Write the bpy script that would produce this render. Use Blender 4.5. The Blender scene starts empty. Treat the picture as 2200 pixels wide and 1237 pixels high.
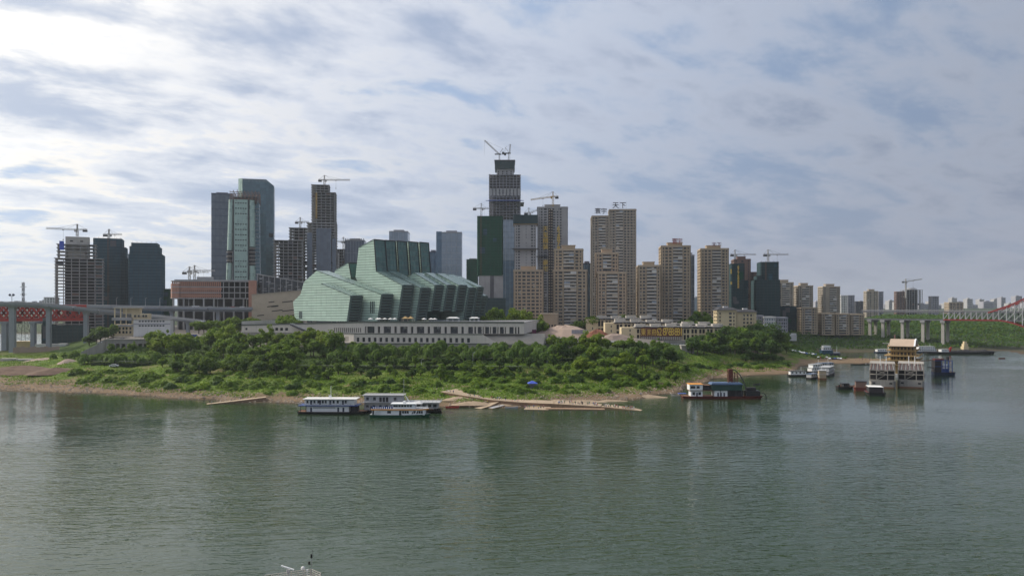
import bpy, bmesh, math, random
import numpy as np
from mathutils import Vector, Matrix
random.seed(7)
rng = np.random.default_rng(7)
sc = bpy.context.scene
C = sc.collection
PI = math.pi
R = math.radians

# ------------------------------------------------------------------ camera, sky, sun, exposure
CAMZ, F, CX, HY = 50.0, 1700.0, 1100.0, 655.0      # eye height; focal length, centre and horizon in photo pixels
cam_d = bpy.data.cameras.new('camera')
cam = bpy.data.objects.new('camera', cam_d); C.objects.link(cam)
cam.location = (0, 0, CAMZ); cam.rotation_euler = (R(90), 0, 0)
cam_d.sensor_width = 36; cam_d.lens = 36 * F / 2200
cam_d.shift_y = (HY - 618.5) / 2200
cam_d.clip_start = 0.5; cam_d.clip_end = 40000
sc.camera = cam

SUN_AZ, SUN_EL = R(-70), R(36)                      # azimuth from +Y (minus = left), elevation
sun_dir = Vector((math.sin(SUN_AZ) * math.cos(SUN_EL), math.cos(SUN_AZ) * math.cos(SUN_EL), math.sin(SUN_EL)))
sun_d = bpy.data.lights.new('sun', 'SUN'); sun_d.energy = 3.2; sun_d.angle = R(8); sun_d.color = (1.0, .93, .82)
sun = bpy.data.objects.new('sun', sun_d); C.objects.link(sun)
sun.rotation_euler = sun_dir.to_track_quat('Z', 'Y').to_euler()

world = bpy.data.worlds.new('World'); sc.world = world; world.use_nodes = True
wt = world.node_tree; wt.nodes.clear()
class NT:
    """tiny node-tree helper"""
    def __init__(s, t): s.t = t
    def n(s, typ, ins=None, **props):
        nd = s.t.nodes.new(typ)
        for k, v in props.items(): setattr(nd, k, v)
        for k, v in (ins or {}).items(): s.set(nd, k, v)
        return nd
    def set(s, nd, k, v):
        sock = nd.inputs[k]
        if isinstance(v, bpy.types.NodeSocket): s.t.links.new(v, sock)
        elif isinstance(v, bpy.types.Node): s.t.links.new(v.outputs[0], sock)
        else: sock.default_value = v
    def math(s, op, a, b=0.0, c=None, clamp=False):
        nd = s.n('ShaderNodeMath', operation=op, use_clamp=clamp)
        s.set(nd, 0, a); s.set(nd, 1, b)
        if c is not None: s.set(nd, 2, c)
        return nd.outputs[0]
    def vmath(s, op, a, b=(0, 0, 0)):
        nd = s.n('ShaderNodeVectorMath', operation=op); s.set(nd, 0, a); s.set(nd, 1, b)
        return nd.outputs['Value'] if op in ('DOT_PRODUCT', 'LENGTH') else nd.outputs[0]
    def ramp(s, fac, stops, interp='LINEAR'):
        nd = s.n('ShaderNodeValToRGB', {0: fac}); cr = nd.color_ramp; cr.interpolation = interp
        while len(cr.elements) < len(stops): cr.elements.new(.5)
        for e, (p, c) in zip(cr.elements, stops):
            e.position = p; e.color = c if len(c) == 4 else (*c, 1)
        return nd.outputs[0]
    def mix(s, fac, a, b, blend='MIX'):
        nd = s.n('ShaderNodeMix', data_type='RGBA', blend_type=blend)
        s.set(nd, 0, fac)
        for k, v in ((6, a), (7, b)):
            s.set(nd, k, (*v, 1) if isinstance(v, tuple) and len(v) == 3 else v)
        return nd.outputs[2]
    def noise(s, vec, scale, detail=2, rough=.5, dist=0, dims='3D'):
        nd = s.n('ShaderNodeTexNoise', {'Vector': vec, 'Scale': scale, 'Detail': detail, 'Roughness': rough, 'Distortion': dist})
        return nd.outputs[0]
    def mapping(s, vec, scale=(1, 1, 1), rot=(0, 0, 0), loc=(0, 0, 0)):
        return s.n('ShaderNodeMapping', {'Vector': vec, 'Scale': scale, 'Rotation': rot, 'Location': loc}).outputs[0]
    def smooth(s, v, lo, hi):
        nd = s.n('ShaderNodeMapRange', {0: v, 1: lo, 2: hi, 3: 0.0, 4: 1.0}, interpolation_type='SMOOTHSTEP')
        return nd.outputs[0]

def build_sky():
    t = NT(wt)
    out = t.n('ShaderNodeOutputWorld'); bg = t.n('ShaderNodeBackground', {'Strength': .1})
    t.t.links.new(bg.outputs[0], out.inputs[0])
    sky = t.n('ShaderNodeTexSky', sky_type='NISHITA', sun_disc=False, sun_elevation=SUN_EL, sun_rotation=SUN_AZ % (2 * PI),
              altitude=250, air_density=1.0, dust_density=2.5, ozone_density=1.5)
    d = t.n('ShaderNodeTexCoord').outputs['Generated']
    sep = t.n('ShaderNodeSeparateXYZ', {0: d})
    x, y, z = sep.outputs
    zz = t.math('ADD', t.math('MAXIMUM', z, 0.0), .23)
    cv = t.n('ShaderNodeCombineXYZ', {0: t.math('DIVIDE', x, zz), 1: t.math('DIVIDE', y, zz), 2: 0.0}).outputs[0]
    # a sheet of altocumulus: broad thick and thin areas, rolls in them, soft cells in the rolls
    rot = t.mapping(cv, rot=(0, 0, R(-34)))
    n0 = t.noise(t.mapping(cv, scale=(.8, 1.0, 1), loc=(7.3, 2.2, 0)), .7, 3, .5, .3)
    n1 = t.noise(t.mapping(rot, scale=(.5, 1.05, 1)), 2.1, 4, .5, .25)
    n2 = t.noise(t.mapping(rot, scale=(.78, 1.12, 1), loc=(3.1, 1.7, 0)), 4.6, 7, .6, .15)
    s = t.vmath('DOT_PRODUCT', d, tuple(sun_dir))
    sp = t.math('MAXIMUM', s, 0.0)
    near = t.math('POWER', sp, 3.0)
    glow = t.math('POWER', sp, 7.0)
    dens = t.math('ADD', t.math('MULTIPLY', n1, .40), t.math('ADD', t.math('MULTIPLY', n2, .52), t.math('MULTIPLY', n0, .42)))
    cover = t.smooth(dens, .52, .70)                 # blue gaps -> cloud
    thick = t.smooth(dens, .61, .82)                 # thin bright -> thick grey
    base = t.mix(thick, (5.8, 6.35, 7.6), (3.2, 3.95, 5.5))
    lit = t.mix(near, base, t.mix(thick, (11.5, 10.9, 9.9), (5.0, 5.8, 7.4)))
    rims = t.math('MULTIPLY', t.smooth(dens, .50, .57), t.smooth(dens, .68, .60))      # thin rims of the breaks catch the low sun
    low = t.smooth(z, .26, .10)
    lit = t.mix(t.math('MULTIPLY', t.math('MULTIPLY', rims, t.math('MULTIPLY', near, 4.0, clamp=True)), t.math('ADD', .35, t.math('MULTIPLY', low, .65))), lit, (14.5, 12.2, 8.6))
    lit = t.mix(t.math('MULTIPLY', t.math('MULTIPLY', glow, 2.0, clamp=True), t.math('SUBTRACT', 1.0, t.math('MULTIPLY', thick, .8))), lit, (24, 22, 18.0))
    blue = t.mix(.88, sky.outputs[0], (3.35, 4.5, 6.6))
    blue = t.mix(near, blue, (6.3, 7.7, 9.7))
    col = t.mix(t.math('MULTIPLY', cover, .95), blue, lit)
    dull = t.math('ADD', .64, t.math('MULTIPLY', t.smooth(s, -.15, .62), .36))
    col = t.mix(1.0, col, t.n('ShaderNodeCombineXYZ', {0: dull, 1: dull, 2: dull}).outputs[0], 'MULTIPLY')
    # air near the horizon
    hz = t.math('POWER', t.math('SUBTRACT', 1.0, t.math('MAXIMUM', z, 0.0)), 10.0)
    hcol = t.mix(t.smooth(s, .0, .9), (3.15, 3.35, 4.15), (6.4, 7.5, 9.0))
    col = t.mix(t.math('MULTIPLY', hz, .84), col, hcol)
    t.set(bg, 'Color', col)
build_sky()
sc.view_settings.view_transform = 'Standard'; sc.view_settings.look = 'None'
sc.view_settings.exposure = 0.1; sc.view_settings.gamma = 1.0; sc.view_settings.use_curve_mapping = False
sc.cycles.max_bounces = 6; sc.cycles.diffuse_bounces = 2; sc.cycles.glossy_bounces = 3; sc.cycles.transmission_bounces = 3
sc.cycles.volume_bounces = 0; sc.cycles.transparent_max_bounces = 6
sc.cycles.use_denoising = True; sc.cycles.caustics_reflective = False; sc.cycles.caustics_refractive = False
# ------------------------------------------------------------------ helpers
def gx(px, Y): return (px - CX) / F * Y
def gz(py, Y): return CAMZ - (py - HY) / F * Y
def yat(py, z): return (CAMZ - z) * F / (py - HY)        # distance at which height z shows at picture row py
def U(px, py, Y): return Vector((gx(px, Y), Y, gz(py, Y)))

def tag(o, label=None, cat=None, group=None, kind=None):
    if label: o['label'] = label
    if cat: o['category'] = cat
    if group: o['group'] = group
    if kind: o['kind'] = kind
    return o
def thing(name, label, cat, loc=(0, 0, 0), rz=0.0, group=None):
    o = bpy.data.objects.new(name, None); C.objects.link(o)
    o.empty_display_size = .5; o.location = loc; o.rotation_euler = (0, 0, rz)
    return tag(o, label, cat, group)
def ob(name, me, parent=None, loc=(0, 0, 0), rz=0.0, kind=None):
    o = bpy.data.objects.new(name, me); C.objects.link(o)
    o.location = loc; o.rotation_euler = (0, 0, rz)
    if parent is not None: o.parent = parent
    if kind: o['kind'] = kind
    return o
def copy_tree(src, loc=None, rz=None, label=None, scale=None):
    r = src.copy(); C.objects.link(r)
    if loc is not None: r.location = loc
    if rz is not None: r.rotation_euler = (0, 0, rz)
    if scale is not None: r.scale = (scale,) * 3 if not isinstance(scale, tuple) else scale
    if label: r['label'] = label
    for ch in KIDS.get(src.name, ()):
        c = ch.copy(); C.objects.link(c); c.parent = r
        for g in KIDS.get(ch.name, ()):
            e = g.copy(); C.objects.link(e); e.parent = c
    return r
KIDS = {}
def remember(root):
    KIDS[root.name] = [o for o in C.objects if o.parent is root]
    for ch in KIDS[root.name]:
        KIDS[ch.name] = [o for o in C.objects if o.parent is ch]

_ONES = 'zeroth first second third fourth fifth sixth seventh eighth ninth tenth eleventh twelfth thirteenth fourteenth fifteenth sixteenth seventeenth eighteenth nineteenth'.split()
_TENS = {2: ('twentieth', 'twenty'), 3: ('thirtieth', 'thirty'), 4: ('fortieth', 'forty'), 5: ('fiftieth', 'fifty'), 6: ('sixtieth', 'sixty'), 7: ('seventieth', 'seventy'), 8: ('eightieth', 'eighty'), 9: ('ninetieth', 'ninety')}
def nth(i):
    if i < 20: return _ONES[i]
    if i >= 100: return 'hundredth' if i == 100 else 'hundred-and-' + nth(i - 100)
    a, b = _TENS[i // 10]
    return a if i % 10 == 0 else b + '-' + _ONES[i % 10]

class MB:
    """collects shapes, builds ONE mesh; faces carry a material slot"""
    def __init__(s): s.v = []; s.f = []; s.m = []
    def face(s, pts, m=0):
        i = len(s.v); s.v.extend(tuple(p) for p in pts); s.f.append(tuple(range(i, i + len(pts)))); s.m.append(m); return s
    def box(s, x0, x1, y0, y1, z0, z1, m=0):
        i = len(s.v)
        s.v += [(x0, y0, z0), (x1, y0, z0), (x1, y1, z0), (x0, y1, z0), (x0, y0, z1), (x1, y0, z1), (x1, y1, z1), (x0, y1, z1)]
        for q in ((0, 3, 2, 1), (4, 5, 6, 7), (0, 1, 5, 4), (1, 2, 6, 5), (2, 3, 7, 6), (3, 0, 4, 7)):
            s.f.append(tuple(i + k for k in q)); s.m.append(m)
        return s
    def prism(s, poly, z0, z1, m=0, mt=None, scale=1.0, cen=None):
        n = len(poly); i = len(s.v)
        z0s = z0 if hasattr(z0, '__len__') else [z0] * n
        z1s = z1 if hasattr(z1, '__len__') else [z1] * n
        cen = cen or (sum(p[0] for p in poly) / n, sum(p[1] for p in poly) / n)
        s.v += [(p[0], p[1], z) for p, z in zip(poly, z0s)]
        s.v += [(cen[0] + (p[0] - cen[0]) * scale, cen[1] + (p[1] - cen[1]) * scale, z) for p, z in zip(poly, z1s)]
        s.f.append(tuple(i + k for k in reversed(range(n)))); s.m.append(m)
        s.f.append(tuple(i + n + k for k in range(n))); s.m.append(m if mt is None else mt)
        for k in range(n):
            l = (k + 1) % n
            s.f.append((i + k, i + l, i + n + l, i + n + k)); s.m.append(m)
        return s
    def beam(s, p, q, t, m=0, h=None):
        p, q = Vector(p), Vector(q); d = (q - p)
        if d.length < 1e-6: return s
        d.normalize(); up = Vector((0, 0, 1)) if abs(d.z) < .95 else Vector((1, 0, 0))
        a = d.cross(up).normalized() * (t / 2); b = d.cross(a).normalized() * ((h or t) / 2)
        i = len(s.v)
        s.v += [tuple(x) for x in (p - a - b, p + a - b, p + a + b, p - a + b, q - a - b, q + a - b, q + a + b, q - a + b)]
        for k in ((0, 3, 2, 1), (4, 5, 6, 7), (0, 1, 5, 4), (1, 2, 6, 5), (2, 3, 7, 6), (3, 0, 4, 7)):
            s.f.append(tuple(i + j for j in k)); s.m.append(m)
        return s
    def tube(s, pts, r, n=6, m=0, cap=True):
        pts = [Vector(p) for p in pts]; rs = r if hasattr(r, '__len__') else [r] * len(pts)
        rings = []
        for k, p in enumerate(pts):
            d = (pts[min(k + 1, len(pts) - 1)] - pts[max(k - 1, 0)]).normalized()
            up = Vector((0, 0, 1)) if abs(d.z) < .9 else Vector((1, 0, 0))
            a = d.cross(up).normalized(); b = d.cross(a).normalized(); i = len(s.v)
            s.v += [tuple(p + (a * math.cos(2 * PI * j / n) + b * math.sin(2 * PI * j / n)) * rs[k]) for j in range(n)]
            rings.append(i)
        for r0, r1 in zip(rings, rings[1:]):
            for j in range(n):
                l = (j + 1) % n
                s.f.append((r0 + j, r0 + l, r1 + l, r1 + j)); s.m.append(m)
        if cap:
            s.f.append(tuple(rings[0] + j for j in reversed(range(n)))); s.m.append(m)
            s.f.append(tuple(rings[-1] + j for j in range(n))); s.m.append(m)
        return s
    def cyl(s, x, y, z0, z1, r, n=10, m=0, r1=None):
        return s.tube([(x, y, z0), (x, y, z1)], [r, r if r1 is None else r1], n, m)
    def mesh(s, name, mats, smooth=False):
        me = bpy.data.meshes.new(name); me.from_pydata(s.v, [], s.f)
        mats = mats if isinstance(mats, (list, tuple)) else [mats]
        for m in mats: me.materials.append(MAT[m] if isinstance(m, str) else m)
        if len(mats) > 1: me.polygons.foreach_set('material_index', s.m)
        if smooth: me.polygons.foreach_set('use_smooth', [True] * len(me.polygons))
        me.update(); return me
    def build(s, name, mats, parent=None, loc=(0, 0, 0), rz=0.0, kind=None, smooth=False):
        return ob(name, s.mesh(name, mats, smooth), parent, loc, rz, kind)
def box_mesh(name, x0, x1, y0, y1, z0, z1, mat): return MB().box(x0, x1, y0, y1, z0, z1).mesh(name, mat)

# ------------------------------------------------------------------ materials
MAT = {}
def material(name):
    m = bpy.data.materials.new(name); m.use_nodes = True; MAT[name] = m
    t = NT(m.node_tree); m.node_tree.nodes.clear()
    out = t.n('ShaderNodeOutputMaterial'); p = t.n('ShaderNodeBsdfPrincipled')
    m.node_tree.links.new(p.outputs[0], out.inputs[0])
    return m, t, p, out
def plain(name, col, rough=.75, var=.18, scale=.25, metal=0.0, streak=0.0, spec=.4, bump=0.0):
    """a weathered plain surface: blotches, optional rain streaks"""
    m, t, p, _ = material(name)
    pos = t.n('ShaderNodeNewGeometry').outputs['Position']
    n = t.noise(pos, scale, 5, .62)
    c = t.mix(n, tuple(max(0, x * (1 - var * 1.6)) for x in col), tuple(min(1, x * (1 + var * 1.6)) for x in col))
    if streak:
        sn = t.noise(t.mapping(pos, scale=(.9, .9, .05)), 1.0, 4, .65)
        c = t.mix(t.math('MULTIPLY', t.smooth(sn, .48, .75), streak), c, tuple(x * .45 for x in col))
    t.set(p, 'Base Color', c); t.set(p, 'Roughness', rough); t.set(p, 'Metallic', metal); t.set(p, 'Specular IOR Level', spec)
    if bump:
        t.set(p, 'Normal', t.n('ShaderNodeBump', {'Height': t.noise(pos, scale * 6, 4), 'Strength': bump, 'Distance': .3}).outputs[0])
    return m
def glassy(name, col, rough=.12, var=.35, cell=(3.2, 3.2, 3.1), metal=.0, spec=.6, lit=None):
    """window glass: every pane a little different (blinds, depth of the room, reflection)"""
    m, t, p, _ = material(name)
    pos = t.n('ShaderNodeTexCoord').outputs['Object']
    fl = t.vmath('FLOOR', t.vmath('DIVIDE', pos, cell))
    w = t.n('ShaderNodeTexWhiteNoise', {'Vector': fl}, noise_dimensions='3D')
    c = t.mix(w.outputs[0], tuple(x * (1 - var) for x in col), tuple(min(1, x * (1 + var)) for x in col))
    if lit:
        c = t.mix(t.math('GREATER_THAN', w.outputs[0], .88), c, lit); c = t.mix(t.math('GREATER_THAN', w.outputs[0], .975), c, (.45, .44, .42))
    t.set(p, 'Base Color', c); t.set(p, 'Metallic', metal); t.set(p, 'Specular IOR Level', spec)
    t.set(p, 'Roughness', t.math('ADD', rough, t.math('MULTIPLY', w.outputs[0], .12)))
    b = t.n('ShaderNodeBump', {'Height': t.noise(pos, .35, 2), 'Strength': .12, 'Distance': .4})
    t.set(p, 'Normal', b.outputs[0])
    return m
def net(name, col, line, fh=3.2):
    """safety netting over scaffold: lift lines, sagging panels, torn lighter sheets"""
    m, t, p, _ = material(name)
    pos = t.n('ShaderNodeTexCoord').outputs['Object']
    z = t.n('ShaderNodeSeparateXYZ', {0: pos}).outputs[2]
    n = t.noise(t.mapping(pos, scale=(.35, .35, .12)), 1.0, 5, .65)
    c = t.mix(n, tuple(x * .62 for x in col), tuple(x * 1.4 for x in col))
    fr = t.math('FRACT', t.math('DIVIDE', z, fh))
    c = t.mix(t.math('MULTIPLY', t.math('GREATER_THAN', fr, .84), .55), c, line)
    w = t.n('ShaderNodeTexWhiteNoise', {'Vector': t.vmath('FLOOR', t.vmath('DIVIDE', pos, (5.5, 5.5, fh)))}, noise_dimensions='3D')
    c = t.mix(t.math('MULTIPLY', w.outputs[0], .35), c, tuple(x * .6 for x in col))
    t.set(p, 'Base Color', c); t.set(p, 'Roughness', .9); t.set(p, 'Specular IOR Level', .1)
    return m
def leafy(name, c0, c1, c2):
    m, t, p, out = material(name)
    oi = t.n('ShaderNodeObjectInfo'); pos = t.n('ShaderNodeNewGeometry').outputs['Position']
    n = t.noise(pos, .45, 3, .6)
    c = t.mix(t.smooth(n, .35, .66), c0, c1)
    c = t.mix(t.math('MULTIPLY', oi.outputs['Random'], .75), c, c2)
    t.set(p, 'Base Color', c); t.set(p, 'Roughness', .62); t.set(p, 'Specular IOR Level', .18)
    tr = t.n('ShaderNodeBsdfTranslucent', {'Color': t.mix(.5, c, (.26, .34, .04))})
    mx = t.n('ShaderNodeMixShader', {0: .38}); m.node_tree.links.new(p.outputs[0], mx.inputs[1]); m.node_tree.links.new(tr.outputs[0], mx.inputs[2])
    m.node_tree.links.new(mx.outputs[0], out.inputs[0])
    return m

plain('hull_weathered', (.34, .31, .275), .85, .3, .35, streak=.6)
plain('palace_gold', (.40, .265, .11), .7, .25, .5, streak=.3)
plain('soil', (.135, .085, .06), .95, .35, .3, bump=.5)
plain('sand', (.36, .27, .185), .95, .25, .15, bump=.4)
plain('concrete', (.34, .335, .34), .85, .2, .12, streak=.3)
plain('concrete_light', (.44, .41, .37), .85, .16, .12, streak=.25)
plain('concrete_dark', (.105, .105, .12), .9, .25, .15, streak=.3)
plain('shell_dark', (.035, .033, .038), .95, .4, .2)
plain('bridge_grey', (.26, .28, .32), .7, .12, .08, streak=.3)
plain('arch_red', (.27, .03, .028), .6, .2, .15, streak=.2)
plain('bridge_red', (.44, .028, .018), .55, .2, .15, streak=.25)
plain('tan_wall', (.40, .315, .225), .85, .12, .1, streak=.18)
plain('tan_wall_warm', (.44, .33, .235), .85, .12, .1, streak=.18)
plain('tan_wall_grey', (.355, .305, .245), .85, .12, .1, streak=.2)
plain('tan_trim', (.47, .39, .30), .8, .12, .2)
plain('balcony_rail', (.50, .46, .41), .7, .15, .3)
plain('cream_wall', (.62, .51, .33), .85, .1, .1, streak=.2)
plain('white_wall', (.62, .61, .60), .8, .12, .15, streak=.25)
plain('grey_wall', (.30, .30, .34), .8, .15, .15, streak=.25)
plain('brown_wall', (.19, .12, .10), .85, .2, .15, streak=.2)
plain('brick_pink', (.40, .21, .155), .9, .2, .2, streak=.15)
plain('roof_dark', (.05, .05, .058), .8, .25, .3)
plain('roof_grey', (.2, .2, .21), .85, .2, .2)
plain('podium_stone', (.58, .535, .49), .8, .1, .06, streak=.3)
plain('podium_lip', (.10, .115, .10), .8, .2, .2)
plain('retaining', (.30, .28, .26), .9, .28, .1, streak=.55)
plain('steel_dark', (.045, .045, .05), .6, .2, .4)
plain('steel_grey', (.30, .30, .31), .5, .2, .5)
plain('crane_white', (.42, .40, .38), .6, .2, .5)
plain('crane_yellow', (.42, .27, .07), .6, .2, .5)
plain('white_paint', (.78, .79, .80), .45, .08, .5, streak=.12)
plain('grey_paint', (.40, .405, .42), .6, .15, .3, streak=.3)
plain('blue_paint', (.03, .07, .26), .5, .2, .4)
plain('teal_paint', (.02, .09, .13), .5, .2, .4)
plain('navy_paint', (.02, .03, .07), .5, .2, .4)
plain('hull_black', (.018, .018, .02), .5, .3, .3)
plain('hull_green', (.012, .085, .045), .4, .2, .3)
plain('hull_red', (.13, .025, .018), .65, .4, .4)
plain('hull_rust', (.17, .085, .05), .85, .5, .5, streak=.3)
plain('orange_paint', (.72, .29, .03), .5, .1, .5)
plain('gold', (.72, .48, .09), .5, .15, .4)
plain('yellow_wood', (.36, .235, .085), .7, .25, .4)
plain('red_sign', (.22, .03, .025), .6, .2, .4)
plain('sign_dark', (.03, .025, .04), .5, .1, .4)
plain('sign_magenta', (.12, .01, .05), .5, .1, .4)
plain('banner', (.16, .055, .035), .7, .25, .3)
plain('tarp_blue', (.05, .10, .5), .55, .2, .6)
plain('roof_blue', (.07, .12, .22), .5, .15, .3)
plain('tarp_green', (.02, .06, .05), .7, .3, .5)
plain('dome_roof', (.46, .35, .26), .65, .12, .3)
plain('bridge_dark', (.15, .15, .17), .75, .2, .1, streak=.3)
plain('slip_concrete', (.38, .29, .20), .9, .22, .15, streak=.2, bump=.3)
plain('slip_wall', (.25, .16, .10), .95, .35, .25, streak=.5, bump=.4)
plain('rock', (.32, .26, .20), .95, .35, .4, bump=.5)
plain('bark', (.06, .045, .03), .95, .3, 1.0)
plain('tyre', (.012, .012, .012), .9, .1, 1.0)
plain('asphalt', (.06, .06, .065), .9, .2, .1)
plain('pink_dirt', (.36, .27, .22), .95, .2, .05, bump=.3)
plain('red_dirt', (.24, .095, .055), .95, .25, .1, bump=.4)
plain('hanging_white', (.75, .74, .72), .8, .08, .4)
plain('skin', (.45, .28, .2), .6, .1, 1.0)
plain('hair', (.015, .012, .01), .7, .1, 1.0)
for k, c in {'red': (.4, .04, .04), 'white': (.72, .72, .70), 'blue': (.06, .12, .34), 'black': (.025, .025, .03), 'grey': (.25, .25, .27), 'pink': (.5, .22, .26), 'green': (.06, .2, .1), 'yellow': (.55, .42, .08), 'orange': (.55, .2, .05)}.items():
    plain('cloth_' + k, c, .85, .1, 2.0)
for k, c in {'white': (.75, .76, .77), 'silver': (.45, .46, .48), 'black': (.02, .02, .025), 'red': (.35, .03, .025), 'blue': (.05, .09, .25)}.items():
    plain('car_' + k, c, .25, .04, 1.0, spec=.6)
glassy('glass_dark', (.022, .027, .034), .12, .6)
glassy('glass_window', (.035, .042, .05), .15, .75, (2.1, 2.1, 3.1), lit=(.16, .155, .15))
glassy('glass_blue', (.10, .165, .23), .10, .16, (6, 6, 4), metal=.35)
glassy('glass_grey', (.13, .155, .19), .14, .14, (4, 4, 4), metal=.35)
glassy('glass_pale', (.26, .31, .36), .12, .12, (4, 4, 4), metal=.4)
glassy('glass_teal', (.085, .155, .185), .10, .18, (5, 5, 4), metal=.35)
glassy('glass_mint', (.34, .46, .40), .25, .07, (3, 3, 4), metal=.25)
glassy('theatre_glass', (.47, .62, .52), .3, .06, (5.6, 5.6, 4.1), metal=.0)
glassy('theatre_dark', (.06, .15, .135), .15, .25, (4.2, 4.2, 4.2), metal=.2)
glassy('theatre_roof', (.20, .29, .26), .2, .08, (4.5, 4.5, 4.5), metal=.3)
plain('theatre_joint', (.075, .13, .105), .5, .2, .1)
plain('louvre_green', (.10, .145, .135), .45, .2, .2)
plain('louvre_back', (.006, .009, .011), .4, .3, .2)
net('net_green', (.013, .072, .045), (.03, .11, .07))
net('net_dark', (.032, .078, .11), (.11, .19, .23))
net('net_black', (.03, .058, .066), (.075, .11, .12))
leafy('leaf_bright', (.14, .225, .014), (.25, .30, .02), (.11, .195, .018))  # brightness of sunlit treetops is put into this leaf colour
leafy('leaf_mid', (.068, .155, .016), (.17, .26, .022), (.105, .18, .02))
leafy('leaf_dark', (.03, .08, .016), (.075, .14, .02), (.045, .105, .022))
leafy('leaf_willow', (.085, .165, .03), (.15, .245, .042), (.10, .185, .036))
leafy('leaf_shrub', (.10, .20, .014), (.19, .275, .02), (.085, .17, .018))
leafy('leaf_hedge', (.012, .036, .014), (.024, .055, .018), (.018, .045, .016))
# ------------------------------------------------------------------ terrain (heights along lines of sight, as distance and height pairs)
TC = {
 -700: [(455, -3), (470, 0), (500, 2), (560, 6), (640, 9), (700, 10), (740, 3), (790, -4), (1350, -4), (1420, 4), (1700, 15), (2500, 24)],
 0:    [(450, -3), (456, 0), (490, 1.6), (530, 3.2), (560, 6.6), (590, 8), (650, 8.6), (700, 10), (740, 3), (790, -4), (1350, -4), (1420, 4), (1700, 15), (2500, 24)],
 90:   [(447, -3), (453, 0), (485, 2), (520, 4), (550, 7.2), (575, 8.3), (640, 9.5), (700, 12), (770, 13), (800, 6), (850, -3), (1350, -4), (1420, 4), (1700, 15), (2500, 24)],
 150:  [(444, -3), (448, 0), (475, 2.4), (510, 5.5), (545, 8.6), (580, 10), (640, 12), (700, 15), (800, 22), (1000, 25), (2500, 30)],
 250:  [(430, -3), (436, 0), (455, 2), (480, 5), (515, 8.4), (535, 9.6), (560, 12), (602, 14), (608, 22), (640, 24.5), (900, 26), (2500, 32)],
 370:  [(415, -3), (421, 0), (440, 2.6), (470, 5.6), (500, 8), (540, 12), (580, 14.5), (604, 16.5), (612, 23), (660, 25.5), (900, 26), (2500, 32)],
 520:  [(398, -3), (404, 0), (418, 2), (440, 4.6), (480, 7.8), (520, 12), (560, 16.5), (590, 20), (615, 24), (660, 26), (900, 26), (2500, 32)],
 700:  [(393, -3), (399, 0), (410, 2), (430, 4.4), (462, 7), (494, 8.6), (496, 11.2), (524, 12), (526, 14), (560, 17), (573, 18), (577, 21), (640, 26), (900, 26), (2500, 32)],
 950:  [(380, -3), (386, 0), (392, 2), (402, 4.4), (420, 6.2), (455, 7.6), (490, 8.8), (492, 11.4), (520, 12.2), (522, 14.2), (555, 16.6), (569, 17.5), (573, 21), (640, 25), (900, 26), (2500, 32)],
 1100: [(377, -3), (383, 0), (391, 1.8), (404, 4), (422, 6.2), (455, 7.6), (488, 9), (490, 11.4), (516, 12.2), (518, 14.2), (550, 16.6), (563, 17.5), (567, 21), (640, 25), (900, 27), (2500, 32)],
 1250: [(398, -3), (404, 0), (416, 1.8), (432, 4.4), (455, 6.6), (490, 9.6), (520, 12.6), (550, 16), (572, 18), (577, 21), (640, 24), (900, 27), (2500, 32)],
 1360: [(408, -3), (416, 0), (430, 1.8), (452, 4), (485, 7.5), (520, 11.5), (555, 15.5), (585, 18.5), (589, 21), (640, 23), (900, 27), (2500, 32)],
 1455: [(436, -3), (446, 0), (466, 1.8), (500, 4.6), (540, 8.6), (580, 12.6), (620, 17), (660, 21), (900, 27), (2500, 32)],
 1490: [(480, -3), (492, 0), (505, 1.6), (540, 4.2), (570, 7.5), (600, 11), (640, 16), (680, 20), (900, 27), (2500, 32)],
 1560: [(530, -3), (541, 0), (556, 1.8), (590, 4), (610, 6), (618, 10), (650, 15), (690, 18), (760, 20), (900, 24), (2500, 32)],
 1640: [(552, -3), (562, 0), (580, 1.8), (620, 3.6), (632, 5), (638, 10.5), (665, 14), (700, 17), (750, 17), (820, 16), (900, 19), (1000, 22), (2500, 32)],
 1690: [(558, -3), (568, 0), (590, 1.8), (640, 3.6), (680, 4.2), (692, 8), (720, 9), (745, 5), (800, 5.4), (850, 9), (910, 14), (1000, 19), (2500, 32)],
 1740: [(640, -3), (655, 0), (675, 1.6), (700, 3.2), (716, 4.4), (760, 4.6), (790, 2), (830, 5), (880, 10), (950, 15), (1010, 18.5), (2500, 32)],
 1775: [(655, -3), (668, 0), (690, 1.6), (722, 3), (745, 2), (755, 0), (775, -2), (835, -2), (843, 0), (880, 6), (950, 13), (1010, 18), (2500, 32)],
 1830: [(662, -3), (672, 0), (688, 1.4), (715, 1.9), (735, 0), (750, -3), (828, -2), (838, 0), (880, 5), (950, 12.4), (1020, 18), (2500, 32)],
 1900: [(664, -3), (676, 0), (692, 1.2), (714, 1.7), (735, 0), (750, -3), (835, -2), (845, 0), (885, 4.5), (950, 11), (1040, 19), (1300, 29), (2500, 34)],
 1925: [(700, -3), (840, -3), (852, 0), (890, 4), (960, 11), (1060, 20), (1250, 29), (2500, 34)],
 2050: [(700, -3), (848, -3), (860, 0), (900, 4), (965, 10.5), (1060, 20), (1200, 29), (1400, 30), (2500, 36)],
 2120: [(700, -3), (852, -2), (872, 0), (905, 3), (970, 9), (1080, 18), (1250, 26), (1500, 22), (2500, 36)],
 2200: [(700, -3), (800, -.4), (815, .5), (870, 1.0), (890, 1.2), (930, 4.5), (1000, 9), (1150, 16), (1400, 18), (1600, 12), (2500, 38)],
 2700: [(700, -3), (860, -3), (900, 0), (980, 4), (1150, 14), (1500, 14), (2500, 38)],
}
_cp = np.array(sorted(TC)); 
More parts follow.
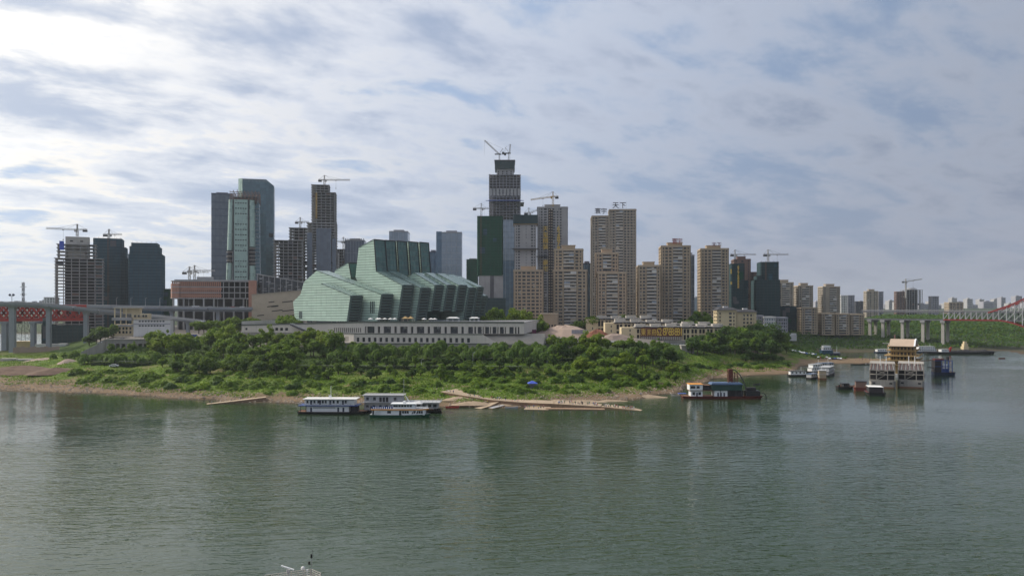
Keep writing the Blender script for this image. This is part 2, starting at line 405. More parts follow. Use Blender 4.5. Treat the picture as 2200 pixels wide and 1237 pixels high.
def _colz(p, Y):
    pts = TC[p] + [(5000, 38), (9500, 44)]
    return np.interp(Y, [q[0] for q in pts], [q[1] for q in pts])
_hash = np.random.default_rng(3).random((64, 64))
def vnoise(x, y):
    xi = np.floor(x).astype(int); yi = np.floor(y).astype(int); fx = x - xi; fy = y - yi
    fx = fx * fx * (3 - 2 * fx); fy = fy * fy * (3 - 2 * fy)
    h = lambda i, j: _hash[i % 64, j % 64]
    return (h(xi, yi) * (1 - fx) + h(xi + 1, yi) * fx) * (1 - fy) + (h(xi, yi + 1) * (1 - fx) + h(xi + 1, yi + 1) * fx) * fy - .5
def theight(x, y):
    """ground height at world x, y (arrays or numbers)"""
    x = np.asarray(x, float); y = np.asarray(y, float)
    p = np.clip(x / y * F + CX, _cp[0], _cp[-1] - 1e-6)
    k = np.clip(np.searchsorted(_cp, p, 'right') - 1, 0, len(_cp) - 2)
    z = np.zeros_like(p)
    for i in range(len(_cp) - 1):
        w = k == i
        if not w.any(): continue
        t = (p[w] - _cp[i]) / (_cp[i + 1] - _cp[i]); t = t * t * (3 - 2 * t) * .5 + t * .5
        z[w] = _colz(_cp[i], y[w]) * (1 - t) + _colz(_cp[i + 1], y[w]) * t
    amp = np.clip((z + .6) / 3, 0, 1) * np.clip((900 - y) / 250, .25, 1)
    rough = vnoise(x / 17, y / 17) * 2.2 + vnoise(x / 6.3 + 9, y / 6.3) * 1.1 + vnoise(x / 2.4, y / 2.4 + 5) * .45
    flat = ((y > 560) & (y < 900) & (z > 19.5))
    return z + rough * amp * np.where(flat, .12, 1.0) * .8 + np.where(z < 2.2, vnoise(x / 9 + 3, y / 5) * .9, 0)
def tz(x, y): return float(theight(np.array([x]), np.array([y]))[0])
def ground_hit(px, py, y0=360, y1=2400):
    """where the line of sight through a picture point meets the ground"""
    ys = np.concatenate([np.arange(y0, 760, 1.5), np.arange(760, y1, 4)])
    xs = (px - CX) / F * ys; zs = CAMZ - (py - HY) / F * ys
    hit = np.nonzero(theight(xs, ys) >= zs)[0]
    i = hit[0] if len(hit) else len(ys) - 1
    return Vector((xs[i], ys[i], tz(xs[i], ys[i])))

def make_terrain():
    ys = np.concatenate([np.arange(366, 740, 1.9), np.arange(740, 1120, 6.0), np.geomspace(1120, 9400, 60)])
    us = np.concatenate([np.linspace(-1.06, -.68, 30)[:-1], np.linspace(-.68, .68, 460), np.linspace(.68, .94, 24)[1:]])
    uu, yy = np.meshgrid(us, ys); xx = uu * yy
    zz = theight(xx.ravel(), yy.ravel())
    v = np.stack([xx.ravel(), yy.ravel(), zz], 1); nu, ny = len(us), len(ys)
    i = (np.arange(ny - 1)[:, None] * nu + np.arange(nu - 1)[None, :]).ravel()
    f = np.stack([i, i + 1, i + 1 + nu, i + nu], 1)
    me = bpy.data.meshes.new('riverbank'); me.from_pydata(v.tolist(), [], f.tolist())
    me.polygons.foreach_set('use_smooth', [True] * len(me.polygons))
    m, t, p, _ = material('ground')
    pos = t.n('ShaderNodeNewGeometry').outputs['Position']
    X, Y, Z = t.n('ShaderNodeSeparateXYZ', {0: pos}).outputs
    nb = t.noise(pos, .035, 5, .6); nm = t.noise(pos, .16, 6, .65); nf = t.noise(pos, 1.1, 5, .7)
    grass = t.mix(t.smooth(nm, .36, .66), (.07, .13, .018), (.15, .215, .028))
    grass = t.mix(t.smooth(nb, .42, .68), grass, (.13, .145, .036))
    grass = t.mix(t.math('MULTIPLY', t.smooth(nf, .5, .72), .5), grass, (.035, .055, .014))
    earth = t.mix(nf, (.13, .085, .05), (.31, .22, .14))
    earth = t.mix(t.smooth(nm, .4, .7), earth, (.17, .125, .08))
    mud = t.mix(nf, (.06, .045, .03), (.13, .095, .06))
    paved = t.mix(nm, (.14, .13, .12), (.25, .225, .20))
    h = t.math('ADD', Z, t.math('MULTIPLY', t.math('SUBTRACT', nm, .5), 4.2))
    h = t.math('ADD', h, t.math('MULTIPLY', t.math('SUBTRACT', nb, .5), 5.0))
    tier = t.math('MULTIPLY', t.smooth(Z, 10.6, 11.4), t.smooth(Y, 470, 484))
    grass = t.mix(t.math('MULTIPLY', tier, .8), grass, t.mix(nf, (.022, .05, .014), (.05, .085, .02)))
    c = t.mix(t.smooth(h, 1.9, 3.9), earth, grass)
    bare = t.math('MULTIPLY', t.smooth(t.noise(t.mapping(pos, loc=(40, 11, 0)), .055, 5, .65), .53, .64), t.smooth(Z, 12, 6))
    c = t.mix(bare, c, earth)
    c = t.mix(t.math('MULTIPLY', t.smooth(Y, 720, 900), .85), c, (.034, .052, .03))
    c = t.mix(t.smooth(Z, .75, .15), c, mud)
    city = t.math('MULTIPLY', t.smooth(Z, 19.0, 20.5), t.math('MULTIPLY', t.smooth(Y, 560, 575), t.smooth(Y, 960, 900)))
    c = t.mix(city, c, paved)
    t.set(p, 'Base Color', c); t.set(p, 'Roughness', .95); t.set(p, 'Specular IOR Level', .15)
    t.set(p, 'Normal', t.n('ShaderNodeBump', {'Height': t.math('ADD', nf, nm), 'Strength': .8, 'Distance': .8}).outputs[0])
    me.materials.append(m)
    tag(ob('riverbank', me), kind='structure')
make_terrain()

def make_water():
    m, t, p, _ = material('river_water')
    pos = t.n('ShaderNodeNewGeometry').outputs['Position']
    w1 = t.noise(t.mapping(t.mapping(pos, rot=(0, 0, R(7))), scale=(.055, .19, 1)), 1.0, 2, .5, .9)
    w2 = t.noise(t.mapping(t.mapping(pos, rot=(0, 0, R(-9))), scale=(.15, .5, 1), loc=(5, 3, 0)), 1.0, 2, .5, .8)
    w3 = t.noise(t.mapping(t.mapping(pos, rot=(0, 0, R(4))), scale=(.45, 1.3, 1), loc=(2, 9, 0)), 1.0, 2, .5, .5)
    calm = t.noise(t.mapping(pos, scale=(.007, .013, 1), loc=(3, 2, 0)), 1.0, 3, .6)
    amp = t.math('ADD', .4, t.math('MULTIPLY', t.smooth(calm, .34, .64), .9))
    h = t.math('ADD', t.math('MULTIPLY', w1, .2), t.math('ADD', t.math('MULTIPLY', w2, .31), t.math('MULTIPLY', w3, .10)))
    yy = t.n('ShaderNodeSeparateXYZ', {0: pos}).outputs[1]
    amp = t.math('MULTIPLY', amp, t.math('ADD', .42, t.math('MULTIPLY', t.smooth(yy, 350, 190), .7)))   # the bank shelters the water beneath it
    h = t.math('MULTIPLY', h, amp)
    b = t.n('ShaderNodeBump', {'Height': h, 'Strength': 1.0, 'Distance': 1.0})
    t.set(p, 'Base Color', (.026, .047, .022, 1)); t.set(p, 'Roughness', .045); t.set(p, 'IOR', 1.333); t.set(p, 'Specular IOR Level', .5)
    t.set(p, 'Normal', b.outputs[0])
    me = MB().face([(-9000, -400, 0), (9000, -400, 0), (9000, 9400, 0), (-9000, 9400, 0)]).mesh('river', 'river_water')
    tag(ob('river', me), kind='structure')
make_water()
# ------------------------------------------------------------------ Grand riverside theatre and its podium
DECK = 37.5
def clip_poly(poly, axis, val, keep_less):
    out = []
    for i, p in enumerate(poly):
        q = poly[(i + 1) % len(poly)]
        pi = (p[axis] <= val) if keep_less else (p[axis] >= val)
        qi = (q[axis] <= val) if keep_less else (q[axis] >= val)
        if pi: out.append(p)
        if pi != qi:
            t = (val - p[axis]) / (q[axis] - p[axis])
            out.append(tuple(a + (b - a) * t for a, b in zip(p, q)))
    return out
def panelize(mb, pts, u, v, n, du, dv, gap=.17, thick=.16, m=0, tilt=0.0):
    """cover a flat polygon with separate glass plates standing proud of the joint plane"""
    o = Vector(pts[0]); u = Vector(u).normalized(); v = Vector(v).normalized(); n = Vector(n).normalized()
    P = [((Vector(p) - o).dot(u), (Vector(p) - o).dot(v)) for p in pts]
    if tilt: P = [(x, y - x * tilt) for x, y in P]
    x0, x1 = min(p[0] for p in P), max(p[0] for p in P); y0, y1 = min(p[1] for p in P), max(p[1] for p in P)
    j = 0; y = y0
    while y < y1 - .05:
        x = x0
        while x < x1 - .05:
            c = P
            for ax, val, less in ((0, x + gap * .35, False), (0, x + du - gap * .35, True), (1, y + gap, False), (1, y + dv - gap, True)):
                c = clip_poly(c, ax, val, less)
                if len(c) < 3: break
            if len(c) >= 3:
                k = len(mb.v)
                W = [o + u * a + v * (b + a * tilt) for a, b in c]
                lo = [p + n * .02 for p in W]; hi = [p + n * thick for p in W]
                mb.v += [tuple(p) for p in lo + hi]; L = len(c)
                mb.f.append(tuple(k + L + q for q in range(L))); mb.m.append(m)
                for q in range(L):
                    r = (q + 1) % L
                    mb.f.append((k + q, k + r, k + L + r, k + L + q)); mb.m.append(m)
            x += du
        y += dv; j += 1

def make_theatre():
    th = R(35); a = Vector((math.cos(th), -math.sin(th), 0)); b = Vector((math.sin(th), math.cos(th), 0)); up = Vector((0, 0, 1))
    P0 = Vector((gx(745, 606), 606, DECK))
    root = thing('theatre', 'big faceted pale green glass theatre on the stone podium', 'theatre', (0, 0, 0))
    O = Vector((0, 0, CAMZ))
    def hit(px, py, P):
        d = Vector(((px - CX) / F, 1, -((py if py is not None else 690) - HY) / F))
        q = O + d * ((P - O).dot(b) / d.dot(b))
        if py is None: q.z = DECK
        return q
    # (distance along the stack, thickness, outline seen from the river; first two points are the front end, bottom then top)
    slabs = [
        (0, 12.5, [(745, None), (753, 635), (690, 608.7), (653, 607), (646, 632), (630, 648), (634, None)], 'louvre', 9),
        (15, 13, [(810, None), (819, 632), (681, 581.5), (654, 605), (652, None)], 'louvre', 9),
        (30, 13, [(853, None), (864, 612.5), (808.6, 583), (781, 601), (772, None)], 'louvre', 12),
        (45, 12, [(892, None), (903, 618.5), (833, 583), (812, 596), (806, None)], 'louvre', 11),
        (58.5, 10.5, [(925, 669), (934, 612.5), (890, 586), (872, 600), (868, 669)], 'louvre', 9),
        (69.5, 10.5, [(951, 669), (960, 612.5), (914, 586), (900, 600), (896, 669)], 'louvre', 9),
        (80.5, 10.5, [(976, 669), (985, 612.5), (938, 587), (924, 600), (920, 669)], 'louvre', 9),
        (91.5, 9.5, [(995, None), (1007, 618), (960, 589.5), (945, 600), (938, None)], 'louvre', 11),
        (101.5, 8.5, [(1013, None), (1025, 616.5), (976, 593), (966, 602), (958, None)], 'louvre', 11),
        (110.5, 8, [(1024, None), (1035, 636), (1004, 620), (996, 628), (990, None)], 'louvre', 8),
        (33, 12.5, [(808, 583), (803, 514.5), (771, 532), (764, 595), (772, 612), (806, 612)], 'glass', 0),
        (50, 12, [(832, 590), (827, 516.2), (796, 534), (790, 600), (830, 600)], 'glass', 0),
        (67, 12, [(857, 590), (852, 517.6), (821, 535), (815, 600), (855, 600)], 'glass', 0),
        (84, 12, [(882, 590), (877, 519), (848, 536), (842, 600), (880, 600)], 'glass', 0),
        (101, 12, [(906, 590), (901, 520.4), (874, 537), (868, 600), (904, 600)], 'glass', 0),
        (44, 14, [(754, 596), (748.5, 564.5), (720, 581), (716, 600), (753, 602)], 'glass', 0),
    ]
    for si, (off, t, poly, kind, nl) in enumerate(slabs):
        P = P0 + b * off
        pts = [hit(px, py, P) for px, py in poly]
        n = len(pts); far = [p + b * t for p in pts]
        mb = MB(); k = 0
        mb.v += [tuple(p) for p in pts + far]
        mb.f.append(tuple(range(n))); mb.m.append(0)
        mb.f.append(tuple(reversed(range(n, 2 * n)))); mb.m.append(0)
        for i in range(n):
            j = (i + 1) % n
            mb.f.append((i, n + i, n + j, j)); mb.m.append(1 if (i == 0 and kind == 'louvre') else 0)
        body = mb.build('hall_wing', ['theatre_joint', 'louvre_back'], root)
        pm = MB()
        panelize(pm, pts, a, up, -b, 5.6, 2.05, tilt=.012 if si < 4 else 0)
        sl = pts[2] - pts[1]                                        # sloping roof behind the front end
        rn = b.cross(sl).normalized(); rn = rn if rn.z > 0 else -rn
        panelize(pm, [pts[1], far[1], far[2], pts[2]], b, sl, rn, 4.2, 4.2, m=1)
        if n > 4:
            s2 = pts[3] - pts[2]; r2 = b.cross(s2).normalized(); r2 = r2 if r2.dot(-a + up) > 0 else -r2
            panelize(pm, [pts[2], far[2], far[3], pts[3]], b, s2, r2, 4.2, 4.2, m=1)
        if kind == 'glass':
            e = pts[1] - pts[0]; en = e.cross(b).normalized(); en = en if en.dot(a) > 0 else -en
            panelize(pm, [pts[0], far[0], far[1], pts[1]], b, e, en, t / 3, 4.1, m=2, gap=.16)
            fr = MB()
            for s0 in (pts, far): fr.beam(s0[0] + en * .4, s0[1] + en * .4, .7)
            fr.beam(pts[1] + en * .4, far[1] + en * .4, .7)
            fr.build('end_frame', 'louvre_back', body)  # near-black frame: shade of the gaps between fins is put into its colour
        pm.build('glass_panels', ['theatre_glass', 'theatre_roof', 'theatre_dark'], body, kind='stuff')
        ed_ = MB(); ed_.beam(pts[1] - b * .12, pts[2] - b * .12, .45)
        ed_.build('roof_edge', 'theatre_joint', body)
        if kind == 'louvre':
            e = pts[1] - pts[0]; en = e.cross(b).normalized(); en = en if en.dot(a) > 0 else -en
            lm = MB(); hh = e.length / (nl * 2 + 1) * 1.02
            ed = e.normalized()
            p0 = b * 1.0; p1 = b * (t - 1.0)
            for q0, q1 in ((Vector(), ed * hh),):
                W = [p0 + q0, p1 + q0, p1 + q1, p0 + q1]
                k = len(lm.v); lm.v += [tuple(w) for w in W] + [tuple(w + en * 1.15 - ed * .25) for w in W]
                for q in ((4, 5, 6, 7), (0, 1, 5, 4), (1, 2, 6, 5), (2, 3, 7, 6), (3, 0, 4, 7)):
                    lm.f.append(tuple(k + x for x in q)); lm.m.append(0)
            me = lm.mesh('louvre', 'louvre_green')
            for i in range(nl):
                ob('louvre', me, body, pts[0] + e * ((2 * i + 1.2) / (2 * nl + 1)) + en * .02)
            fr = MB()
            for s0, sg in ((pts, 1), (far, -1)):
                for w in (0,):
                    p, q = s0[0] + en * .55 + b * .5 * sg, s0[1] + en * .55 + b * .5 * sg
                    fr.beam(p, q, 1.1, h=1.2)
            fr.beam(pts[1] + en * .55 + b, far[1] + en * .55 - b, 1.1)
            fr.build('end_frame', 'louvre_green', body)
    # the mass the wings stand in, and the recessed entrance under the middle wings
    q0 = P0 + b * 30 - a * 26; q1 = P0 + b * 113 + a * 6
    mb = MB()
    def blk(o0, o1, a0, a1, z0, z1):
        A = [P0 + b * o0 + a * a0, P0 + b * o0 + a * a1, P0 + b * o1 + a * a1, P0 + b * o1 + a * a0]
        mb.prism([(p.x, p.y) for p in A], z0, z1)
    blk(10, 112, -62, -30, DECK, 66)
    mb.build('rear_hall', 'theatre_joint', root)
    mb = MB(); blk(46, 108, -30, 18, DECK, 45.5); mb.build('entrance_hall', 'theatre_dark', root)
    # slit windows in the two long walls
    sm = box_mesh('slit_window', -.35, .35, -.1, .25, 0, 9.2, 'glass_dark')
    for px, sl, hgt in ((797, 1, 647), (800.5, 1, 647), (804, 1, 647), (643.5, 0, 669), (646, 0, 669), (648.5, 0, 669)):
        p = hit(px, hgt, P0 + b * (15 if sl else 0)) - b * .3
        o = ob('slit_window', sm, root, (p.x, p.y, p.z - 9.2), -th)
        if not sl: o.scale = (.7, 1, .6); o.location.z = p.z - 5.5
make_theatre()

def wall_open(mb, o, u, w, h, opens, depth=.9, m=0, mr=0, htop=None):
    """a wall face with real rectangular openings and reveals. opens: (x0, x1, z0, z1); o: bottom-left corner, u: direction; wall looks along n = u x up turned outwards"""
    o = Vector(o); u = Vector(u).normalized(); up = Vector((0, 0, 1)); n = Vector((u.y, -u.x, 0))
    xs = sorted({0, w, *[q for a in opens for q in a[:2]]}); zs = sorted({0, h, *[q for a in opens for q in a[2:]]})
    P = lambda x, z, d=0: o + u * x + up * z - n * d
    for x0, x1 in zip(xs, xs[1:]):
        for z0, z1 in zip(zs, zs[1:]):
            cx, cz = (x0 + x1) / 2, (z0 + z1) / 2
            if any(a[0] < cx < a[1] and a[2] < cz < a[3] for a in opens): continue
            mb.face([P(x0, z0), P(x1, z0), P(x1, z1), P(x0, z1)], m)
    for a in opens:
        x0, x1, z0, z1 = a
        for q in (((x0, z0), (x0, z1)), ((x0, z1), (x1, z1)), ((x1, z1), (x1, z0)), ((x1, z0), (x0, z0))):
            (xa, za), (xb, zb) = q
            mb.face([P(xa, za), P(xb, zb), P(xb, zb, depth), P(xa, za, depth)], mr)
def make_podium():
    root = thing('podium', 'long two storey stone podium under the green theatre', 'building')
    A = Vector((gx(783, 582), 582, 0)); B = Vector((gx(1126, 566), 566, 0)); u = (B - A).normalized(); L = (B - A).length
    n = Vector((u.y, -u.x, 0)); back = -n
    zt, zm, zb = DECK, gz(716.5, 574), gz(738, 570)
    # upper storey
    px2x = lambda px: L * (px - 783) / (1126 - 783)
    H = zt - .5 - zm
    ops = []
    for k in range(6):
        c = 797 + 36.2 * k
        ops.append((px2x(c - 8), px2x(c + 8), .15, 5.0)); ops.append((px2x(c + 15.5), px2x(c + 20.5), .15, 5.0))
    ops.append((px2x(777 + 7.5), px2x(777 + 10), .15, 5.0))
    for k in range(4):
        c = 1032.5 + 15.6 * k
        ops.append((px2x(c - 4.2), px2x(c + 4.2), .15, 5.0)); ops.append((px2x(c + 6.2), px2x(c + 8.4), .15, 5.0))
    ops.append((px2x(1008), px2x(1018), .15, 5.0)); ops.append((px2x(1021), px2x(1024.5), .15, 5.0))
    ops.append((px2x(1095), px2x(1104), .15, 5.0)); ops.append((px2x(1107), px2x(1110), .15, 5.0)); ops.append((px2x(1113), px2x(1116), .15, 5.0))
    mb = MB(); o = A + Vector((0, 0, zm)); wall_open(mb, o, u, L, H, ops, 1.6)
    mb.build('upper_wall', 'podium_stone', root)
    wins = {}
    def win(o, u, op, depth):
        w, h = round(op[1] - op[0], 2), round(op[3] - op[2], 2)
        if (w, h) not in wins: wins[w, h] = box_mesh('window', 0, w, 0, .15, 0, h, 'glass_window')
        p = Vector(o) + Vector(u) * op[0] + Vector((0, 0, op[2])) - Vector((u[1], -u[0], 0)) * depth
        w_ = ob('window', wins[w, h], root, p, math.atan2(u[1], u[0]))
        return w_
    for op in ops:
        w = win(o, u, op, 1.6)
        if op[1] - op[0] > 4:
            f = MB()
            for x in (.33, .66): f.box((op[1] - op[0]) * x - .06, (op[1] - op[0]) * x + .06, -.08, .05, 0, op[3] - op[2])
            f.box(0, op[1] - op[0], -.08, .04, 3.3, 3.45)
            f.build('mullion', 'steel_dark', w)
    # lower storey, standing forward
    A2 = A + n * 6 + u * (-6); L2 = px2x(1040) + 6
    o2 = A2 + Vector((0, 0, zb)); H2 = zm - zb - .4
    ops2 = []
    for k in range(20):
        x = 6 + px2x(770 + 12.5 * k + 1.5); ops2.append((x, x + 2.05, 1.0, 4.2))
    mb = MB(); wall_open(mb, o2, u, L2, H2, ops2, .8)
    mb.build('lower_wall', 'podium_stone', root)
    for op in ops2: win(o2, u, op, .8)
    # left wings turn back from the corners
    W = Vector((gx(519, 606), 606, 0)); uw = (A - W).normalized(); LW = (A - W).length
    opw = [(LW * f, LW * f + .75, .6, 3.9) for f in np.linspace(.76, .965, 14)] + [(LW * .03, LW * .03 + 2, 1.6, 3.4)] + [(LW * f, LW * f + 2.6, 1.4, 3.6) for f in (.28, .32, .362)]
    mb = MB(); ow = W + Vector((0, 0, zm)); Hw = gz(698.5, 606) - zm - .4; wall_open(mb, ow, uw, LW, Hw, opw, .8); n_w = Vector((uw.y, -uw.x, 0)); mb.prism([(p.x, p.y) for p in (W, A, A - n_w * .8, W - n_w * .8)], zm + Hw, [zm + Hw + .02, zt - .5, zt - .5, zm + Hw + .02])
    mb.build('wing_wall', 'podium_stone', root)
    for op in opw: win(ow, uw, op, .8)
    W2 = Vector((gx(713, 590), 590, 0)); u2 = (A2 - W2).normalized(); LW2 = (A2 - W2).length
    op3 = [(LW2 * f, LW2 * f + .7, .8, 4.8) for f in np.linspace(.06, .72, 12)]
    mb = MB(); ow2 = W2 + Vector((0, 0, zb)); wall_open(mb, ow2, u2, LW2, H2, op3, .7)
    mb.build('wing_wall', 'podium_stone', root)
    for op in op3: win(ow2, u2, op, .7)
    n_w = Vector((uw.y, -uw.x, 0))
    mb = MB(); W_ = [W - n_w * .05, A - n_w * .05, A - n_w * 3, W - n_w * 3]
    mb.prism([(p.x, p.y) for p in W_], zb - 3, zm - .02); mb.build('wing_base', 'retaining', root)
    # floors, lips and the deck (dark planted edge)
    Bk = B + back * 110; Wk = W + back * 90
    X = lambda v: (v.x, v.y)
    mb = MB(); mb.prism([X(p) for p in (W + back * .6, A + back * .6, B + back * .6, Bk, Wk)], [zt - 3.4, zt - .45, zt - .45, zt - .45, zt - 3.4], [zt - 3, zt, zt, zt, zt - 3]); mb.build('deck', 'roof_grey', root)
    mb = MB(); e = n * .35
    mb.prism([X(p) for p in (W + e, A + e, B + e, B - e * 2, A - e * 2, W - e * 2)], [zm + Hw, zt - .5, zt - .5, zt - .5, zt - .5, zm + Hw], [zm + Hw + .9, zt + .55, zt + .55, zt + .55, zt + .55, zm + Hw + .9]); mb.build('parapet', 'podium_lip', root)
    mb = MB(); A2e = A2 + n * .3; B2 = A2 + u * L2
    mb.prism([X(p) for p in (W2 + n * .3, A2e, B2 + n * .3, B2 - n * 8, A2 - n * 8, W2 - n * 2)], zm - .42, zm + .05); mb.build('terrace', 'podium_lip', root)
    # the ends, so that the block is closed
    mb = MB(); mb.face([B + Vector((0, 0, zm)), Bk + Vector((0, 0, zm)), Bk + Vector((0, 0, zt)), B + Vector((0, 0, zt))])
    mb.build('end_wall', 'podium_stone', root); mb = MB()
    mb.face([W + Vector((0, 0, zm)), Wk + Vector((0, 0, zm)), Wk + Vector((0, 0, zt)), W + Vector((0, 0, zt))])
    mb.build('end_wall', 'podium_stone', root)
    mb = MB(); q = B2
    mb.face([q + Vector((0, 0, zb)), q - n * 9 + Vector((0, 0, zb)), q - n * 9 + Vector((0, 0, zm)), q + Vector((0, 0, zm))])
    mb.build('end_wall', 'podium_stone', root); mb = MB()
    mb.prism([X(q + u * .02), X(q + u * 12), X(q + u * 12 - n * 1), X(q + u * .02 - n * 1)], zb, [zm, zb + .1, zb + .1, zm]); mb.build('stair_wall', 'podium_stone', root)
    # plaza steps right of the lower storey
    mb = MB(); st = B2 + u * .3
    for k in range(10):
        f = k / 10
        p, q2 = st - n * (9 - 0 * f), None
        o1 = st + u * (1.2 * k) - n * (0); mb.prism([X(st + u * (1.1 * k)), X(st + u * 45), X(st + u * 45 - n * 7), X(st + u * (1.1 * k) - n * 7)], zb + .7 * k * .9, zb + .7 * (k + 1) * .9) if False else None
    for k in range(9):
        d = -6 + k * 1.5
        mb.prism([X(st + u * 1 - n * (d + 5.5)), X(st + u * 44 - n * (d + 5.5)), X(st + u * 44 - n * (d + 7)), X(st + u * 1 - n * (d + 7))], zb - .5, zb + .8 * (k + 1))
    mb.build('plaza_steps', 'concrete_light', root, kind='stuff')
    # river wall along the foot, with a planted lip
    rw = thing('river_wall', 'long stained grey retaining wall along the foot of the stone podium', 'wall')
    f0 = A2 + n * 7 - u * 10; f1 = A2 + n * 7 + u * (px2x(1300) + 6)
    f0 = Vector((gx(700, 573), 573, 0)); fm = Vector((gx(883, 566), 566, 0)); f1 = Vector((gx(1122, 562), 562, 0)); f2 = Vector((gx(1345, 584), 584, 0))
    pts = [f0, fm, f1, f2]
    for p, q in zip(pts, pts[1:]):
        d = (q - p).normalized(); nn = Vector((d.y, -d.x, 0)); k = max(1, int((q - p).length / 9))
        for i in range(k):
            s0 = p + (q - p) * (i / k) + d * .06; s1 = p + (q - p) * ((i + 1) / k) - d * .06
            MB().prism([X(s0), X(s1), X(s1 - nn * 1.2), X(s0 - nn * 1.2)], zb - 8, zb - .15).build('wall_panel', 'retaining', rw)
    mb = MB()
    for p, q in zip(pts, pts[1:]):
        d = (q - p).normalized(); nn = Vector((d.y, -d.x, 0))
        mb.prism([X(p + nn * .35), X(q + nn * .35), X(q - nn * 4), X(p - nn * 4)], zb - .15, zb + .5)
    mb.build('coping', 'podium_lip', rw)
    # terrace behind the river wall up to the podium
    mb = MB(); mb.prism([X(f0 - n * 1), X(fm - n * 1), X(f1 - n * 1), X(f2 - n * 1), X(f2 - n * 60), X(B + back * 5), X(A + back * 5), X(W2 + back * 6)], zb - 1.2, zb - .25)
    tag(mb.build('river_terrace', 'concrete_light'), kind='structure')
    # stair down the left wing
    stair = thing('outdoor_stair', 'dark flight of steps down the left wing of the podium', 'stair')
    s0 = W + uw * (LW * .425) - Vector((0, 0, 0)); nW = Vector((uw.y, -uw.x, 0))
    sm = MB().box(0, 1.3, -3.2, 0, -.9, 0).mesh('step', 'concrete_dark')
    for k in range(16):
        p = s0 + uw * (1.3 * k) + nW * .3; ob('step', sm, stair, (p.x, p.y, zt - 2.2 - .5 * k), math.atan2(uw.y, uw.x))
    rl = MB(); 
    for off in (.3, 3.4):
        p = s0 + nW * off; q = s0 + uw * (1.3 * 16) + nW * off
        rl.beam((p.x, p.y, zt - 1.2), (q.x, q.y, zt - 1.2 - .5 * 16), .18)
    rl.build('handrail', 'white_paint', stair)
    return dict(A=A, u=u, n=n, L=L, zb=zb, zm=zm)
POD = make_podium()

# things on the deck
def deck_point(px, back=4):
    p = POD['A'] + POD['u'] * (POD['L'] * (px - 783) / 343) - POD['n'] * back
    return Vector((p.x, p.y, DECK + .02))
def parasol_proto():
    r = thing('parasol', 'x', 'parasol')
    MB().cyl(0, 0, 0, 2.6, .06, 6).build('pole', 'white_paint', r)
    mb = MB(); n = 8
    for k in range(n):
        a0, a1 = 2 * PI * k / n, 2 * PI * (k + 1) / n
        p0 = (1.9 * math.cos(a0), 1.9 * math.sin(a0), 2.1); p1 = (1.9 * math.cos(a1), 1.9 * math.sin(a1), 2.1)
        mb.face([p0, p1, (0, 0, 2.95)]); mb.face([p0, (p0[0], p0[1], 1.85), (p1[0], p1[1], 1.85), p1])
    mb.build('canopy', 'hanging_white', r); MB().box(-.4, .4, -.4, .4, 0, .12).build('base', 'concrete', r)
    return r
pp = parasol_proto(); remember(pp)
_pl = [792, 805, 812, 821, 836, 843, 910, 923, 933]
for i, px in enumerate(_pl):
    lab = f'white parasol on the theatre terrace, {nth(i + 1)} from the left'
    o = pp if i == 0 else copy_tree(pp, label=lab)
    o['label'] = lab; o['group'] = 'parasols on the theatre terrace'; o.location = deck_point(px, 5 + (i % 2) * 3)
def gazebo(px, w, label, dark=False):
    p = deck_point(px, 6); r = thing('gazebo', label, 'gazebo', p, math.atan2(POD['u'].y, POD['u'].x))
    roof = 'yellow_wood' if dark else 'hanging_white'
    for x in (-w / 2, 0, w / 2):
        for y in (-2, 2): MB().box(x - .12, x + .12, y - .12, y + .12, 0, 2.6).build('post', 'tan_trim' if dark else 'white_paint', r)
    mb = MB()
    if dark:
        for c in (-w / 4, w / 4):
            for (x0, y0), (x1, y1) in (((-1, -1), (1, -1)), ((1, -1), (1, 1)), ((1, 1), (-1, 1)), ((-1, 1), (-1, -1))):
                mb.face([(c + x0 * w / 3.6, y0 * 2.8, 2.5), (c + x1 * w / 3.6, y1 * 2.8, 2.5), (c, 0, 4.3)])
    else:
        mb.box(-w / 2 - .3, w / 2 + .3, -2.4, 2.4, 2.6, 3.0); mb.prism([(-w / 2 - .2, -2.3), (w / 2 + .2, -2.3), (w / 2 + .2, 2.3), (-w / 2 - .2, 2.3)], 3.0, 3.7, scale=.55)
    mb.build('canopy', roof, r)
gazebo(874, 8, 'twin peaked thatched gazebo on the theatre terrace', True)
gazebo(972, 8.5, 'wide white flat topped marquee on the theatre terrace')
gazebo(1018, 6.2, 'smaller white marquee near the right end of the theatre terrace')
# ------------------------------------------------------------------ towers
class Plot:
    """a building plot: front edge between two picture columns at distance Y, turned towards the river by the share k"""
    def __init__(s, name, label, x0, x1, Y, base, k=.85, cat='tower', group=None, d=None):
        c = (x0 + x1) / 2; u = (c - CX) / F; s.phi = -math.atan(u) * k
        s.w = (x1 - x0) * Y / (F * (math.cos(s.phi) - u * math.sin(s.phi))); s.Y = Y; s.base = base; s.c = c
        s.d = d or s.w * .9
        s.root = thing(name, label, cat, (gx(c, Y), Y, base), s.phi, group)
    def h(s, py): return gz(py, s.Y) - s.base
    def x(s, px): return (px - s.c) * s.Y / (F * (math.cos(s.phi) + math.tan(-s.phi) * 0 + math.sin(s.phi) * -((s.c - CX) / F)))
    def part(s, name, mats, mb, parent=None, kind=None): return mb.build(name, mats, parent or s.root, kind=kind)

def rep(pl, name, me, zs, x=0, y=0, parent=None):
    for z in zs: ob(name, me, parent or pl.root, (x, y, z))

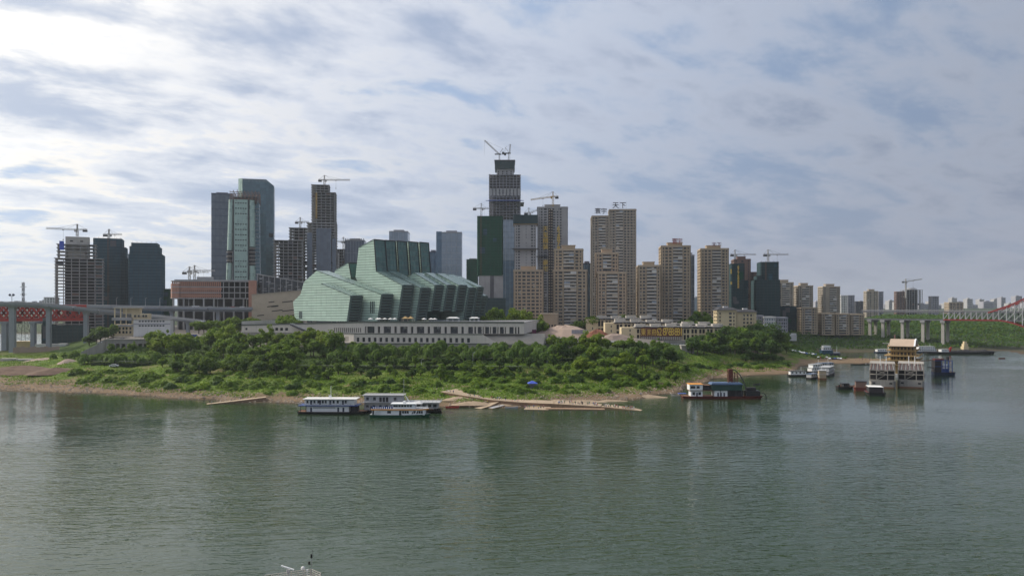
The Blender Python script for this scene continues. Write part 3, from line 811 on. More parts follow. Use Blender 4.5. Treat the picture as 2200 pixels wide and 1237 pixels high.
def roof_house(pl, w, d, h, z, mat='tan_wall', cx=0, cy=None):
    cy = cy if cy is not None else pl.d / 2
    r = pl.part('roof_house', mat, MB().box(cx - w / 2, cx + w / 2, cy - d / 2, cy + d / 2, z, z + h))
    pl.part('roof_slab', 'tan_trim' if mat.startswith('tan') else mat, MB().box(cx - w / 2 - .5, cx + w / 2 + .5, cy - d / 2 - .5, cy + d / 2 + .5, z + h, z + h + .5), r)
    return r

def flats(name, label, x0, x1, ytop, Y, base=26, k=.85, bays=(1, 1, 2.6, 1, 1), fh=3.15, wall='tan_wall', d=None, upper=None, glass='glass_window', crown=True, group='tan apartment towers behind the theatre', cat='apartment tower', rail='balcony_rail', blank=0):
    """apartment tower: glass core, a wall band on every floor, full height piers, balconies in the wide middle bays"""
    pl = Plot(name, label, x0, x1, Y, base, k, cat, group, d)
    w, dd, H = pl.w, pl.d, pl.h(ytop)
    def block(xa, xb, ya, yb, z0, z1, bays, tag_up=False):
        W = xb - xa; n = max(1, int(round((z1 - z0 - 1.5) / fh))); f = (z1 - z0 - 1.5) / n
        core = pl.part('glazing', glass, MB().box(xa + .5, xb - .5, ya + .55, yb - .5, z0, z1 - .6))
        band = box_mesh('wall_band', xa + .12, xb - .12, ya + .18, yb - .12, 0, f * .44, wall)
        rep(pl, 'wall_band', band, [z0 + f * i - f * .2 for i in range(n + 1)])
        tot = sum(abs(b) for b in bays); x = xa; pm = {}
        edges = [xa]
        for b in bays: x += W * abs(b) / tot; edges.append(x)
        pw = max(.55, min(1.5, W / tot * .34))
        for i, e in enumerate(edges):
            wd = pw * (1.5 if i in (0, len(edges) - 1) else 1.0)
            x0_, x1_ = (e, e + wd) if i == 0 else (e - wd, e) if i == len(edges) - 1 else (e - wd / 2, e + wd / 2)
            pl.part('pier', wall, MB().box(x0_, x1_, ya, ya + .9, z0, z1 - .3))
        for i, b in enumerate(bays):
            xa_, xb_ = edges[i] + pw / 2, edges[i + 1] - pw / 2
            if b > 2:
                bm = MB().box(xa_ + .2, xb_ - .2, ya - .9, ya + .35, 0, .18).box(xa_ + .2, xb_ - .2, ya - .9, ya - .75, .18, f * .40).mesh('balcony', rail)
                rep(pl, 'balcony', bm, [z0 + f * j - .05 for j in range(2, n)])
                rr_ = random.Random(int(x0 * 7 + z0)); half = (xb_ - xa_) / 2
                for j in rr_.sample(range(2, n), min(n - 3, max(2, n // 3))):
                    s_ = rr_.random() < .5; pl.part('enclosed_balcony', rr_.choice(['glass_pale', 'white_wall', 'glass_grey', 'tan_trim']), MB().box(xa_ + .3 + (half if s_ else 0), xa_ + half - .1 + (half if s_ else 0), ya - .85, ya + .3, z0 + f * j + .1, z0 + f * (j + 1) - .1 - (f * .12)))
            elif b > 1.2:
                c = (xa_ + xb_) / 2; pl.part('pier', wall, MB().box(c - .3, c + .3, ya + .05, ya + .8, z0, z1 - .3))
            elif b < 0:
                pl.part('blank_wall', wall, MB().box(xa_, xb_, ya + .08, ya + .7, z0, z1 - .3))
        ns = max(2, int((yb - ya) / 5))
        for sx in (xa, xb):
            for j in range(ns + 1):
                yy = ya + (yb - ya - 1.2) * j / ns
                pl.part('side_pier', wall, MB().box(sx - (.0 if sx == xa else .7) , sx + (.7 if sx == xa else 0), yy, yy + (1.2 if j % 2 == 0 else 2.0), z0, z1 - .4))
        co = pl.part('cornice', 'tan_trim' if wall.startswith('tan') else wall, MB().box(xa - .35, xb + .35, ya - .3, yb + .3, z1 - 1.6, z1 - .9))
        pl.part('parapet', wall, MB().box(xa + .1, xb - .1, ya + .12, yb - .1, z1 - .9, z1), co)
    if upper:
        ux0, ux1, uy, back = upper
        block(pl.x(ux0), pl.x(ux1), back, dd, H - 3, pl.h(uy), bays)
        H2 = pl.h(uy); roof_house(pl, (pl.x(ux1) - pl.x(ux0)) * .45, dd * .35, 3.2, H2, wall, (pl.x(ux0) + pl.x(ux1)) / 2, dd * .6)
    block(-w / 2, w / 2, 0, dd, 0, H, bays)
    if not upper and crown: roof_house(pl, w * .5, dd * .4, 3.0, H, wall)
    return pl

def frame_tower(name, label, x0, x1, ytop, Y, base=26, k=.85, fh=3.4, nc=6, d=None, conc='concrete', core=True, over=1.0, cat='tower', group='concrete towers under construction', slab_t=.55, z0=0.0, nd=4, pl=None, rail=False):
    own = pl is None
    pl = pl or Plot(name, label, x0, x1, Y, base, k, cat, group, d)
    w = pl.w if own else pl.x(x1) - pl.x(x0); cx = 0 if own else (pl.x(x0) + pl.x(x1)) / 2
    dd = d or pl.d; H = pl.h(ytop); n = max(1, int(round((H - z0) / fh))); f = (H - z0) / n
    slab = box_mesh('floor_slab', cx - w / 2 - over, cx + w / 2 + over, -over, dd + over, 0, slab_t, conc)
    rep(pl, 'floor_slab', slab, [z0 + f * i for i in range(1, n + 1)])
    cs = .8
    col = box_mesh('column', -cs / 2, cs / 2, -cs / 2, cs / 2, z0, H, conc)
    for i in range(nc + 1):
        for j in range(nd + 1):
            if 0 < j < nd and 0 < i < nc: continue
            ob('column', col, pl.root, (cx - w / 2 + .4 + (w - .8) * i / nc, .4 + (dd - .8) * j / nd, 0))
    if core:
        pl.part('core', 'shell_dark', MB().box(cx - w * .3, cx + w * .3, dd * .25, dd * .8, z0, H + .4))  # near-black core: shade inside the open floors is put into its colour
        # patches of block wall already built between the frames
        r = random.Random(hash(name) % 999)
        for q in range(int(n * .8)):
            i = r.randrange(nc); fl = r.randrange(n); xx = cx - w / 2 + .9 + (w - .8) * i / nc
            pl.part('infill_wall', r.choice(['shell_dark', 'concrete_dark', 'brown_wall']), MB().box(xx, xx + (w - .8) / nc - .9, .5 + r.random() * 2.5, 3.4, z0 + f * fl + slab_t, z0 + f * (fl + 1) - .02))
    return pl

def clad_tower(name, label, x0, x1, ytop, Y, base=26, k=.85, glass='glass_grey', band='steel_grey', fh=4.0, mull=6, d=None, top=None, step=1, cat='tower', group='glass office towers in the skyline', bw=.35, crown=0):
    pl = Plot(name, label, x0, x1, Y, base, k, cat, group, d)
    w, dd, H = pl.w, pl.d, pl.h(ytop)
    if top is None:
        pl.part('curtain_wall', glass, MB().box(-w / 2, w / 2, 0, dd, 0, H))
    else:
        top(pl)
    n = int(H / fh / step)
    bm = box_mesh('floor_band', -w / 2 - .12, w / 2 + .12, -.12, dd + .12, 0, bw, band)
    rep(pl, 'floor_band', bm, [H - fh * step * (i + .3) for i in range(1, n)])
    mm = box_mesh('mullion', -.12, .12, -.3, 0, 0, H - .2, band)
    for i in range(1, mull): ob('mullion', mm, pl.root, (-w / 2 + w * i / mull, 0, 0))
    if crown:
        pl.part('crown', band, MB().box(-w / 2 - .1, w / 2 + .1, -.1, .4, H, H + crown).box(-w / 2 - .1, w / 2 + .1, dd - .4, dd + .1, H, H + crown))
    else:
        pl.part('parapet', band, MB().box(-w / 2 - .15, w / 2 + .15, -.15, dd + .15, H - .3, H + 1.0))
        pl.part('plant_room', 'grey_wall', MB().box(-w * .3, w * .25, dd * .3, dd * .8, H + 1.0, H + 3.6))
    return pl

def netted(name, label, x0, x1, Y, steps, base=26, k=.85, mat='net_dark', d=None, group='towers wrapped in safety netting', hoist=None, cat='tower'):
    """steps: (x0, x1, ytop, front setback) blocks wrapped in netting"""
    pl = Plot(name, label, x0, x1, Y, base, k, cat, group, d)
    for i, (a, b, yt, sb) in enumerate(steps):
        xa, xb = pl.x(a), pl.x(b); H = pl.h(yt)
        c = 1.2; z0 = 0
        pl.part('netting', mat, MB().prism([(xa + c, sb), (xb - c, sb), (xb, sb + c), (xb, pl.d), (xa, pl.d), (xa, sb + c)], z0, H))
        bar = MB().box(xa - .12, xb + .12, sb - .14, pl.d + .1, 0, .22).mesh('scaffold_lift', mat)
        rep(pl, 'scaffold_lift', bar, np.arange(H - .4, max(0, H - 110), -6.4))
        pole = box_mesh('scaffold_pole', -.08, .08, -.2, .0, 0, H + 1.6, 'steel_dark')
        m = max(3, int((xb - xa) / 4.5))
        for j in range(m + 1): ob('scaffold_pole', pole, pl.root, (xa + c + (xb - xa - 2 * c) * j / m, sb - .02, 0))
    rr_ = random.Random(int(x0)); a, b, yt, sb = steps[0]
    for q in range(9):
        xa, xb = pl.x(a), pl.x(b); w_ = rr_.uniform(3, 7); xx = rr_.uniform(xa + 1.5, max(xa + 1.6, xb - w_ - 1.5)); zz = rr_.uniform(.25, .92) * pl.h(yt)
        pl.part('loose_net', rr_.choice(['net_black', 'net_dark', 'net_green', 'concrete_dark']) if mat != 'net_green' else rr_.choice(['net_green', 'net_dark']), MB().prism([(xx, sb - .3), (xx + w_, sb - .25), (xx + w_, sb - .15), (xx, sb - .18)], zz, zz + rr_.uniform(3, 9)))
    if hoist is not None:
        hx = pl.x(hoist); hz = pl.h(steps[0][2]); mb = MB(); y = steps[0][3] - 1.2
        for s in (-.6, .6): mb.box(hx + s - .1, hx + s + .1, y - .5, y - .3, 0, hz)
        for z in np.arange(2, hz, 2.4): mb.beam((hx - .6, y - .4, z), (hx + .6, y - .4, z + 2.2), .16)
        pl.part('hoist_mast', 'hull_rust', mb)
    return pl

def lattice(mb, p, q, w, bay, t=.22, tri=False):
    p, q = Vector(p), Vector(q); d = (q - p); L = d.length; d.normalize()
    up = Vector((0, 0, 1)) if abs(d.z) < .8 else Vector((0, 1, 0))
    a = d.cross(up).normalized() * (w / 2); b = a.cross(d).normalized() * (w / 2)
    cor = [-a - b, a - b, b * 1.1] if tri else [-a - b, a - b, a + b, -a + b]
    for c in cor: mb.beam(p + c, q + c, t * 1.5)
    n = max(1, int(L / bay)); nc = len(cor)
    for i in range(n):
        s0 = p + d * (L * i / n); s1 = p + d * (L * (i + 1) / n)
        for j in range(nc):
            c0, c1 = cor[j], cor[(j + 1) % nc]
            if i % 2: c0, c1 = c1, c0
            mb.beam(s0 + c0, s1 + c1, t)
def crane(label, px, ytop_mast, Y, jib_px, counter_px, base_y, yaw=0.0, droop=0.0, mat='crane_white', luff=None, t=.2):
    """tower crane standing on a roof: mast foot at picture row base_y, slewing top at ytop_mast; jib runs to jib_px"""
    X, z0, z1 = gx(px, Y), gz(base_y, Y), gz(ytop_mast, Y)
    r = thing('tower_crane', label, 'crane', (X, Y, z0), 0, 'tower cranes over the building sites')
    hm = z1 - z0; lj = (jib_px - px) * Y / F; lc = (counter_px - px) * Y / F
    mb = MB(); lattice(mb, (0, 0, 0), (0, 0, hm), 1.7, 2.2, t); mb.build('mast', mat, r)
    s = 1 if lj > 0 else -1
    if luff is None:
        mb = MB(); lattice(mb, (0, 0, hm + .8), (lj, 0, hm + .8 + droop), 1.3, 2.2, t, tri=True); mb.build('jib', mat, r)
        mb = MB(); lattice(mb, (0, 0, hm + .8), (lc, 0, hm + .8), 1.2, 2.2, t); mb.build('counter_jib', mat, r)
        mb = MB(); lattice(mb, (0, 0, hm + .5), (0, 0, hm + 6.5), .9, 1.6, t); mb.build('apex', mat, r)
        mb = MB(); mb.beam((0, 0, hm + 6.4), (lj * .62, 0, hm + 1.6 + droop * .6), .14).beam((0, 0, hm + 6.4), (lj * .3, 0, hm + 1.6 + droop * .3), .14).beam((0, 0, hm + 6.4), (lc * .9, 0, hm + 1.4), .14); mb.build('pendant', 'steel_dark', r)
        MB().box(min(lc, lc + s * 4), max(lc, lc + s * 4), -1, 1, hm - 1.6, hm + .6).build('counterweight', 'steel_dark', r)
        MB().box(s * .9, s * 2.6, -1.0, 1.0, hm - 1.5, hm + .8).build('cab', mat, r)
        mb = MB(); xt = lj * .45; mb.box(xt - .6, xt + .6, -.6, .6, hm - .5 + droop * .45, hm + .1 + droop * .45).beam((xt, 0, hm + droop * .45), (xt, 0, hm - 9), .1).box(xt - .4, xt + .4, -.3, .3, hm - 10, hm - 9); mb.build('trolley', 'steel_dark', r)
    else:
        tip = Vector((lj, 0, gz(luff, Y) - z0))
        mb = MB(); lattice(mb, (s * 1, 0, hm + 1), tip, 1.5, 2.4, t); mb.build('jib', mat, r)
        mb = MB(); mb.beam((0, 0, hm + 1), (-s * 5, 0, hm + 9), .6).beam((-s * 6, 0, hm + .5), (-s * 5, 0, hm + 9), .4); mb.build('apex', mat, r)
        mb = MB(); mb.beam((-s * 5, 0, hm + 9), tip, .13).beam(tip, tip - Vector((0, 0, 22)), .12); mb.build('pendant', 'steel_dark', r)
        MB().box(-7, 3, -1.6, 1.6, hm - .3, hm + .9).build('machinery_deck', 'steel_dark', r)
        MB().box(-s * 8.5 - 1.5, -s * 8.5 + 1.5, -1.4, 1.4, hm - 1.4, hm + 2.2).build('counterweight', 'steel_dark', r)
        MB().box(s * 1.2, s * 2.8, -2, -.5, hm - .5, hm + 1.8).build('cab', mat, r)
    return r

def glyph(ch, size, depth, mat, bold=0.0):
    cu = bpy.data.curves.new('glyph', 'FONT'); cu.body = ch; cu.size = 1.0; cu.extrude = depth / size / 2; cu.offset = bold; cu.resolution_u = 2
    cu.align_x = 'CENTER'
    o = bpy.data.objects.new('glyph', cu); C.objects.link(o); bpy.context.view_layer.update()
    me = bpy.data.meshes.new_from_object(o.evaluated_get(bpy.context.evaluated_depsgraph_get()))
    bpy.data.objects.remove(o); bpy.data.curves.remove(cu)
    co = np.zeros(len(me.vertices) * 3); me.vertices.foreach_get('co', co); co = co.reshape(-1, 3)
    lo, hi = co.min(0), co.max(0); h = hi[1] - lo[1]
    co = (co - [(lo[0] + hi[0]) / 2, lo[1], 0]) * size
    co = np.stack([co[:, 0], -co[:, 2], co[:, 1]], 1)               # upright, facing -y
    me.vertices.foreach_set('co', co.ravel()); me.materials.clear(); me.materials.append(MAT[mat]); me.update(); me.name = 'letter'
    return me, h * size
def letters(parent, text, x, z, y, size, mat, vertical=True, pitch=None, depth=.3, bold=.02, squash=1.0):
    cache = {}
    for i, ch in enumerate(text):
        if ch == ' ': continue
        if ch not in cache: cache[ch] = glyph(ch, size, depth, mat, bold)[0]
        p = pitch or size * 1.1
        o = ob('letter', cache[ch], parent, (x, y, z - p * i) if vertical else (x + p * i, y, z))
        o.scale = (squash, 1, 1)
def roof_sign(text, px0, px1, y0, y1, Y, label, mat):
    z0, z1 = gz(y1, Y), gz(y0, Y); w = gx(px1, Y) - gx(px0, Y); n = len(text)
    r = thing('rooftop_sign', label, 'sign', (gx(px0, Y), Y, z0), 0)
    fr = MB(); h = z1 - z0
    for i in range(n * 2 + 1):
        x = w * i / (2 * n); fr.beam((x, .5, 0), (x, .5, h), .12)
    for zz in (.1, .5, .95): fr.beam((0, .5, h * zz), (w, .5, h * zz), .12)
    fr.build('frame', 'steel_grey', r)
    letters(r, text, w / n / 2, .3, 0, h * 1.0, mat, vertical=False, pitch=w / n, bold=.012)

# ---- left: building site beside the bridge
pl = frame_tower('concrete_frame_tower', 'bare concrete frame tower at the far left, crane and pale core on top', 119, 222, 556, 800, 24, .92, 3.1, 6, d=30)
frame_tower('', '', 124, 206, 526, 800, fh=3.3, nc=5, d=24, core=False, z0=pl.h(556), pl=pl)
cw = MB().box(pl.x(140), pl.x(192), 5, 20, pl.h(556), pl.h(508)).box(pl.x(147), pl.x(183), 1.5, 5, pl.h(556), pl.h(541))
pl.part('lift_core', 'concrete_light', cw)
pl.part('blue_sheet', 'tarp_blue', MB().box(pl.x(128), pl.x(138), -1.3, -1.1, pl.h(538), pl.h(519)))
for x in (150, 172): pl.part('core_window', 'shell_dark', MB().box(pl.x(x), pl.x(x) + 2.6, 4.9, 5.2, pl.h(519), pl.h(516)))
netted('netted_tower', 'dark netted tower directly behind the bare concrete frame at the left', 200, 268, 850, [(200, 262, 512, 0), (198, 270, 530, 4), (215, 276, 553, 8)], 24, .8, 'net_dark', 30, hoist=233)
netted('netted_tower', 'dark blue netted tower with stepped top, rightmost of the left pair', 276, 347, 830, [(280, 337, 521, 6), (277, 342, 529, 3), (275, 349, 546, 0)], 24, .75, 'net_dark', 32)
crane('tower crane on the concrete frame tower at the far left', 166, 495, 806, 99, 187, 508, droop=1.5)
crane('short tower crane on the dark netted tower at the left', 234, 505, 856, 262, 222, 520)
# ---- brick building on stilts
def stilt_building():
    pl = Plot('stilt_building', 'long half built building on tall columns with pink brick infill', 366, 552, 770, 24, .7, 'building', d=34)
    w, d = pl.w, pl.d; z0, z1 = pl.h(640), pl.h(603)
    cm = MB().cyl(0, 0, 0, z0, .9, 8).mesh('column', 'concrete')
    for i in range(9):
        for y in (2.5, d - 3): ob('column', cm, pl.root, (-w / 2 + 3 + (w - 6) * i / 8, y, 0))
    sl = MB().prism([(-w / 2, 5), (-w / 2 + 1.5, 1.2), (-w / 2 + 5, 0), (w / 2, 0), (w / 2, d), (-w / 2, d)], 0, .8).mesh('floor_slab', 'concrete')
    rep(pl, 'floor_slab', sl, np.linspace(z0, z1, 4) - .8)
    n = 26; xs = np.linspace(pl.x(366) + 1.2, pl.x(476), n)
    pm = box_mesh('brick_pier', 0, (xs[1] - xs[0]) * .66, -.25, .6, z0, z1 - .8, 'brick_pink')
    for i, x in enumerate(xs[:-1]):
        if i < 8 or i % 1 == 0: ob('brick_pier', pm, pl.root, (x, .35 if i > 3 else .6 + (3 - i) * 1.2, 0))
    for zz in (z0 + 1.2, (z0 + z1) / 2 - .4): pl.part('brick_band', 'brick_pink', MB().box(pl.x(366) + 3.5, pl.x(476), .15, .8, zz, zz + 1.7))
    pl.part('brick_end', 'brick_pink', MB().prism([(-w / 2 + .1, 5.2), (-w / 2 + 1.6, 1.3), (-w / 2 + 5, .1), (-w / 2 + 11, .1), (-w / 2 + 11, 3), (-w / 2 + .2, d - 1)], z0, z1 - 3))
    pl.part('brick_tower', 'brick_pink', MB().box(pl.x(535), pl.x(552), -1.2, 8, 0, z1 + .3))
    pl.part('core', 'shell_dark', MB().box(-w * .42, w * .4, d * .4, d * .9, 0, z1 - .2))
    col = box_mesh('frame_post', -.35, .35, 0, .7, z0, z1, 'concrete')
    for x in (480, 492, 504, 516, 528): ob('frame_post', col, pl.root, (pl.x(x), .3, 0))
    pl.part('parapet', 'concrete', MB().box(-w / 2 + 4, w / 2, .1, .6, z1, z1 + 1.0).box(-w / 2 + 4, w / 2, d - .6, d, z1, z1 + 1.0), kind='stuff')
    pl.part('roof_house', 'concrete', MB().box(pl.x(420), pl.x(454), 10, 22, z1, pl.h(594)))
stilt_building()
crane('left of the twin low cranes behind the brick building on stilts', 407, 586, 800, 449, 392, 602, mat='crane_white')
crane('right of the twin low cranes behind the brick building on stilts', 418, 583, 830, 462, 403, 602, mat='crane_white')
netted('netted_block', 'low green netted block left of the brick building on stilts', 334, 366, 850, [(334, 366, 624, 0), (340, 366, 620, 3)], 24, .7, 'net_green', 22)
# ---- office cluster on the left
clad_tower('office_tower', 'blue grey glass slab tower, leftmost of the office cluster', 454, 500, 417, 1020, 26, .8, 'glass_grey', 'navy_paint', 4.3, 5, d=36, step=2, bw=.8)
def tall_top(pl):
    w, d, H = pl.w, pl.d, pl.h(385); h2 = pl.h(396)
    pl.part('curtain_wall', 'glass_teal', MB().prism([(-w / 2 + 5, 0), (w / 2 - 9, 0), (w / 2, 9), (w / 2, d), (-w / 2, d), (-w / 2, 5)], 0, [H, H, h2, h2, H, H]))
    pl.part('lit_corner', 'glass_mint', MB().prism([(-w / 2 - .2, 4.9), (-w / 2 + 4.9, -.2), (-w / 2 + 5.1, .2), (-w / 2 + .2, 5.2)], 0, H + .4))  # light on the left chamfer is put into this paler glass colour
def tall_tower():
    pl = Plot('office_tower', 'tallest dark teal glass tower of the left cluster, angled corner and flat crown', 512, 588, 1000, 26, .8, 'tower', 'glass office towers in the skyline', 40)
    tall_top(pl); w, d, H = pl.w, pl.d, pl.h(397)
    bm = MB().prism([(-w / 2 + 5, -.12), (w / 2 - 9, -.12), (w / 2 + .12, 9), (w / 2 + .12, d), (-w / 2 - .12, d), (-w / 2 - .12, 5)], 0, .3).mesh('floor_band', 'navy_paint')
    rep(pl, 'floor_band', bm, np.arange(H, 20, -4.2))
    fin = box_mesh('crown_fin', -.15, .15, -.3, .2, pl.h(391), pl.h(384), 'steel_grey')
    for x in np.linspace(-w / 2 + 5.5, w / 2 - 9, 18): ob('crown_fin', fin, pl.root, (x, 0, 0))
    pl.part('louvre_panel', 'shell_dark', MB().box(w / 2 - 7, w / 2 - 1, 3.2, 9, pl.h(508), pl.h(500)))
tall_tower()
def mint_tower():
    pl = Plot('mint_tower', 'tapered pale mint tower with dark steel crown in front of the glass towers', 484, 560, 890, 26, .8, 'tower', d=34)
    w, d = pl.w, pl.d; H = pl.h(429); Hc = pl.h(407)
    fr = MB()
    # side body, leaning inwards
    pl.part('side_body', 'glass_teal', MB().prism([(-w * .3, 4), (w * .5, 4), (w * .5, d), (-w * .3, d)], 0, H - 2, scale=.86))
    bm = MB().prism([(w * .18, 3.8), (w * .5 + .2, 3.8), (w * .5 + .2, d), (w * .18, d)], 0, .35).mesh('floor_band', 'steel_grey')
    for z in np.arange(6, H - 6, 4.1):
        o = ob('floor_band', bm, pl.root, (0, 0, z)); f = 1 - .14 * z / H; o.scale = (f, 1, 1)
    # centre panel with rows of slits
    xa, xb = pl.x(503), pl.x(532); n = 5; nf = 24; f = H / nf
    ops = []
    for i in range(nf):
        if i % 7 == 6: continue
        for j in range(n):
            c = (xb - xa) * (j + .75) / (n + .5); ops.append((c - .8, c + .8, f * i + 1.4, f * i + 2.6))
    mb = MB(); wall_open(mb, (xa, 0, 0), (1, 0, 0), xb - xa, H, ops, .7, 0, 1)
    pl.part('centre_panel', ['glass_mint', 'shell_dark'], mb)
    pl.part('centre_backing', 'shell_dark', MB().box(xa, xb, .72, 5, 0, H))
    # round corner bays with open floors
    for (c0, r0, c1, r1, gaps) in ((pl.x(489), 3.6, pl.x(497), 3.0, ((.5, .6), (.22, .32))), (pl.x(542), 4.2, pl.x(540), 3.6, ((.48, .63), (0, .1)))):
        zc = [0.0] + sorted([q for g in gaps for q in g if q > 0]) + [1.0]
        for z0, z1 in zip(zc, zc[1:]):
            op = any(abs(g[0] - z0) < 1e-6 for g in gaps)
            A = lambda q: (c0 + (c1 - c0) * q, 4.2, H * q)
            if op:
                k = int(H * (z1 - z0) / 4.1)
                for i in range(k):
                    q = z0 + (z1 - z0) * (i + .5) / k; p = Vector(A(q)); pl.part('floor_ring', 'concrete_light', MB().tube([p, p + Vector((0, 0, .6))], r0 + .1, 12))
                pl.part('open_core', 'shell_dark', MB().tube([A(z0), A(z1)], r0 * .75, 10))
            else:
                pl.part('round_bay', 'glass_mint', MB().tube([A(z0), A(z1)], [r0 + (r1 - r0) * z0, r0 + (r1 - r0) * z1], 14), None).data.polygons.foreach_set('use_smooth', [False] * 16)
    pl.part('channel', 'steel_dark', MB().box(xb + .1, xb + 1.6, .6, 2, 0, H))
    pl.part('channel', 'steel_dark', MB().box(xa - 1.4, xa - .1, .6, 2, 0, H))
    # crown of dark steel
    mb = MB(); xs = np.linspace(pl.x(494), pl.x(557), 9)
    for x in xs:
        for y in (1, d * .5, d - 4): mb.beam((x, y, H - 3), (x, y, Hc - (abs(x) % 3)), .5)
    for y in (1, d * .5, d - 4):
        for z in (H + 1, H + 4.5, Hc - 3): mb.beam((xs[0], y, z), (xs[-1], y, z), .55)
        for x, x2 in zip(xs, xs[1:]): mb.beam((x, y, H), (x2, y, Hc - 1), .3)
    for x in xs: mb.beam((x, 1, H + 4), (x, d - 4, Hc - 2), .35)
    pl.part('steel_crown', 'brown_wall', mb, kind='stuff')
    pl.part('crown_deck', 'steel_dark', MB().box(pl.x(500), pl.x(552), 3, d - 6, H - 4, H + 3.5))
mint_tower()
# low steel-and-glass hall and sloping pale hall left of the theatre
def museum():
    pl = Plot('exhibition_hall', 'dark glass hall with a sloping roof behind the pale striped hall', 553, 652, 800, 24, .6, 'building', d=40)
    w, d = pl.w, pl.d; h0, h1 = pl.h(590), pl.h(607)
    pl.part('glass_wall', 'glass_dark', MB().prism([(-w / 2, 0), (w / 2, 0), (w / 2, d), (-w / 2, d)], 0, [h0, h1, h1, h0]))
    pl.part('roof', 'steel_grey', MB().prism([(-w / 2 - .6, -.8), (w / 2 + .6, -.8), (w / 2 + .6, d), (-w / 2 - .6, d)], [h0, h1, h1, h0], [h0 + 1.0, h1 + 1.0, h1 + 1.0, h0 + 1.0]))
    for i in range(9):
        f = i / 8; x = -w / 2 + w * f; pl.part('post', 'steel_grey', MB().box(x - .3, x + .3, -.5, 0, 0, h0 + (h1 - h0) * f))
    r = random.Random(5)
    for i in range(40):
        f = r.random() * .9; x = -w / 2 + w * f; z = 2 + r.random() * ((h0 + (h1 - h0) * f) - 5); pl.part('louvre_bar', 'grey_paint', MB().box(x, x + 2 + r.random() * 4, -.42, -.1, z, z + .5))
    pl = Plot('striped_hall', 'pale stone hall with dark slanting slots left of the theatre', 541, 652, 740, 25, .6, 'building', d=40)
    w, d = pl.w, pl.d; h0, h1 = pl.h(634), pl.h(624)
    pl.part('wall', 'tan_trim', MB().prism([(-w / 2, 0), (w / 2, 0), (w / 2, d), (-w / 2, d)], 0, [h0, h1, h1, h0]))
    pl.part('roof_edge', 'tan_wall_grey', MB().prism([(-w / 2 - .3, -.4), (w / 2 + .3, -.4), (w / 2 + .3, d), (-w / 2 - .3, d)], [h0, h1, h1, h0], [h0 + .7, h1 + .7, h1 + .7, h0 + .7]))
    for i in range(16):
        x = -w / 2 + 2 + r.random() * (w - 14); z = 2.5 + (i % 7) * (h0 - 5) / 7; L = 4 + r.random() * 8
        mb = MB(); mb.beam((x, -.05, z), (x + L, -.05, z + L * .12), .3, h=.75); pl.part('slot', 'shell_dark', mb)
museum()
frame_tower('concrete_frame_block', 'wide open concrete frame block right of the mint tower, rusty scaffold on its corner', 588, 650, 517, 920, 26, .8, 3.6, 6, d=34)
frame_tower('concrete_frame_tower', 'concrete frame with solid core, left of the tall bare tower', 622, 662, 490, 980, 26, .8, 3.7, 4, d=30)
crane('tower crane on the concrete frame left of the tall bare tower', 645, 478, 985, 664, 634, 489)
pl = frame_tower('concrete_frame_tower', 'tall slim bare concrete tower, lower half already clad in grey glass', 670, 720, 414, 960, 26, .75, 3.35, 5, d=30)
frame_tower('', '', 670, 706, 398, 960, fh=3.35, nc=4, d=24, core=True, z0=pl.h(414), pl=pl)
frame_tower('', '', 661, 721, 480, 960, fh=3.35, nc=6, d=30, core=False, z0=0, over=1.4, pl=pl)
pl.part('glass_cladding', 'glass_grey', MB().box(pl.x(680), pl.x(712), -2.4, -1.5, 0, pl.h(491)))
pl.part('glass_cladding', 'glass_grey', MB().box(pl.x(660), pl.x(671), -2.2, -1.5, 0, pl.h(500)))
pl.part('glass_cladding', 'glass_grey', MB().box(pl.x(714), pl.x(722.5), -2.2, -1.5, 0, pl.h(512)))
mm = box_mesh('mullion', -.1, .1, -2.65, -2.4, 0, pl.h(491), 'steel_dark')
for px in (688, 696, 704): ob('mullion', mm, pl.root, (pl.x(px), 0, 0))
pl.part('hoist_stack', 'yellow_wood', MB().box(pl.x(678), pl.x(682), -1.6, -1.1, pl.h(470), pl.h(415)))
crane('tower crane on top of the tall slim bare concrete tower', 697, 388, 965, 752, 684, 398, t=.24)
frame_tower('concrete_frame_block', 'low concrete frame in the gap right of the slim bare tower', 724, 740, 536, 1010, 26, .8, 3.6, 3, d=22)
crane('slender crane in the gap right of the slim bare tower', 738, 520, 1014, 722, 745, 536)
pl = clad_tower('office_tower', 'grey office tower with a toothed roofline left of the theatre roof', 741, 783, 517, 1010, 26, .6, 'glass_grey', 'steel_grey', 4.0, 7, d=34, step=3)
tooth = box_mesh('roof_fin', -.5, .5, -.3, .6, pl.h(517), pl.h(512), 'steel_grey')
for x in np.linspace(-pl.w / 2 + 1, pl.w / 2 - 1, 9): ob('roof_fin', tooth, pl.root, (x, 0, 0))
clad_tower('office_tower', 'pale office tower rising behind the theatre roof', 836, 876, 498, 1060, 26, .35, 'glass_pale', 'steel_grey', 4.0, 4, d=34, step=2)
clad_tower('office_tower', 'lower dark blue block left of the tall pale slab', 921, 940, 542, 1040, 26, .5, 'glass_blue', 'navy_paint', 4.0, 3, d=26, step=3)
pl = clad_tower('office_tower', 'tall pale grey glass slab right of the theatre roof', 949, 992, 500, 1010, 26, .5, 'glass_pale', 'steel_grey', 3.9, 4, d=32, step=2, bw=.25)
pl.part('dark_side', 'glass_blue', MB().box(pl.x(937), pl.x(949) - .05, 2, 30, 0, pl.h(497)))
netted('netted_tower', 'short green netted tower left of the big green netted tower', 1002, 1027, 1000, [(1002, 1027, 557, 0), (1008, 1024, 555, 4)], 26, .8, 'net_green', 24)
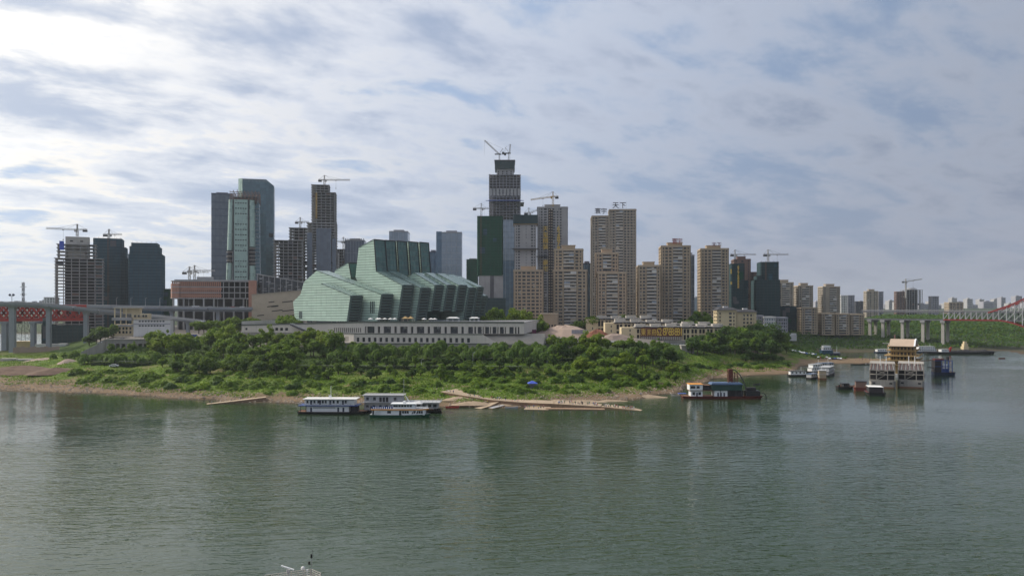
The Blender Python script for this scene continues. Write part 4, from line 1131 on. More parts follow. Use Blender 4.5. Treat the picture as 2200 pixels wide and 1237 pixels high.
# ---- green netted tower with bare concrete foot
pl = netted('netted_tower', 'big bright green netted tower with bare concrete floors at its foot', 1025, 1081, 890, [(1025, 1081, 464, 0)], gz(592, 890), .8, 'net_green', 30, hoist=1033)
pl.root.location.z = 26
for ch in [o for o in C.objects if o.parent is pl.root]: ch.location.z += gz(592, 890) - 26
pl.base = 26
pl.part('bare_floors', 'concrete', MB().box(pl.x(1028), pl.x(1081), .6, 29, 0, pl.h(590)))
wm = box_mesh('window', -.75, .75, -.08, .2, 0, 1.5, 'shell_dark')
for i in range(9):
    for px in (1041, 1044, 1048, 1051, 1063, 1066, 1070, 1073): ob('window', wm, pl.root, (pl.x(px), .6, 1.5 + i * 3.1 + .9))
pl.part('dark_strip', 'concrete_dark', MB().box(pl.x(1053), pl.x(1061), .2, .7, 0, pl.h(590)))
pl.part('podium_roof', 'net_black', MB().box(pl.x(1030), pl.x(1086), -8, 20, 0, pl.h(640)))
crane('tower crane on the big bright green netted tower', 1034, 449, 892, 1050, 1016, 464, mat='crane_white')
# ---- tallest tower
def supertall():
    Y = 1170
    pl = frame_tower('skyscraper', 'tallest tower, dark bare frame over a blue glass foot, cranes on top', 1051, 1118, 376, Y, 28, .6, 4.2, 9, d=44, z0=gz(472, Y) - 28, over=.6, cat='skyscraper', group=None, conc='grey_wall')
    H = pl.h
    pl.part('glass_foot', 'glass_pale', MB().box(pl.x(1056), pl.x(1116), .5, 43, H(560), H(472)))
    pl.part('glass_foot', 'glass_blue', MB().box(pl.x(1054), pl.x(1118), .2, 43, 0, H(560) - .1))
    bm = box_mesh('floor_band', pl.x(1054) - .1, pl.x(1118) + .1, 0, 43.2, 0, .3, 'navy_paint'); rep(pl, 'floor_band', bm, np.arange(H(474), 20, -8.4))
    mm = box_mesh('mullion', -.2, .2, -.1, .5, 0, H(472), 'steel_grey')
    for x in np.linspace(1057, 1115, 7): ob('mullion', mm, pl.root, (pl.x(x), 0, 0))
    # pale cladding bands, catch fans and the core
    for i, x in enumerate(np.linspace(1052, 1112, 9)): pl.part('facade_panel', 'concrete', MB().box(pl.x(x), pl.x(x + 5), -1.5, -.8, H(421), H(405)))
    for i, x in enumerate(np.linspace(1052, 1112, 10)): pl.part('steel_column', 'steel_dark', MB().box(pl.x(x), pl.x(x) + .7, .2, .9, H(376), H(374 + (i * 7) % 5)))
    pl.part('catch_fan', 'blue_paint', MB().prism([(pl.x(1051), -.6), (pl.x(1118), -.6), (pl.x(1125), -7), (pl.x(1044), -7)], H(432), [H(430), H(430), H(433), H(433)]))
    pl.part('catch_fan', 'steel_dark', MB().prism([(pl.x(1118), -.6), (pl.x(1118), 44), (pl.x(1126), 44), (pl.x(1126), -3)], H(436), H(435)))
    pl.part('solid_floors', 'shell_dark', MB().box(pl.x(1052), pl.x(1117), .3, 43, H(403), H(383)))
    pl.part('core_shaft', 'concrete', MB().box(pl.x(1067), pl.x(1104), 6, 36, H(376), H(362)))
    wm = box_mesh('opening', -.9, .9, -.1, .2, 0, 2.6, 'shell_dark')
    for x in (1071, 1080, 1089, 1098):
        for y in (374.5, 369.5): ob('opening', wm, pl.root, (pl.x(x), 6, H(y)))
    pl.part('climbing_form', 'net_black', MB().box(pl.x(1063), pl.x(1106), 3, 39, H(362), H(344)))
    pl.part('form_deck', 'steel_dark', MB().box(pl.x(1062), pl.x(1107), 2, 40, H(345), H(343)))
supertall()
crane('luffing crane with long raised arm on top of the tallest tower', 1073, 332, 1180, 1041, 1080, 344, luff=302, t=.3)
crane('upright luffing crane on the right of the tallest tower roof', 1093, 330, 1180, 1096.5, 1090, 344, luff=310, t=.3)
# ---- grey unfinished apartment towers with gold lettering
pl = flats('unfinished_apartments', 'grey unfinished apartment tower under a netted top, left of the gold lettering', 1105, 1153, 480, 870, 26, .8, (1, 1, -1.6, .5, -1.2, 1, 1), 3.1, 'concrete', 26, group=None, crown=False)
pl.part('climbing_net', 'yellow_wood', MB().box(pl.x(1103), pl.x(1155), -1.2, 27, pl.h(482), pl.h(464)))
nm = box_mesh('net_lift', pl.x(1103) - .2, pl.x(1155) + .2, -1.5, 27.2, 0, 2.9, 'net_black')
rep(pl, 'net_lift', nm, [pl.h(y) for y in (481, 476.5, 472, 467.5)])
pl.part('catch_fan', 'steel_dark', MB().box(pl.x(1101), pl.x(1157), -4.5, 3, pl.h(536), pl.h(534)))
pl = flats('unfinished_apartments', 'grey unfinished apartment tower carrying tall gold lettering', 1154, 1220, 444, 890, 26, .8, (.8, .8, 1.1, 1.1, 1.2, .8, .8, -1.5), 3.05, 'concrete', 30, group=None)
pl.part('dark_recess', 'shell_dark', MB().box(pl.x(1178), pl.x(1188), -.3, .3, 0, pl.h(450)))
bm = box_mesh('balcony_light', -.8, .8, -.9, -.2, 0, 1.0, 'tan_trim')
for i in range(40):
    for px in (1180.5, 1185.5): ob('balcony_light', bm, pl.root, (pl.x(px), 0, pl.h(452) - i * 3.05))
letters(pl.root, '天玺精装', pl.x(1172), pl.h(497.5), -1.6, 6.6, 'gold', True, 6.75, bold=.012)
letters(pl.root, '豪宅', pl.x(1172), pl.h(570), -1.6, 6.6, 'gold', True, 6.75, bold=.012)
letters(pl.root, '62878', pl.x(1200), pl.h(495.5), -1.6, 7.4, 'gold', True, 5.7, bold=.012)
pl.part('catch_fan', 'steel_dark', MB().box(pl.x(1142), pl.x(1178), -4.5, 3, pl.h(552), pl.h(550.5)))
crane('tower crane with a slanting jib on the gold lettered tower', 1188, 424, 893, 1140, 1200, 444, droop=-3.5, mat='crane_yellow')
crane('small crane on the netted top beside the gold lettered tower', 1136, 459, 873, 1154, 1126, 464, droop=3)
# ---- tan apartment towers
flats('apartment_tower', 'squat tan apartment tower nearest the theatre, flat roof', 1103, 1168, 579, 725, 26, .7, (1, 1, 1.1, 1.1, 1.1, 1, 1), wall='tan_wall_warm', d=26)
flats('apartment_tower', 'stepped tan apartment tower, second from the theatre', 1188, 1262, 579, 742, 25, .7, (1, 1, 2.8, 1, 1), d=26, upper=(1190, 1254, 533, 7))
flats('apartment_tower', 'tallest tan apartment tower, its right half, with characters on the roof', 1308, 1367, 449, 890, 26, .7, (1, 1, 2.7, 1, 1, 1, 1), d=32, wall='tan_wall_grey', crown=False)
flats('apartment_tower', 'lower left half of the tallest tan pair of towers', 1271, 1309, 463, 892, 26, .5, (1, 1, 2.6, 1), d=30, wall='tan_wall_grey', crown=False)
flats('apartment_tower', 'low stepped tan apartment tower in front of the tallest tan pair', 1283, 1347, 584, 745, 25, .6, (1, 1, 3.0, 1, 1), wall='tan_wall_warm', d=26, upper=(1280, 1330, 541, 8))
flats('apartment_tower', 'tan apartment tower with wide balconies left of the red roof characters', 1371, 1420, 569, 748, 25, .5, (1.1, 1, 3.0, 1), d=26)
flats('apartment_tower', 'tan apartment tower with red characters on its roof', 1420, 1484, 527, 775, 25, .5, (1, 1, 1, 2.9, 1, 1), d=28)
flats('apartment_tower', 'tan apartment tower standing alone at the right, dark characters on its roof', 1505, 1566, 533, 815, 25, .45, (1, 1, 1, 2.8, 1, 1), d=28)
roof_sign('寰宇', 1278, 1304, 447, 460, 888, 'pair of dark roof characters on the lower half of the tallest tan pair', 'sign_dark')
roof_sign('天下', 1315, 1346, 434, 448, 888, 'pair of dark roof characters on the tallest tan tower', 'sign_dark')
roof_sign('寰宇', 1444, 1466, 512, 524, 780, 'pair of red roof characters on the middle tan tower', 'red_sign')
roof_sign('天下', 1529, 1550, 520.5, 530, 818, 'pair of dark red roof characters on the tan tower standing alone', 'sign_magenta')
clad_tower('office_tower', 'blue glass tower glimpsed between the tan towers', 1252, 1272, 567, 930, 26, .5, 'glass_blue', 'navy_paint', 4, 3, d=20, step=2)
clad_tower('office_tower', 'grey tower edge behind the tan tower with red characters', 1480, 1492, 549, 880, 26, .4, 'glass_grey', 'steel_grey', 4, 2, d=20, step=2)
clad_tower('office_tower', 'distant pale sliver of a tower between the two right tan towers', 1492, 1503, 640, 1900, 28, .4, 'glass_pale', 'steel_grey', 4, 2, d=20, step=3)
# ---- netted and brown towers right of the tan group
flats('brown_tower', 'brown unfinished apartment tower behind the dark netted tower with yellow numbers', 1577, 1613, 556, 960, 26, .5, (1, -1, 1, -1, 1), 3.1, 'brown_wall', 26, group=None, rail='brown_wall')
flats('brown_tower', 'lower brown tower between the two dark netted towers', 1613, 1629, 584, 970, 26, .5, (1, -1, 1), 3.1, 'brown_wall', 22, group=None, crown=False)
pl = netted('netted_tower', 'dark netted tower with a column of yellow numbers', 1570, 1601, 905, [(1570, 1600, 566, 0), (1570, 1608, 602, 1.5)], 24, .5, 'net_black', 26)
letters(pl.root, '67968888', pl.x(1586), pl.h(576), -.6, 4.4, 'gold', True, 3.3, bold=.02)
pl.part('side_letter', 'gold', MB().box(pl.x(1570) - .3, pl.x(1572), -.7, -.4, pl.h(588), pl.h(578)))
pl.part('side_letter', 'gold', MB().box(pl.x(1570) - .3, pl.x(1572.5), -.7, -.4, pl.h(611), pl.h(605)))
netted('netted_tower', 'broad dark green netted tower right of the yellow numbers', 1622, 1676, 915, [(1635, 1675, 562, 4), (1622, 1677, 601, 0), (1628, 1640, 592, 2)], 22, .45, 'net_black', 30, hoist=1646)
crane('tower crane over the broad dark green netted tower', 1650, 548, 920, 1694, 1640, 562)
crane('tower crane over the brown tower beside the yellow numbers', 1579, 548, 962, 1624, 1569, 558)
# ---- tan towers on the right and the long blocks at their feet
flats('apartment_tower', 'left of the three tan towers with big top windows on the right', 1672, 1705, 606, 1060, 20, .3, (1, 2.6, 1), 3.0, 'tan_wall_grey', 26, group='three tan towers at the right')
flats('apartment_tower', 'middle of the three tan towers with big top windows on the right', 1715, 1747, 613, 1070, 20, .3, (1, 2.6, 1), 3.0, 'tan_wall_grey', 26, group='three tan towers at the right')
flats('apartment_tower', 'right of the three tan towers with big top windows on the right', 1768, 1805, 615, 1080, 20, .3, (1, -1, 2.6, 1), 3.0, 'tan_wall_grey', 26, group='three tan towers at the right')
for (a, b, y0, Y) in ((1684, 1696, 612, 1060), (1726, 1738, 618, 1070), (1789, 1799, 620, 1080)):
    q = thing('top_window_bay', 'x', 'window') if False else None
flats('apartment_block', 'lower tan block with white balconies below the middle right tower', 1722, 1757, 660, 930, 16, .3, (1, 2.6, 1, 1), 3.0, 'tan_wall', 22, group=None, cat='apartment block', crown=False)
flats('apartment_block', 'left third of the long tan block by the far bridge', 1765, 1794, 672, 935, 15, .3, (1, 2.6, 1), 3.0, 'tan_wall', 22, group=None, cat='apartment block', crown=False)
flats('apartment_block', 'middle third of the long tan block by the far bridge', 1795, 1826, 673, 938, 15, .3, (1, 2.6, 1), 3.0, 'tan_wall', 22, group=None, cat='apartment block', crown=False)
flats('apartment_block', 'right third of the long tan block by the far bridge', 1827, 1857, 674, 940, 15, .3, (1, 2.6, 1, 1), 3.0, 'tan_wall', 22, group=None, cat='apartment block', crown=False)
netted('netted_block', 'low dark netted block between the right tan towers', 1676, 1722, 960, [(1676, 1722, 658, 0)], 17, .4, 'net_black', 20)
flats('office_block', 'low white office block with bright windows at the right', 1641, 1667, 680, 870, 17, .4, (1, 1, 1, 1, 1), 3.6, 'white_wall', 18, group=None, cat='office block', crown=False, glass='glass_pale')
flats('office_block', 'low grey office block right of the bright windows', 1668, 1693, 681, 868, 17, .4, (1, 1, 1, 1, 1), 3.6, 'grey_wall', 18, group=None, cat='office block', crown=False)
flats('office_block', 'low grey block left of the bright windows', 1626, 1641, 677, 876, 17, .4, (1, 1, 1), 3.6, 'grey_wall', 18, group=None, cat='office block', crown=False)
# ---- cream blocks with dark eaves near the promontory
for (a, b, yt, Y, lab) in ((1541, 1583, 666, 690, 'cream block with dark eaves and a blank end wall by the promontory trees'), (1583, 1625, 670, 715, 'cream block with tall pilasters right of the blank end wall')):
    pl = flats('apartment_block', lab, a, b, yt, Y, 19, .2, (1, -1.6, 1, 1) if a == 1541 else (-1.3, .8, .8, .8, .8), 3.1, 'cream_wall', 16, group=None, cat='apartment block', crown=False)
    H = pl.h(yt); pl.part('eave_roof', 'roof_dark', MB().prism([(-pl.w / 2 - 1.4, -1.4), (pl.w / 2 + 1.4, -1.4), (pl.w / 2 + 1.4, 17.4), (-pl.w / 2 - 1.4, 17.4)], H + .02, H + 2.2, scale=.6))
    pl.part('roof_turret', 'white_wall', MB().box(-2, 2, 5, 9, H + 1, H + 3.4))
# ------------------------------------------------------------------ left bridge, ramps and low buildings on the left
def seg_box(mb, p, q, w, h, m=0):
    """a deck girder: box along p-q, top at the given points, w wide, h deep"""
    p, q = Vector(p), Vector(q); d = Vector((q.x - p.x, q.y - p.y, 0)).normalized(); n = Vector((-d.y, d.x, 0)) * (w / 2); k = len(mb.v)
    mb.v += [tuple(x) for x in (p - n, p + n, q + n, q - n)] + [tuple(x - Vector((0, 0, h))) for x in (p - n, p + n, q + n, q - n)]
    for f in ((3, 2, 1, 0), (4, 5, 6, 7), (0, 1, 5, 4), (1, 2, 6, 5), (2, 3, 7, 6), (3, 0, 4, 7)): mb.f.append(tuple(k + i for i in f)); mb.m.append(m)
def viaduct(name, label, pts, w, h, piers, mat='bridge_grey', rail=True, pier_w=3.4, cat='viaduct', pier_base=None):
    """pts: (picture x, picture y, distance) along the top edge; piers: (picture x, distance along as index fraction)"""
    r = thing(name, label, cat)
    P = [U(*p) for p in pts]
    for p, q in zip(P, P[1:]):
        mb = MB(); seg_box(mb, p, q, w, h * .45); mb.build('deck', mat, r)
        mb = MB(); seg_box(mb, p - Vector((0, 0, h * .45)), q - Vector((0, 0, h * .45)), w * .55, h * .55); mb.build('girder', mat, r)
        if rail:
            d = (q - p); n = Vector((-d.y, d.x, 0)).normalized() * (w / 2 - .15); L = d.length
            for s in (-1, 1):
                mb = MB(); mb.beam(p + n * s + Vector((0, 0, 1.1)), q + n * s + Vector((0, 0, 1.1)), .16)
                mb.beam(p + n * s + Vector((0, 0, .35)), q + n * s + Vector((0, 0, .35)), .5, h=.7)
                for i in range(int(L / 4) + 1): mb.box(*[c for ax in range(2) for c in ((p + d * (i * 4 / L) + n * s)[ax] - .1, (p + d * (i * 4 / L) + n * s)[ax] + .1)], (p + d * (i * 4 / L)).z, (p + d * (i * 4 / L)).z + 1.1)
                mb.build('railing', 'steel_grey', r)
    for px, i, f, wd in piers:
        a = P[i] + (P[i + 1] - P[i]) * f; z0 = min(tz(a.x, a.y), a.z - 4) - 1
        mb = MB().box(-wd / 2, wd / 2, -1.6, 1.6, 0, a.z - h - z0 + .2).prism([(-wd / 2 - .0, -1.7), (wd / 2, -1.7), (wd / 2, 1.7), (-wd / 2, 1.7)], a.z - h - z0 - 2.2, a.z - h - z0 + .1, scale=1.35)
        mb.build('pier', mat, r, (a.x, a.y, z0))
    return r
# red double-deck truss
def red_bridge():
    r = thing('truss_bridge', 'red steel truss bridge entering at the left edge', 'bridge')
    A, B = U(-140, 655, 690), U(186, 659, 735); zt, zb_ = A.z, A.z - 14.5
    B.z = A.z; d = (B - A); L = d.length; u = d.normalized(); n = Vector((-u.y, u.x, 0))
    for s in (0, 22):
        o = n * s; k = 16
        MB().beam(A + o - Vector((0, 0, .9)), B + o - Vector((0, 0, .9)), 1.4, h=2.4).build('top_chord', 'bridge_red', r)
        MB().beam(A + o - Vector((0, 0, 13.4)), B + o - Vector((0, 0, 13.4)), 1.4, h=2.6).build('bottom_chord', 'bridge_red', r)
        for i in range(k):
            p, q = A + u * (L * i / k) + o, A + u * (L * (i + 1) / k) + o
            MB().beam(p - Vector((0, 0, 2)), q - Vector((0, 0, 12.4)), 1.3, h=1.6).build('diagonal', 'bridge_red', r)
            MB().beam(p - Vector((0, 0, 12.4)), q - Vector((0, 0, 2)), 1.3, h=1.6).build('diagonal', 'bridge_red', r)
    for z, m in ((.2, 'bridge_grey'), (12.0, 'bridge_red')):
        mb = MB(); seg_box(mb, A + n * 11 - Vector((0, 0, z)), B + n * 11 - Vector((0, 0, z)), 20.6, .9); mb.build('road_deck', m, r)
    for px, back in ((8, 9), (69, 12)):
        X = gx(px, 705); z0 = tz(X, 705) - 1; w = 4.6 if px == 8 else 3.4
        MB().box(X - w / 2, X + w / 2, 705, 709, z0, zt - 14.8).box(X - w / 2 - 1.2, X + w / 2 + 1.2, 704.5, 726, zt - 16.8, zt - 14.7).build('pier', 'bridge_grey', r)
red_bridge()
viaduct('ramp_viaduct', 'grey curved ramp viaduct passing in front of the red truss', [(-120, 649, 668), (0, 650, 672), (60, 651.5, 675), (110, 655, 678), (160, 660, 682), (210, 665.5, 690), (262, 671, 702), (300, 675, 720)], 11, 3.3,
        [(26, 1, .45, 4.6), (104, 2, .9, 3.4), (184, 4, .5, 3.4)])
viaduct('elevated_road', 'long elevated road crossing behind the low white building', [(150, 655, 745), (250, 658, 738), (350, 659.5, 735), (450, 661, 735), (545, 661.5, 742)], 14, 3.6, [(290, 1, .4, 3), (372, 2, .2, 3), (470, 3, .2, 3)])
viaduct('ramp_road', 'lower ramp sloping down right towards the street trees', [(262, 673, 712), (330, 678, 705), (390, 685, 698), (436, 690, 694)], 9, 2.2, [(300, 0, .5, 2.4), (350, 1, .4, 2.4), (400, 2, .3, 2.4)])
fl = thing('floodlight_mast', 'mast with twin round floodlights on the left bridge', 'lamp', U(25.5, 651, 676))
MB().cyl(0, 0, 0, 6.2, .22, 8).build('pole', 'steel_grey', fl)
MB().beam((-1.5, 0, 6.0), (1.5, 0, 6.0), .25).build('arm', 'steel_grey', fl)
for s in (-1.5, 1.5): MB().tube([(s, -.5, 7.0), (s, .4, 7.0)], [1.05, .8], 12).build('lamp_head', 'navy_paint', fl)
def pylon():
    Y = 880; X = gx(50, Y); z1 = gz(606, Y); z0 = -1.0
    r = thing('transmission_pylon', 'dark lattice pylon behind the left bridge', 'pylon', (X, Y, z0)); H = z1 - z0; mb = MB()
    W = lambda z: .9 + 7.5 * max(0, 1 - z / (H * .62)) ** 1.2
    zs = np.linspace(0, H, 15)
    for z, zz in zip(zs, zs[1:]):
        for sx, sy in ((-1, -1), (1, -1), (1, 1), (-1, 1)):
            mb.beam((sx * W(z), sy * W(z), z), (sx * W(zz), sy * W(zz), zz), .3)
            nx, ny = (-sy, sx) ; mb.beam((sx * W(z), sy * W(z), z), (nx * W(zz), ny * W(zz), zz), .14); mb.beam((sx * W(zz), sy * W(zz), zz), (nx * W(z), ny * W(z), z), .14)
    mb.build('lattice_tower', 'steel_dark', r)
    for f in (.72, .82, .93): MB().beam((-3.6, 0, H * f), (3.6, 0, H * f), .4).build('cross_arm', 'steel_dark', r)
pylon()
def rows_of(pl, mb_name, mat, xs, zs, w, h, y=-.06):
    me = box_mesh(mb_name, 0, w, y, .1, 0, h, mat)
    for z in zs:
        for x in xs: ob(mb_name, me, pl.root, (x, 0, z))
# cream building, white sheds, old retaining wall
pl = Plot('cream_building', 'old cream building with a covered roof terrace under the left viaduct', 244, 300, 652, 23, .5, 'building', d=14); w = pl.w
pl.part('wall', 'cream_wall', MB().box(-w / 2, w / 2, 0, 14, 0, pl.h(697)))
pl.part('upper_wall', 'cream_wall', MB().box(pl.x(282), pl.x(318), 1, 13, pl.h(697), pl.h(674)))
pl.part('top_wall', 'cream_wall', MB().box(pl.x(262), pl.x(298), 3, 12, pl.h(674), pl.h(662)))
pl.part('canopy', 'concrete_light', MB().box(pl.x(243), pl.x(302), -.6, 13, pl.h(662), pl.h(660)))
for px in (245.5, 258, 270): pl.part('terrace_post', 'cream_wall', MB().box(pl.x(px), pl.x(px) + .8, -.2, .6, pl.h(697), pl.h(662)))
pl.part('terrace_slab', 'concrete', MB().box(pl.x(241), pl.x(284), -1.4, 8, pl.h(688), pl.h(682)))
pl.part('balcony', 'concrete', MB().box(pl.x(241), pl.x(292), -1.4, .2, pl.h(701), pl.h(697)))
rows_of(pl, 'window', 'glass_dark', [pl.x(p) for p in (288, 296, 306, 312)], [pl.h(681)], 1.3, 1.7, .9)
rows_of(pl, 'window', 'glass_dark', [pl.x(p) for p in (247, 255, 263, 270, 278)], [pl.h(708), pl.h(716)], 1.5, 2.0)
pl = Plot('white_shed', 'long white two storey shed with small square windows, beside the cream building', 287, 366, 640, 22.5, .4, 'building', d=10); w = pl.w
pl.part('wall', 'white_wall', MB().box(-w / 2, w / 2, 0, 10, 2.2, pl.h(687)))
pl.part('roof', 'roof_grey', MB().box(-w / 2 - .5, w / 2 + .5, -.5, 10.5, pl.h(687), pl.h(685.8)))
pl.part('band', 'grey_wall', MB().box(-w / 2 - .1, w / 2 + .1, -.2, 0, pl.h(697), pl.h(695)))
rows_of(pl, 'window', 'glass_dark', list(np.linspace(-w / 2 + 4, w / 2 - 6, 9)), [pl.h(691.5), pl.h(701)], 1.5, 1.1)
rows_of(pl, 'ground_post', 'white_wall', list(np.linspace(-w / 2, w / 2 - .6, 12)), [0], .6, 2.2)
pl = Plot('blue_hoarding', 'low blue site hoarding right of the white shed', 370, 424, 632, 24, .4, 'fence', d=.6)
for i in range(9): pl.part('fence_panel', 'blue_paint', MB().box(-pl.w / 2 + pl.w * i / 9 + .04, -pl.w / 2 + pl.w * (i + 1) / 9 - .04, 0, .15, 0, 2.4))
def old_wall():
    r = thing('old_retaining_wall', 'weathered concrete retaining wall with open bays below the white shed', 'wall')
    a, b = U(226, 730, 603), U(352, 726, 606); d = (b - a); L = Vector((d.x, d.y, 0)).length; ang = math.atan2(d.y, d.x)
    o = MB(); top = a.z
    ops = [(3 + i * (L - 6) / 9 + .6, 3 + (i + 1) * (L - 6) / 9 - .6, 3.2, 9.0) for i in range(9)]
    wall_open(o, (0, 0, 0), (1, 0, 0), L, top - 11.5, ops, 2.0)
    o.box(-.4, L + .4, -.5, 2.5, top - 11.5, top - 10.8)
    o.build('wall', 'retaining', r, (a.x, a.y, 11.5), ang)
    for i, op in enumerate(ops): MB().box(op[0], op[1], 2.0, 2.3, op[2], op[3]).build('bay_back', ['shell_dark', 'brown_wall', 'concrete_dark'][i % 3], r, (a.x, a.y, 11.5), ang)
    MB().box(0, L, 2.4, 5, top - 14, top - 11).build('backing', 'retaining', r, (a.x, a.y, 11.5), ang)
    MB().prism([(-16, -4), (0.0, -.6), (0.0, 4), (-16, 3)], 0, [3, top - 12.2, top - 12.2, 3.4]).build('sloping_abutment', 'retaining', r, (a.x, a.y, 11.5), ang)
old_wall()
netted('netted_block', 'dark brown scaffolded block behind the left bridge piers', 88, 180, 715, [(88, 104, 697, 0), (95, 180, 699, 2)], 13, .4, 'net_black', 20)
pl = Plot('site_wall', 'long pinkish boundary wall behind the left bridge piers', 28, 128, 662, 9, .4, 'wall', d=1)
for i in range(12): pl.part('wall_panel', 'pink_dirt', MB().box(-pl.w / 2 + pl.w * i / 12 + .05, -pl.w / 2 + pl.w * (i + 1) / 12 - .05, 0, .5, -2, pl.h(746 - (i % 3))))
pl = Plot('site_cabins', 'low white site cabins at the foot of the dark scaffolded block', 75, 144, 690, 11, .4, 'cabin', d=5)
pl.part('wall', 'white_wall', MB().box(-pl.w / 2, pl.w / 2, 0, 5, 0, pl.h(740))); pl.part('roof', 'grey_paint', MB().box(-pl.w / 2 - .3, pl.w / 2 + .3, -.3, 5.3, pl.h(740), pl.h(739)))
pl.part('end_cabin', 'white_wall', MB().box(pl.x(126), pl.x(143), -1, 4, 0, pl.h(738)))
pl = Plot('cream_wall_building', 'low cream wall building far behind the left bridge piers', 12, 66, 745, 10, .3, 'building', d=8)
pl.part('wall', 'cream_wall', MB().box(-pl.w / 2, pl.w / 2, 0, 8, -4, pl.h(733)))
for px0, px1, yt, lab in ((0, 33, 770, 'left of the two concrete blocks on the bank by the left bridge'), (34, 68, 771, 'right of the two concrete blocks on the bank by the left bridge')):
    pl = Plot('concrete_block', lab, px0, px1, 596, 5, .3, 'block', d=5)
    pl.part('block', 'concrete_light', MB().box(-pl.w / 2, pl.w / 2, 0, 5, 0, pl.h(yt)))
    pl.part('pilaster', 'concrete', MB().box(pl.x(px1 - 5), pl.x(px1 - 1), -.5, 0, 0, pl.h(yt) - .4))
# ------------------------------------------------------------------ sales villas with the gold lettered banner
def villas(label, x0, x1, yt, Y, base, seed, cols=True, end=0):
    pl = Plot('villa_row', label, x0, x1, Y, base, .15, 'building', 'terraced villas below the tan towers', d=15); w = pl.w; H = pl.h(yt)
    n = max(2, int(w / 7)); r = random.Random(seed)
    pl.part('core', 'shell_dark', MB().box(-w / 2 + end + 1, w / 2 - .4, 1.2, 14.6, 0, H - 1.2))
    if end: 
        pl.part('end_wall', 'cream_wall', MB().box(-w / 2, -w / 2 + end, 0, 15, 0, H - .6))
        for z in (H * .3, H * .62): pl.part('window', 'glass_dark', MB().box(-w / 2 + end * .6, -w / 2 + end * .6 + .9, -.06, .2, z, z + 2.0))
    x = -w / 2 + end; bw = (w - end) / n
    for i in range(n):
        xa = x + bw * i
        pl.part('pier', 'cream_wall', MB().box(xa, xa + bw * .26, -.2, 2, 0, H - .8 - r.random() * .8))
        pl.part('pier', 'cream_wall', MB().box(xa + bw * .58, xa + bw * .68, 0, 2, 0, H - 1.2))
        pl.part('spandrel', 'cream_wall', MB().box(xa + bw * .26, xa + bw, .35, 1.5, H * .38, H * .5))
        pl.part('lintel', 'tan_trim', MB().box(xa + bw * .2, xa + bw, .1, 1.5, H - 2.1, H - 1.2))
        if i % 2 == 0: pl.part('roof_room', 'concrete_light', MB().box(xa + 1, xa + bw * 1.5, 5, 12, H, H + 1.5 + r.random() * 1.2))
        pl.part('eave', 'roof_dark', MB().box(xa - .3, xa + bw + .02 if i < n - 1 else xa + bw + .5, -1.1, 14, H - .7 + (i % 2) * .25, H - .15 + (i % 2) * .25))
        pl.part('roof_terrace', 'concrete_light', MB().box(xa + .4, xa + bw - .3, .2, 13.5, H - .14 + (i % 2) * .25, H + .45 + (i % 2) * .2))
    return pl
villas('back row of cream terraced villas, highest up the slope', 1259, 1392, 684, 705, 24, 1, end=9)
villas('middle row of cream terraced villas behind the banner row', 1300, 1440, 692, 680, 23, 2, end=8)
villas('second middle row of cream villas ending near the tall cream block', 1395, 1520, 697, 690, 23, 4)
pl = villas('front row of cream villas carrying the gold lettered banner', 1335, 1548, 702, 650, 21.5, 3, end=11)
bn = pl.part('banner', 'banner', MB().box(pl.x(1376), pl.x(1466), -.75, -.5, pl.h(722), pl.h(703)))
xs = pl.x(1376); wb = pl.x(1466) - xs
for ch, px, sz, sq in (('東', 1382, 5.2, .8), ('昇', 1394, 4.6, .7), ('府', 1404.5, 4.8, .8), ('6', 1413, 8.0, .62), ('2', 1418.5, 8.0, .6), ('8', 1427, 8.6, .75), ('7', 1432, 8.6, .75), ('·', 1436, 8, .8), ('8', 1439.5, 8.6, .75), ('8', 1444, 8.6, .7), ('8', 1452, 8.6, .7), ('8', 1457, 8.6, .7), ('·', 1460.5, 8, .8), ('1', 1463.5, 8.6, .8)):
    me, h = glyph(ch, sz, .25, 'gold', .004)
    o = ob('letter', me, bn, (pl.x(px), -.95, pl.h(720.5))); o.scale = (sq, 1, min(1.2, (pl.h(704) - pl.h(720.5)) / max(h, .5)) if ch != '·' else 1)
    if ch == '·': o.location.z += 2
pl.part('lion_mat', 'brown_wall', MB().box(pl.x(1376), pl.x(1466), -.3, .2, 0, pl.h(722) - .1))
for i in range(22): pl.part('base_pier', 'concrete_light', MB().box(pl.x(1378 + i * 4), pl.x(1380 + i * 4), -.6, -.3, 0, pl.h(723)))
rw = thing('garden_wall', 'low grey retaining wall below the banner villas with a white railing', 'wall')
a, b = U(1425, 731, 628), U(1522, 733, 632); L = (b - a).length; ang = math.atan2(b.y - a.y, b.x - a.x)
for i in range(8): MB().box(L * i / 8 + .05, L * (i + 1) / 8 - .05, 0, 1, -6, 0).build('wall_panel', 'retaining', rw, a, ang)
for i in range(30): MB().box(L * i / 30, L * i / 30 + .35, -.9, -.6, -3.6, -2.6).build('baluster', 'white_paint', rw, a, ang)
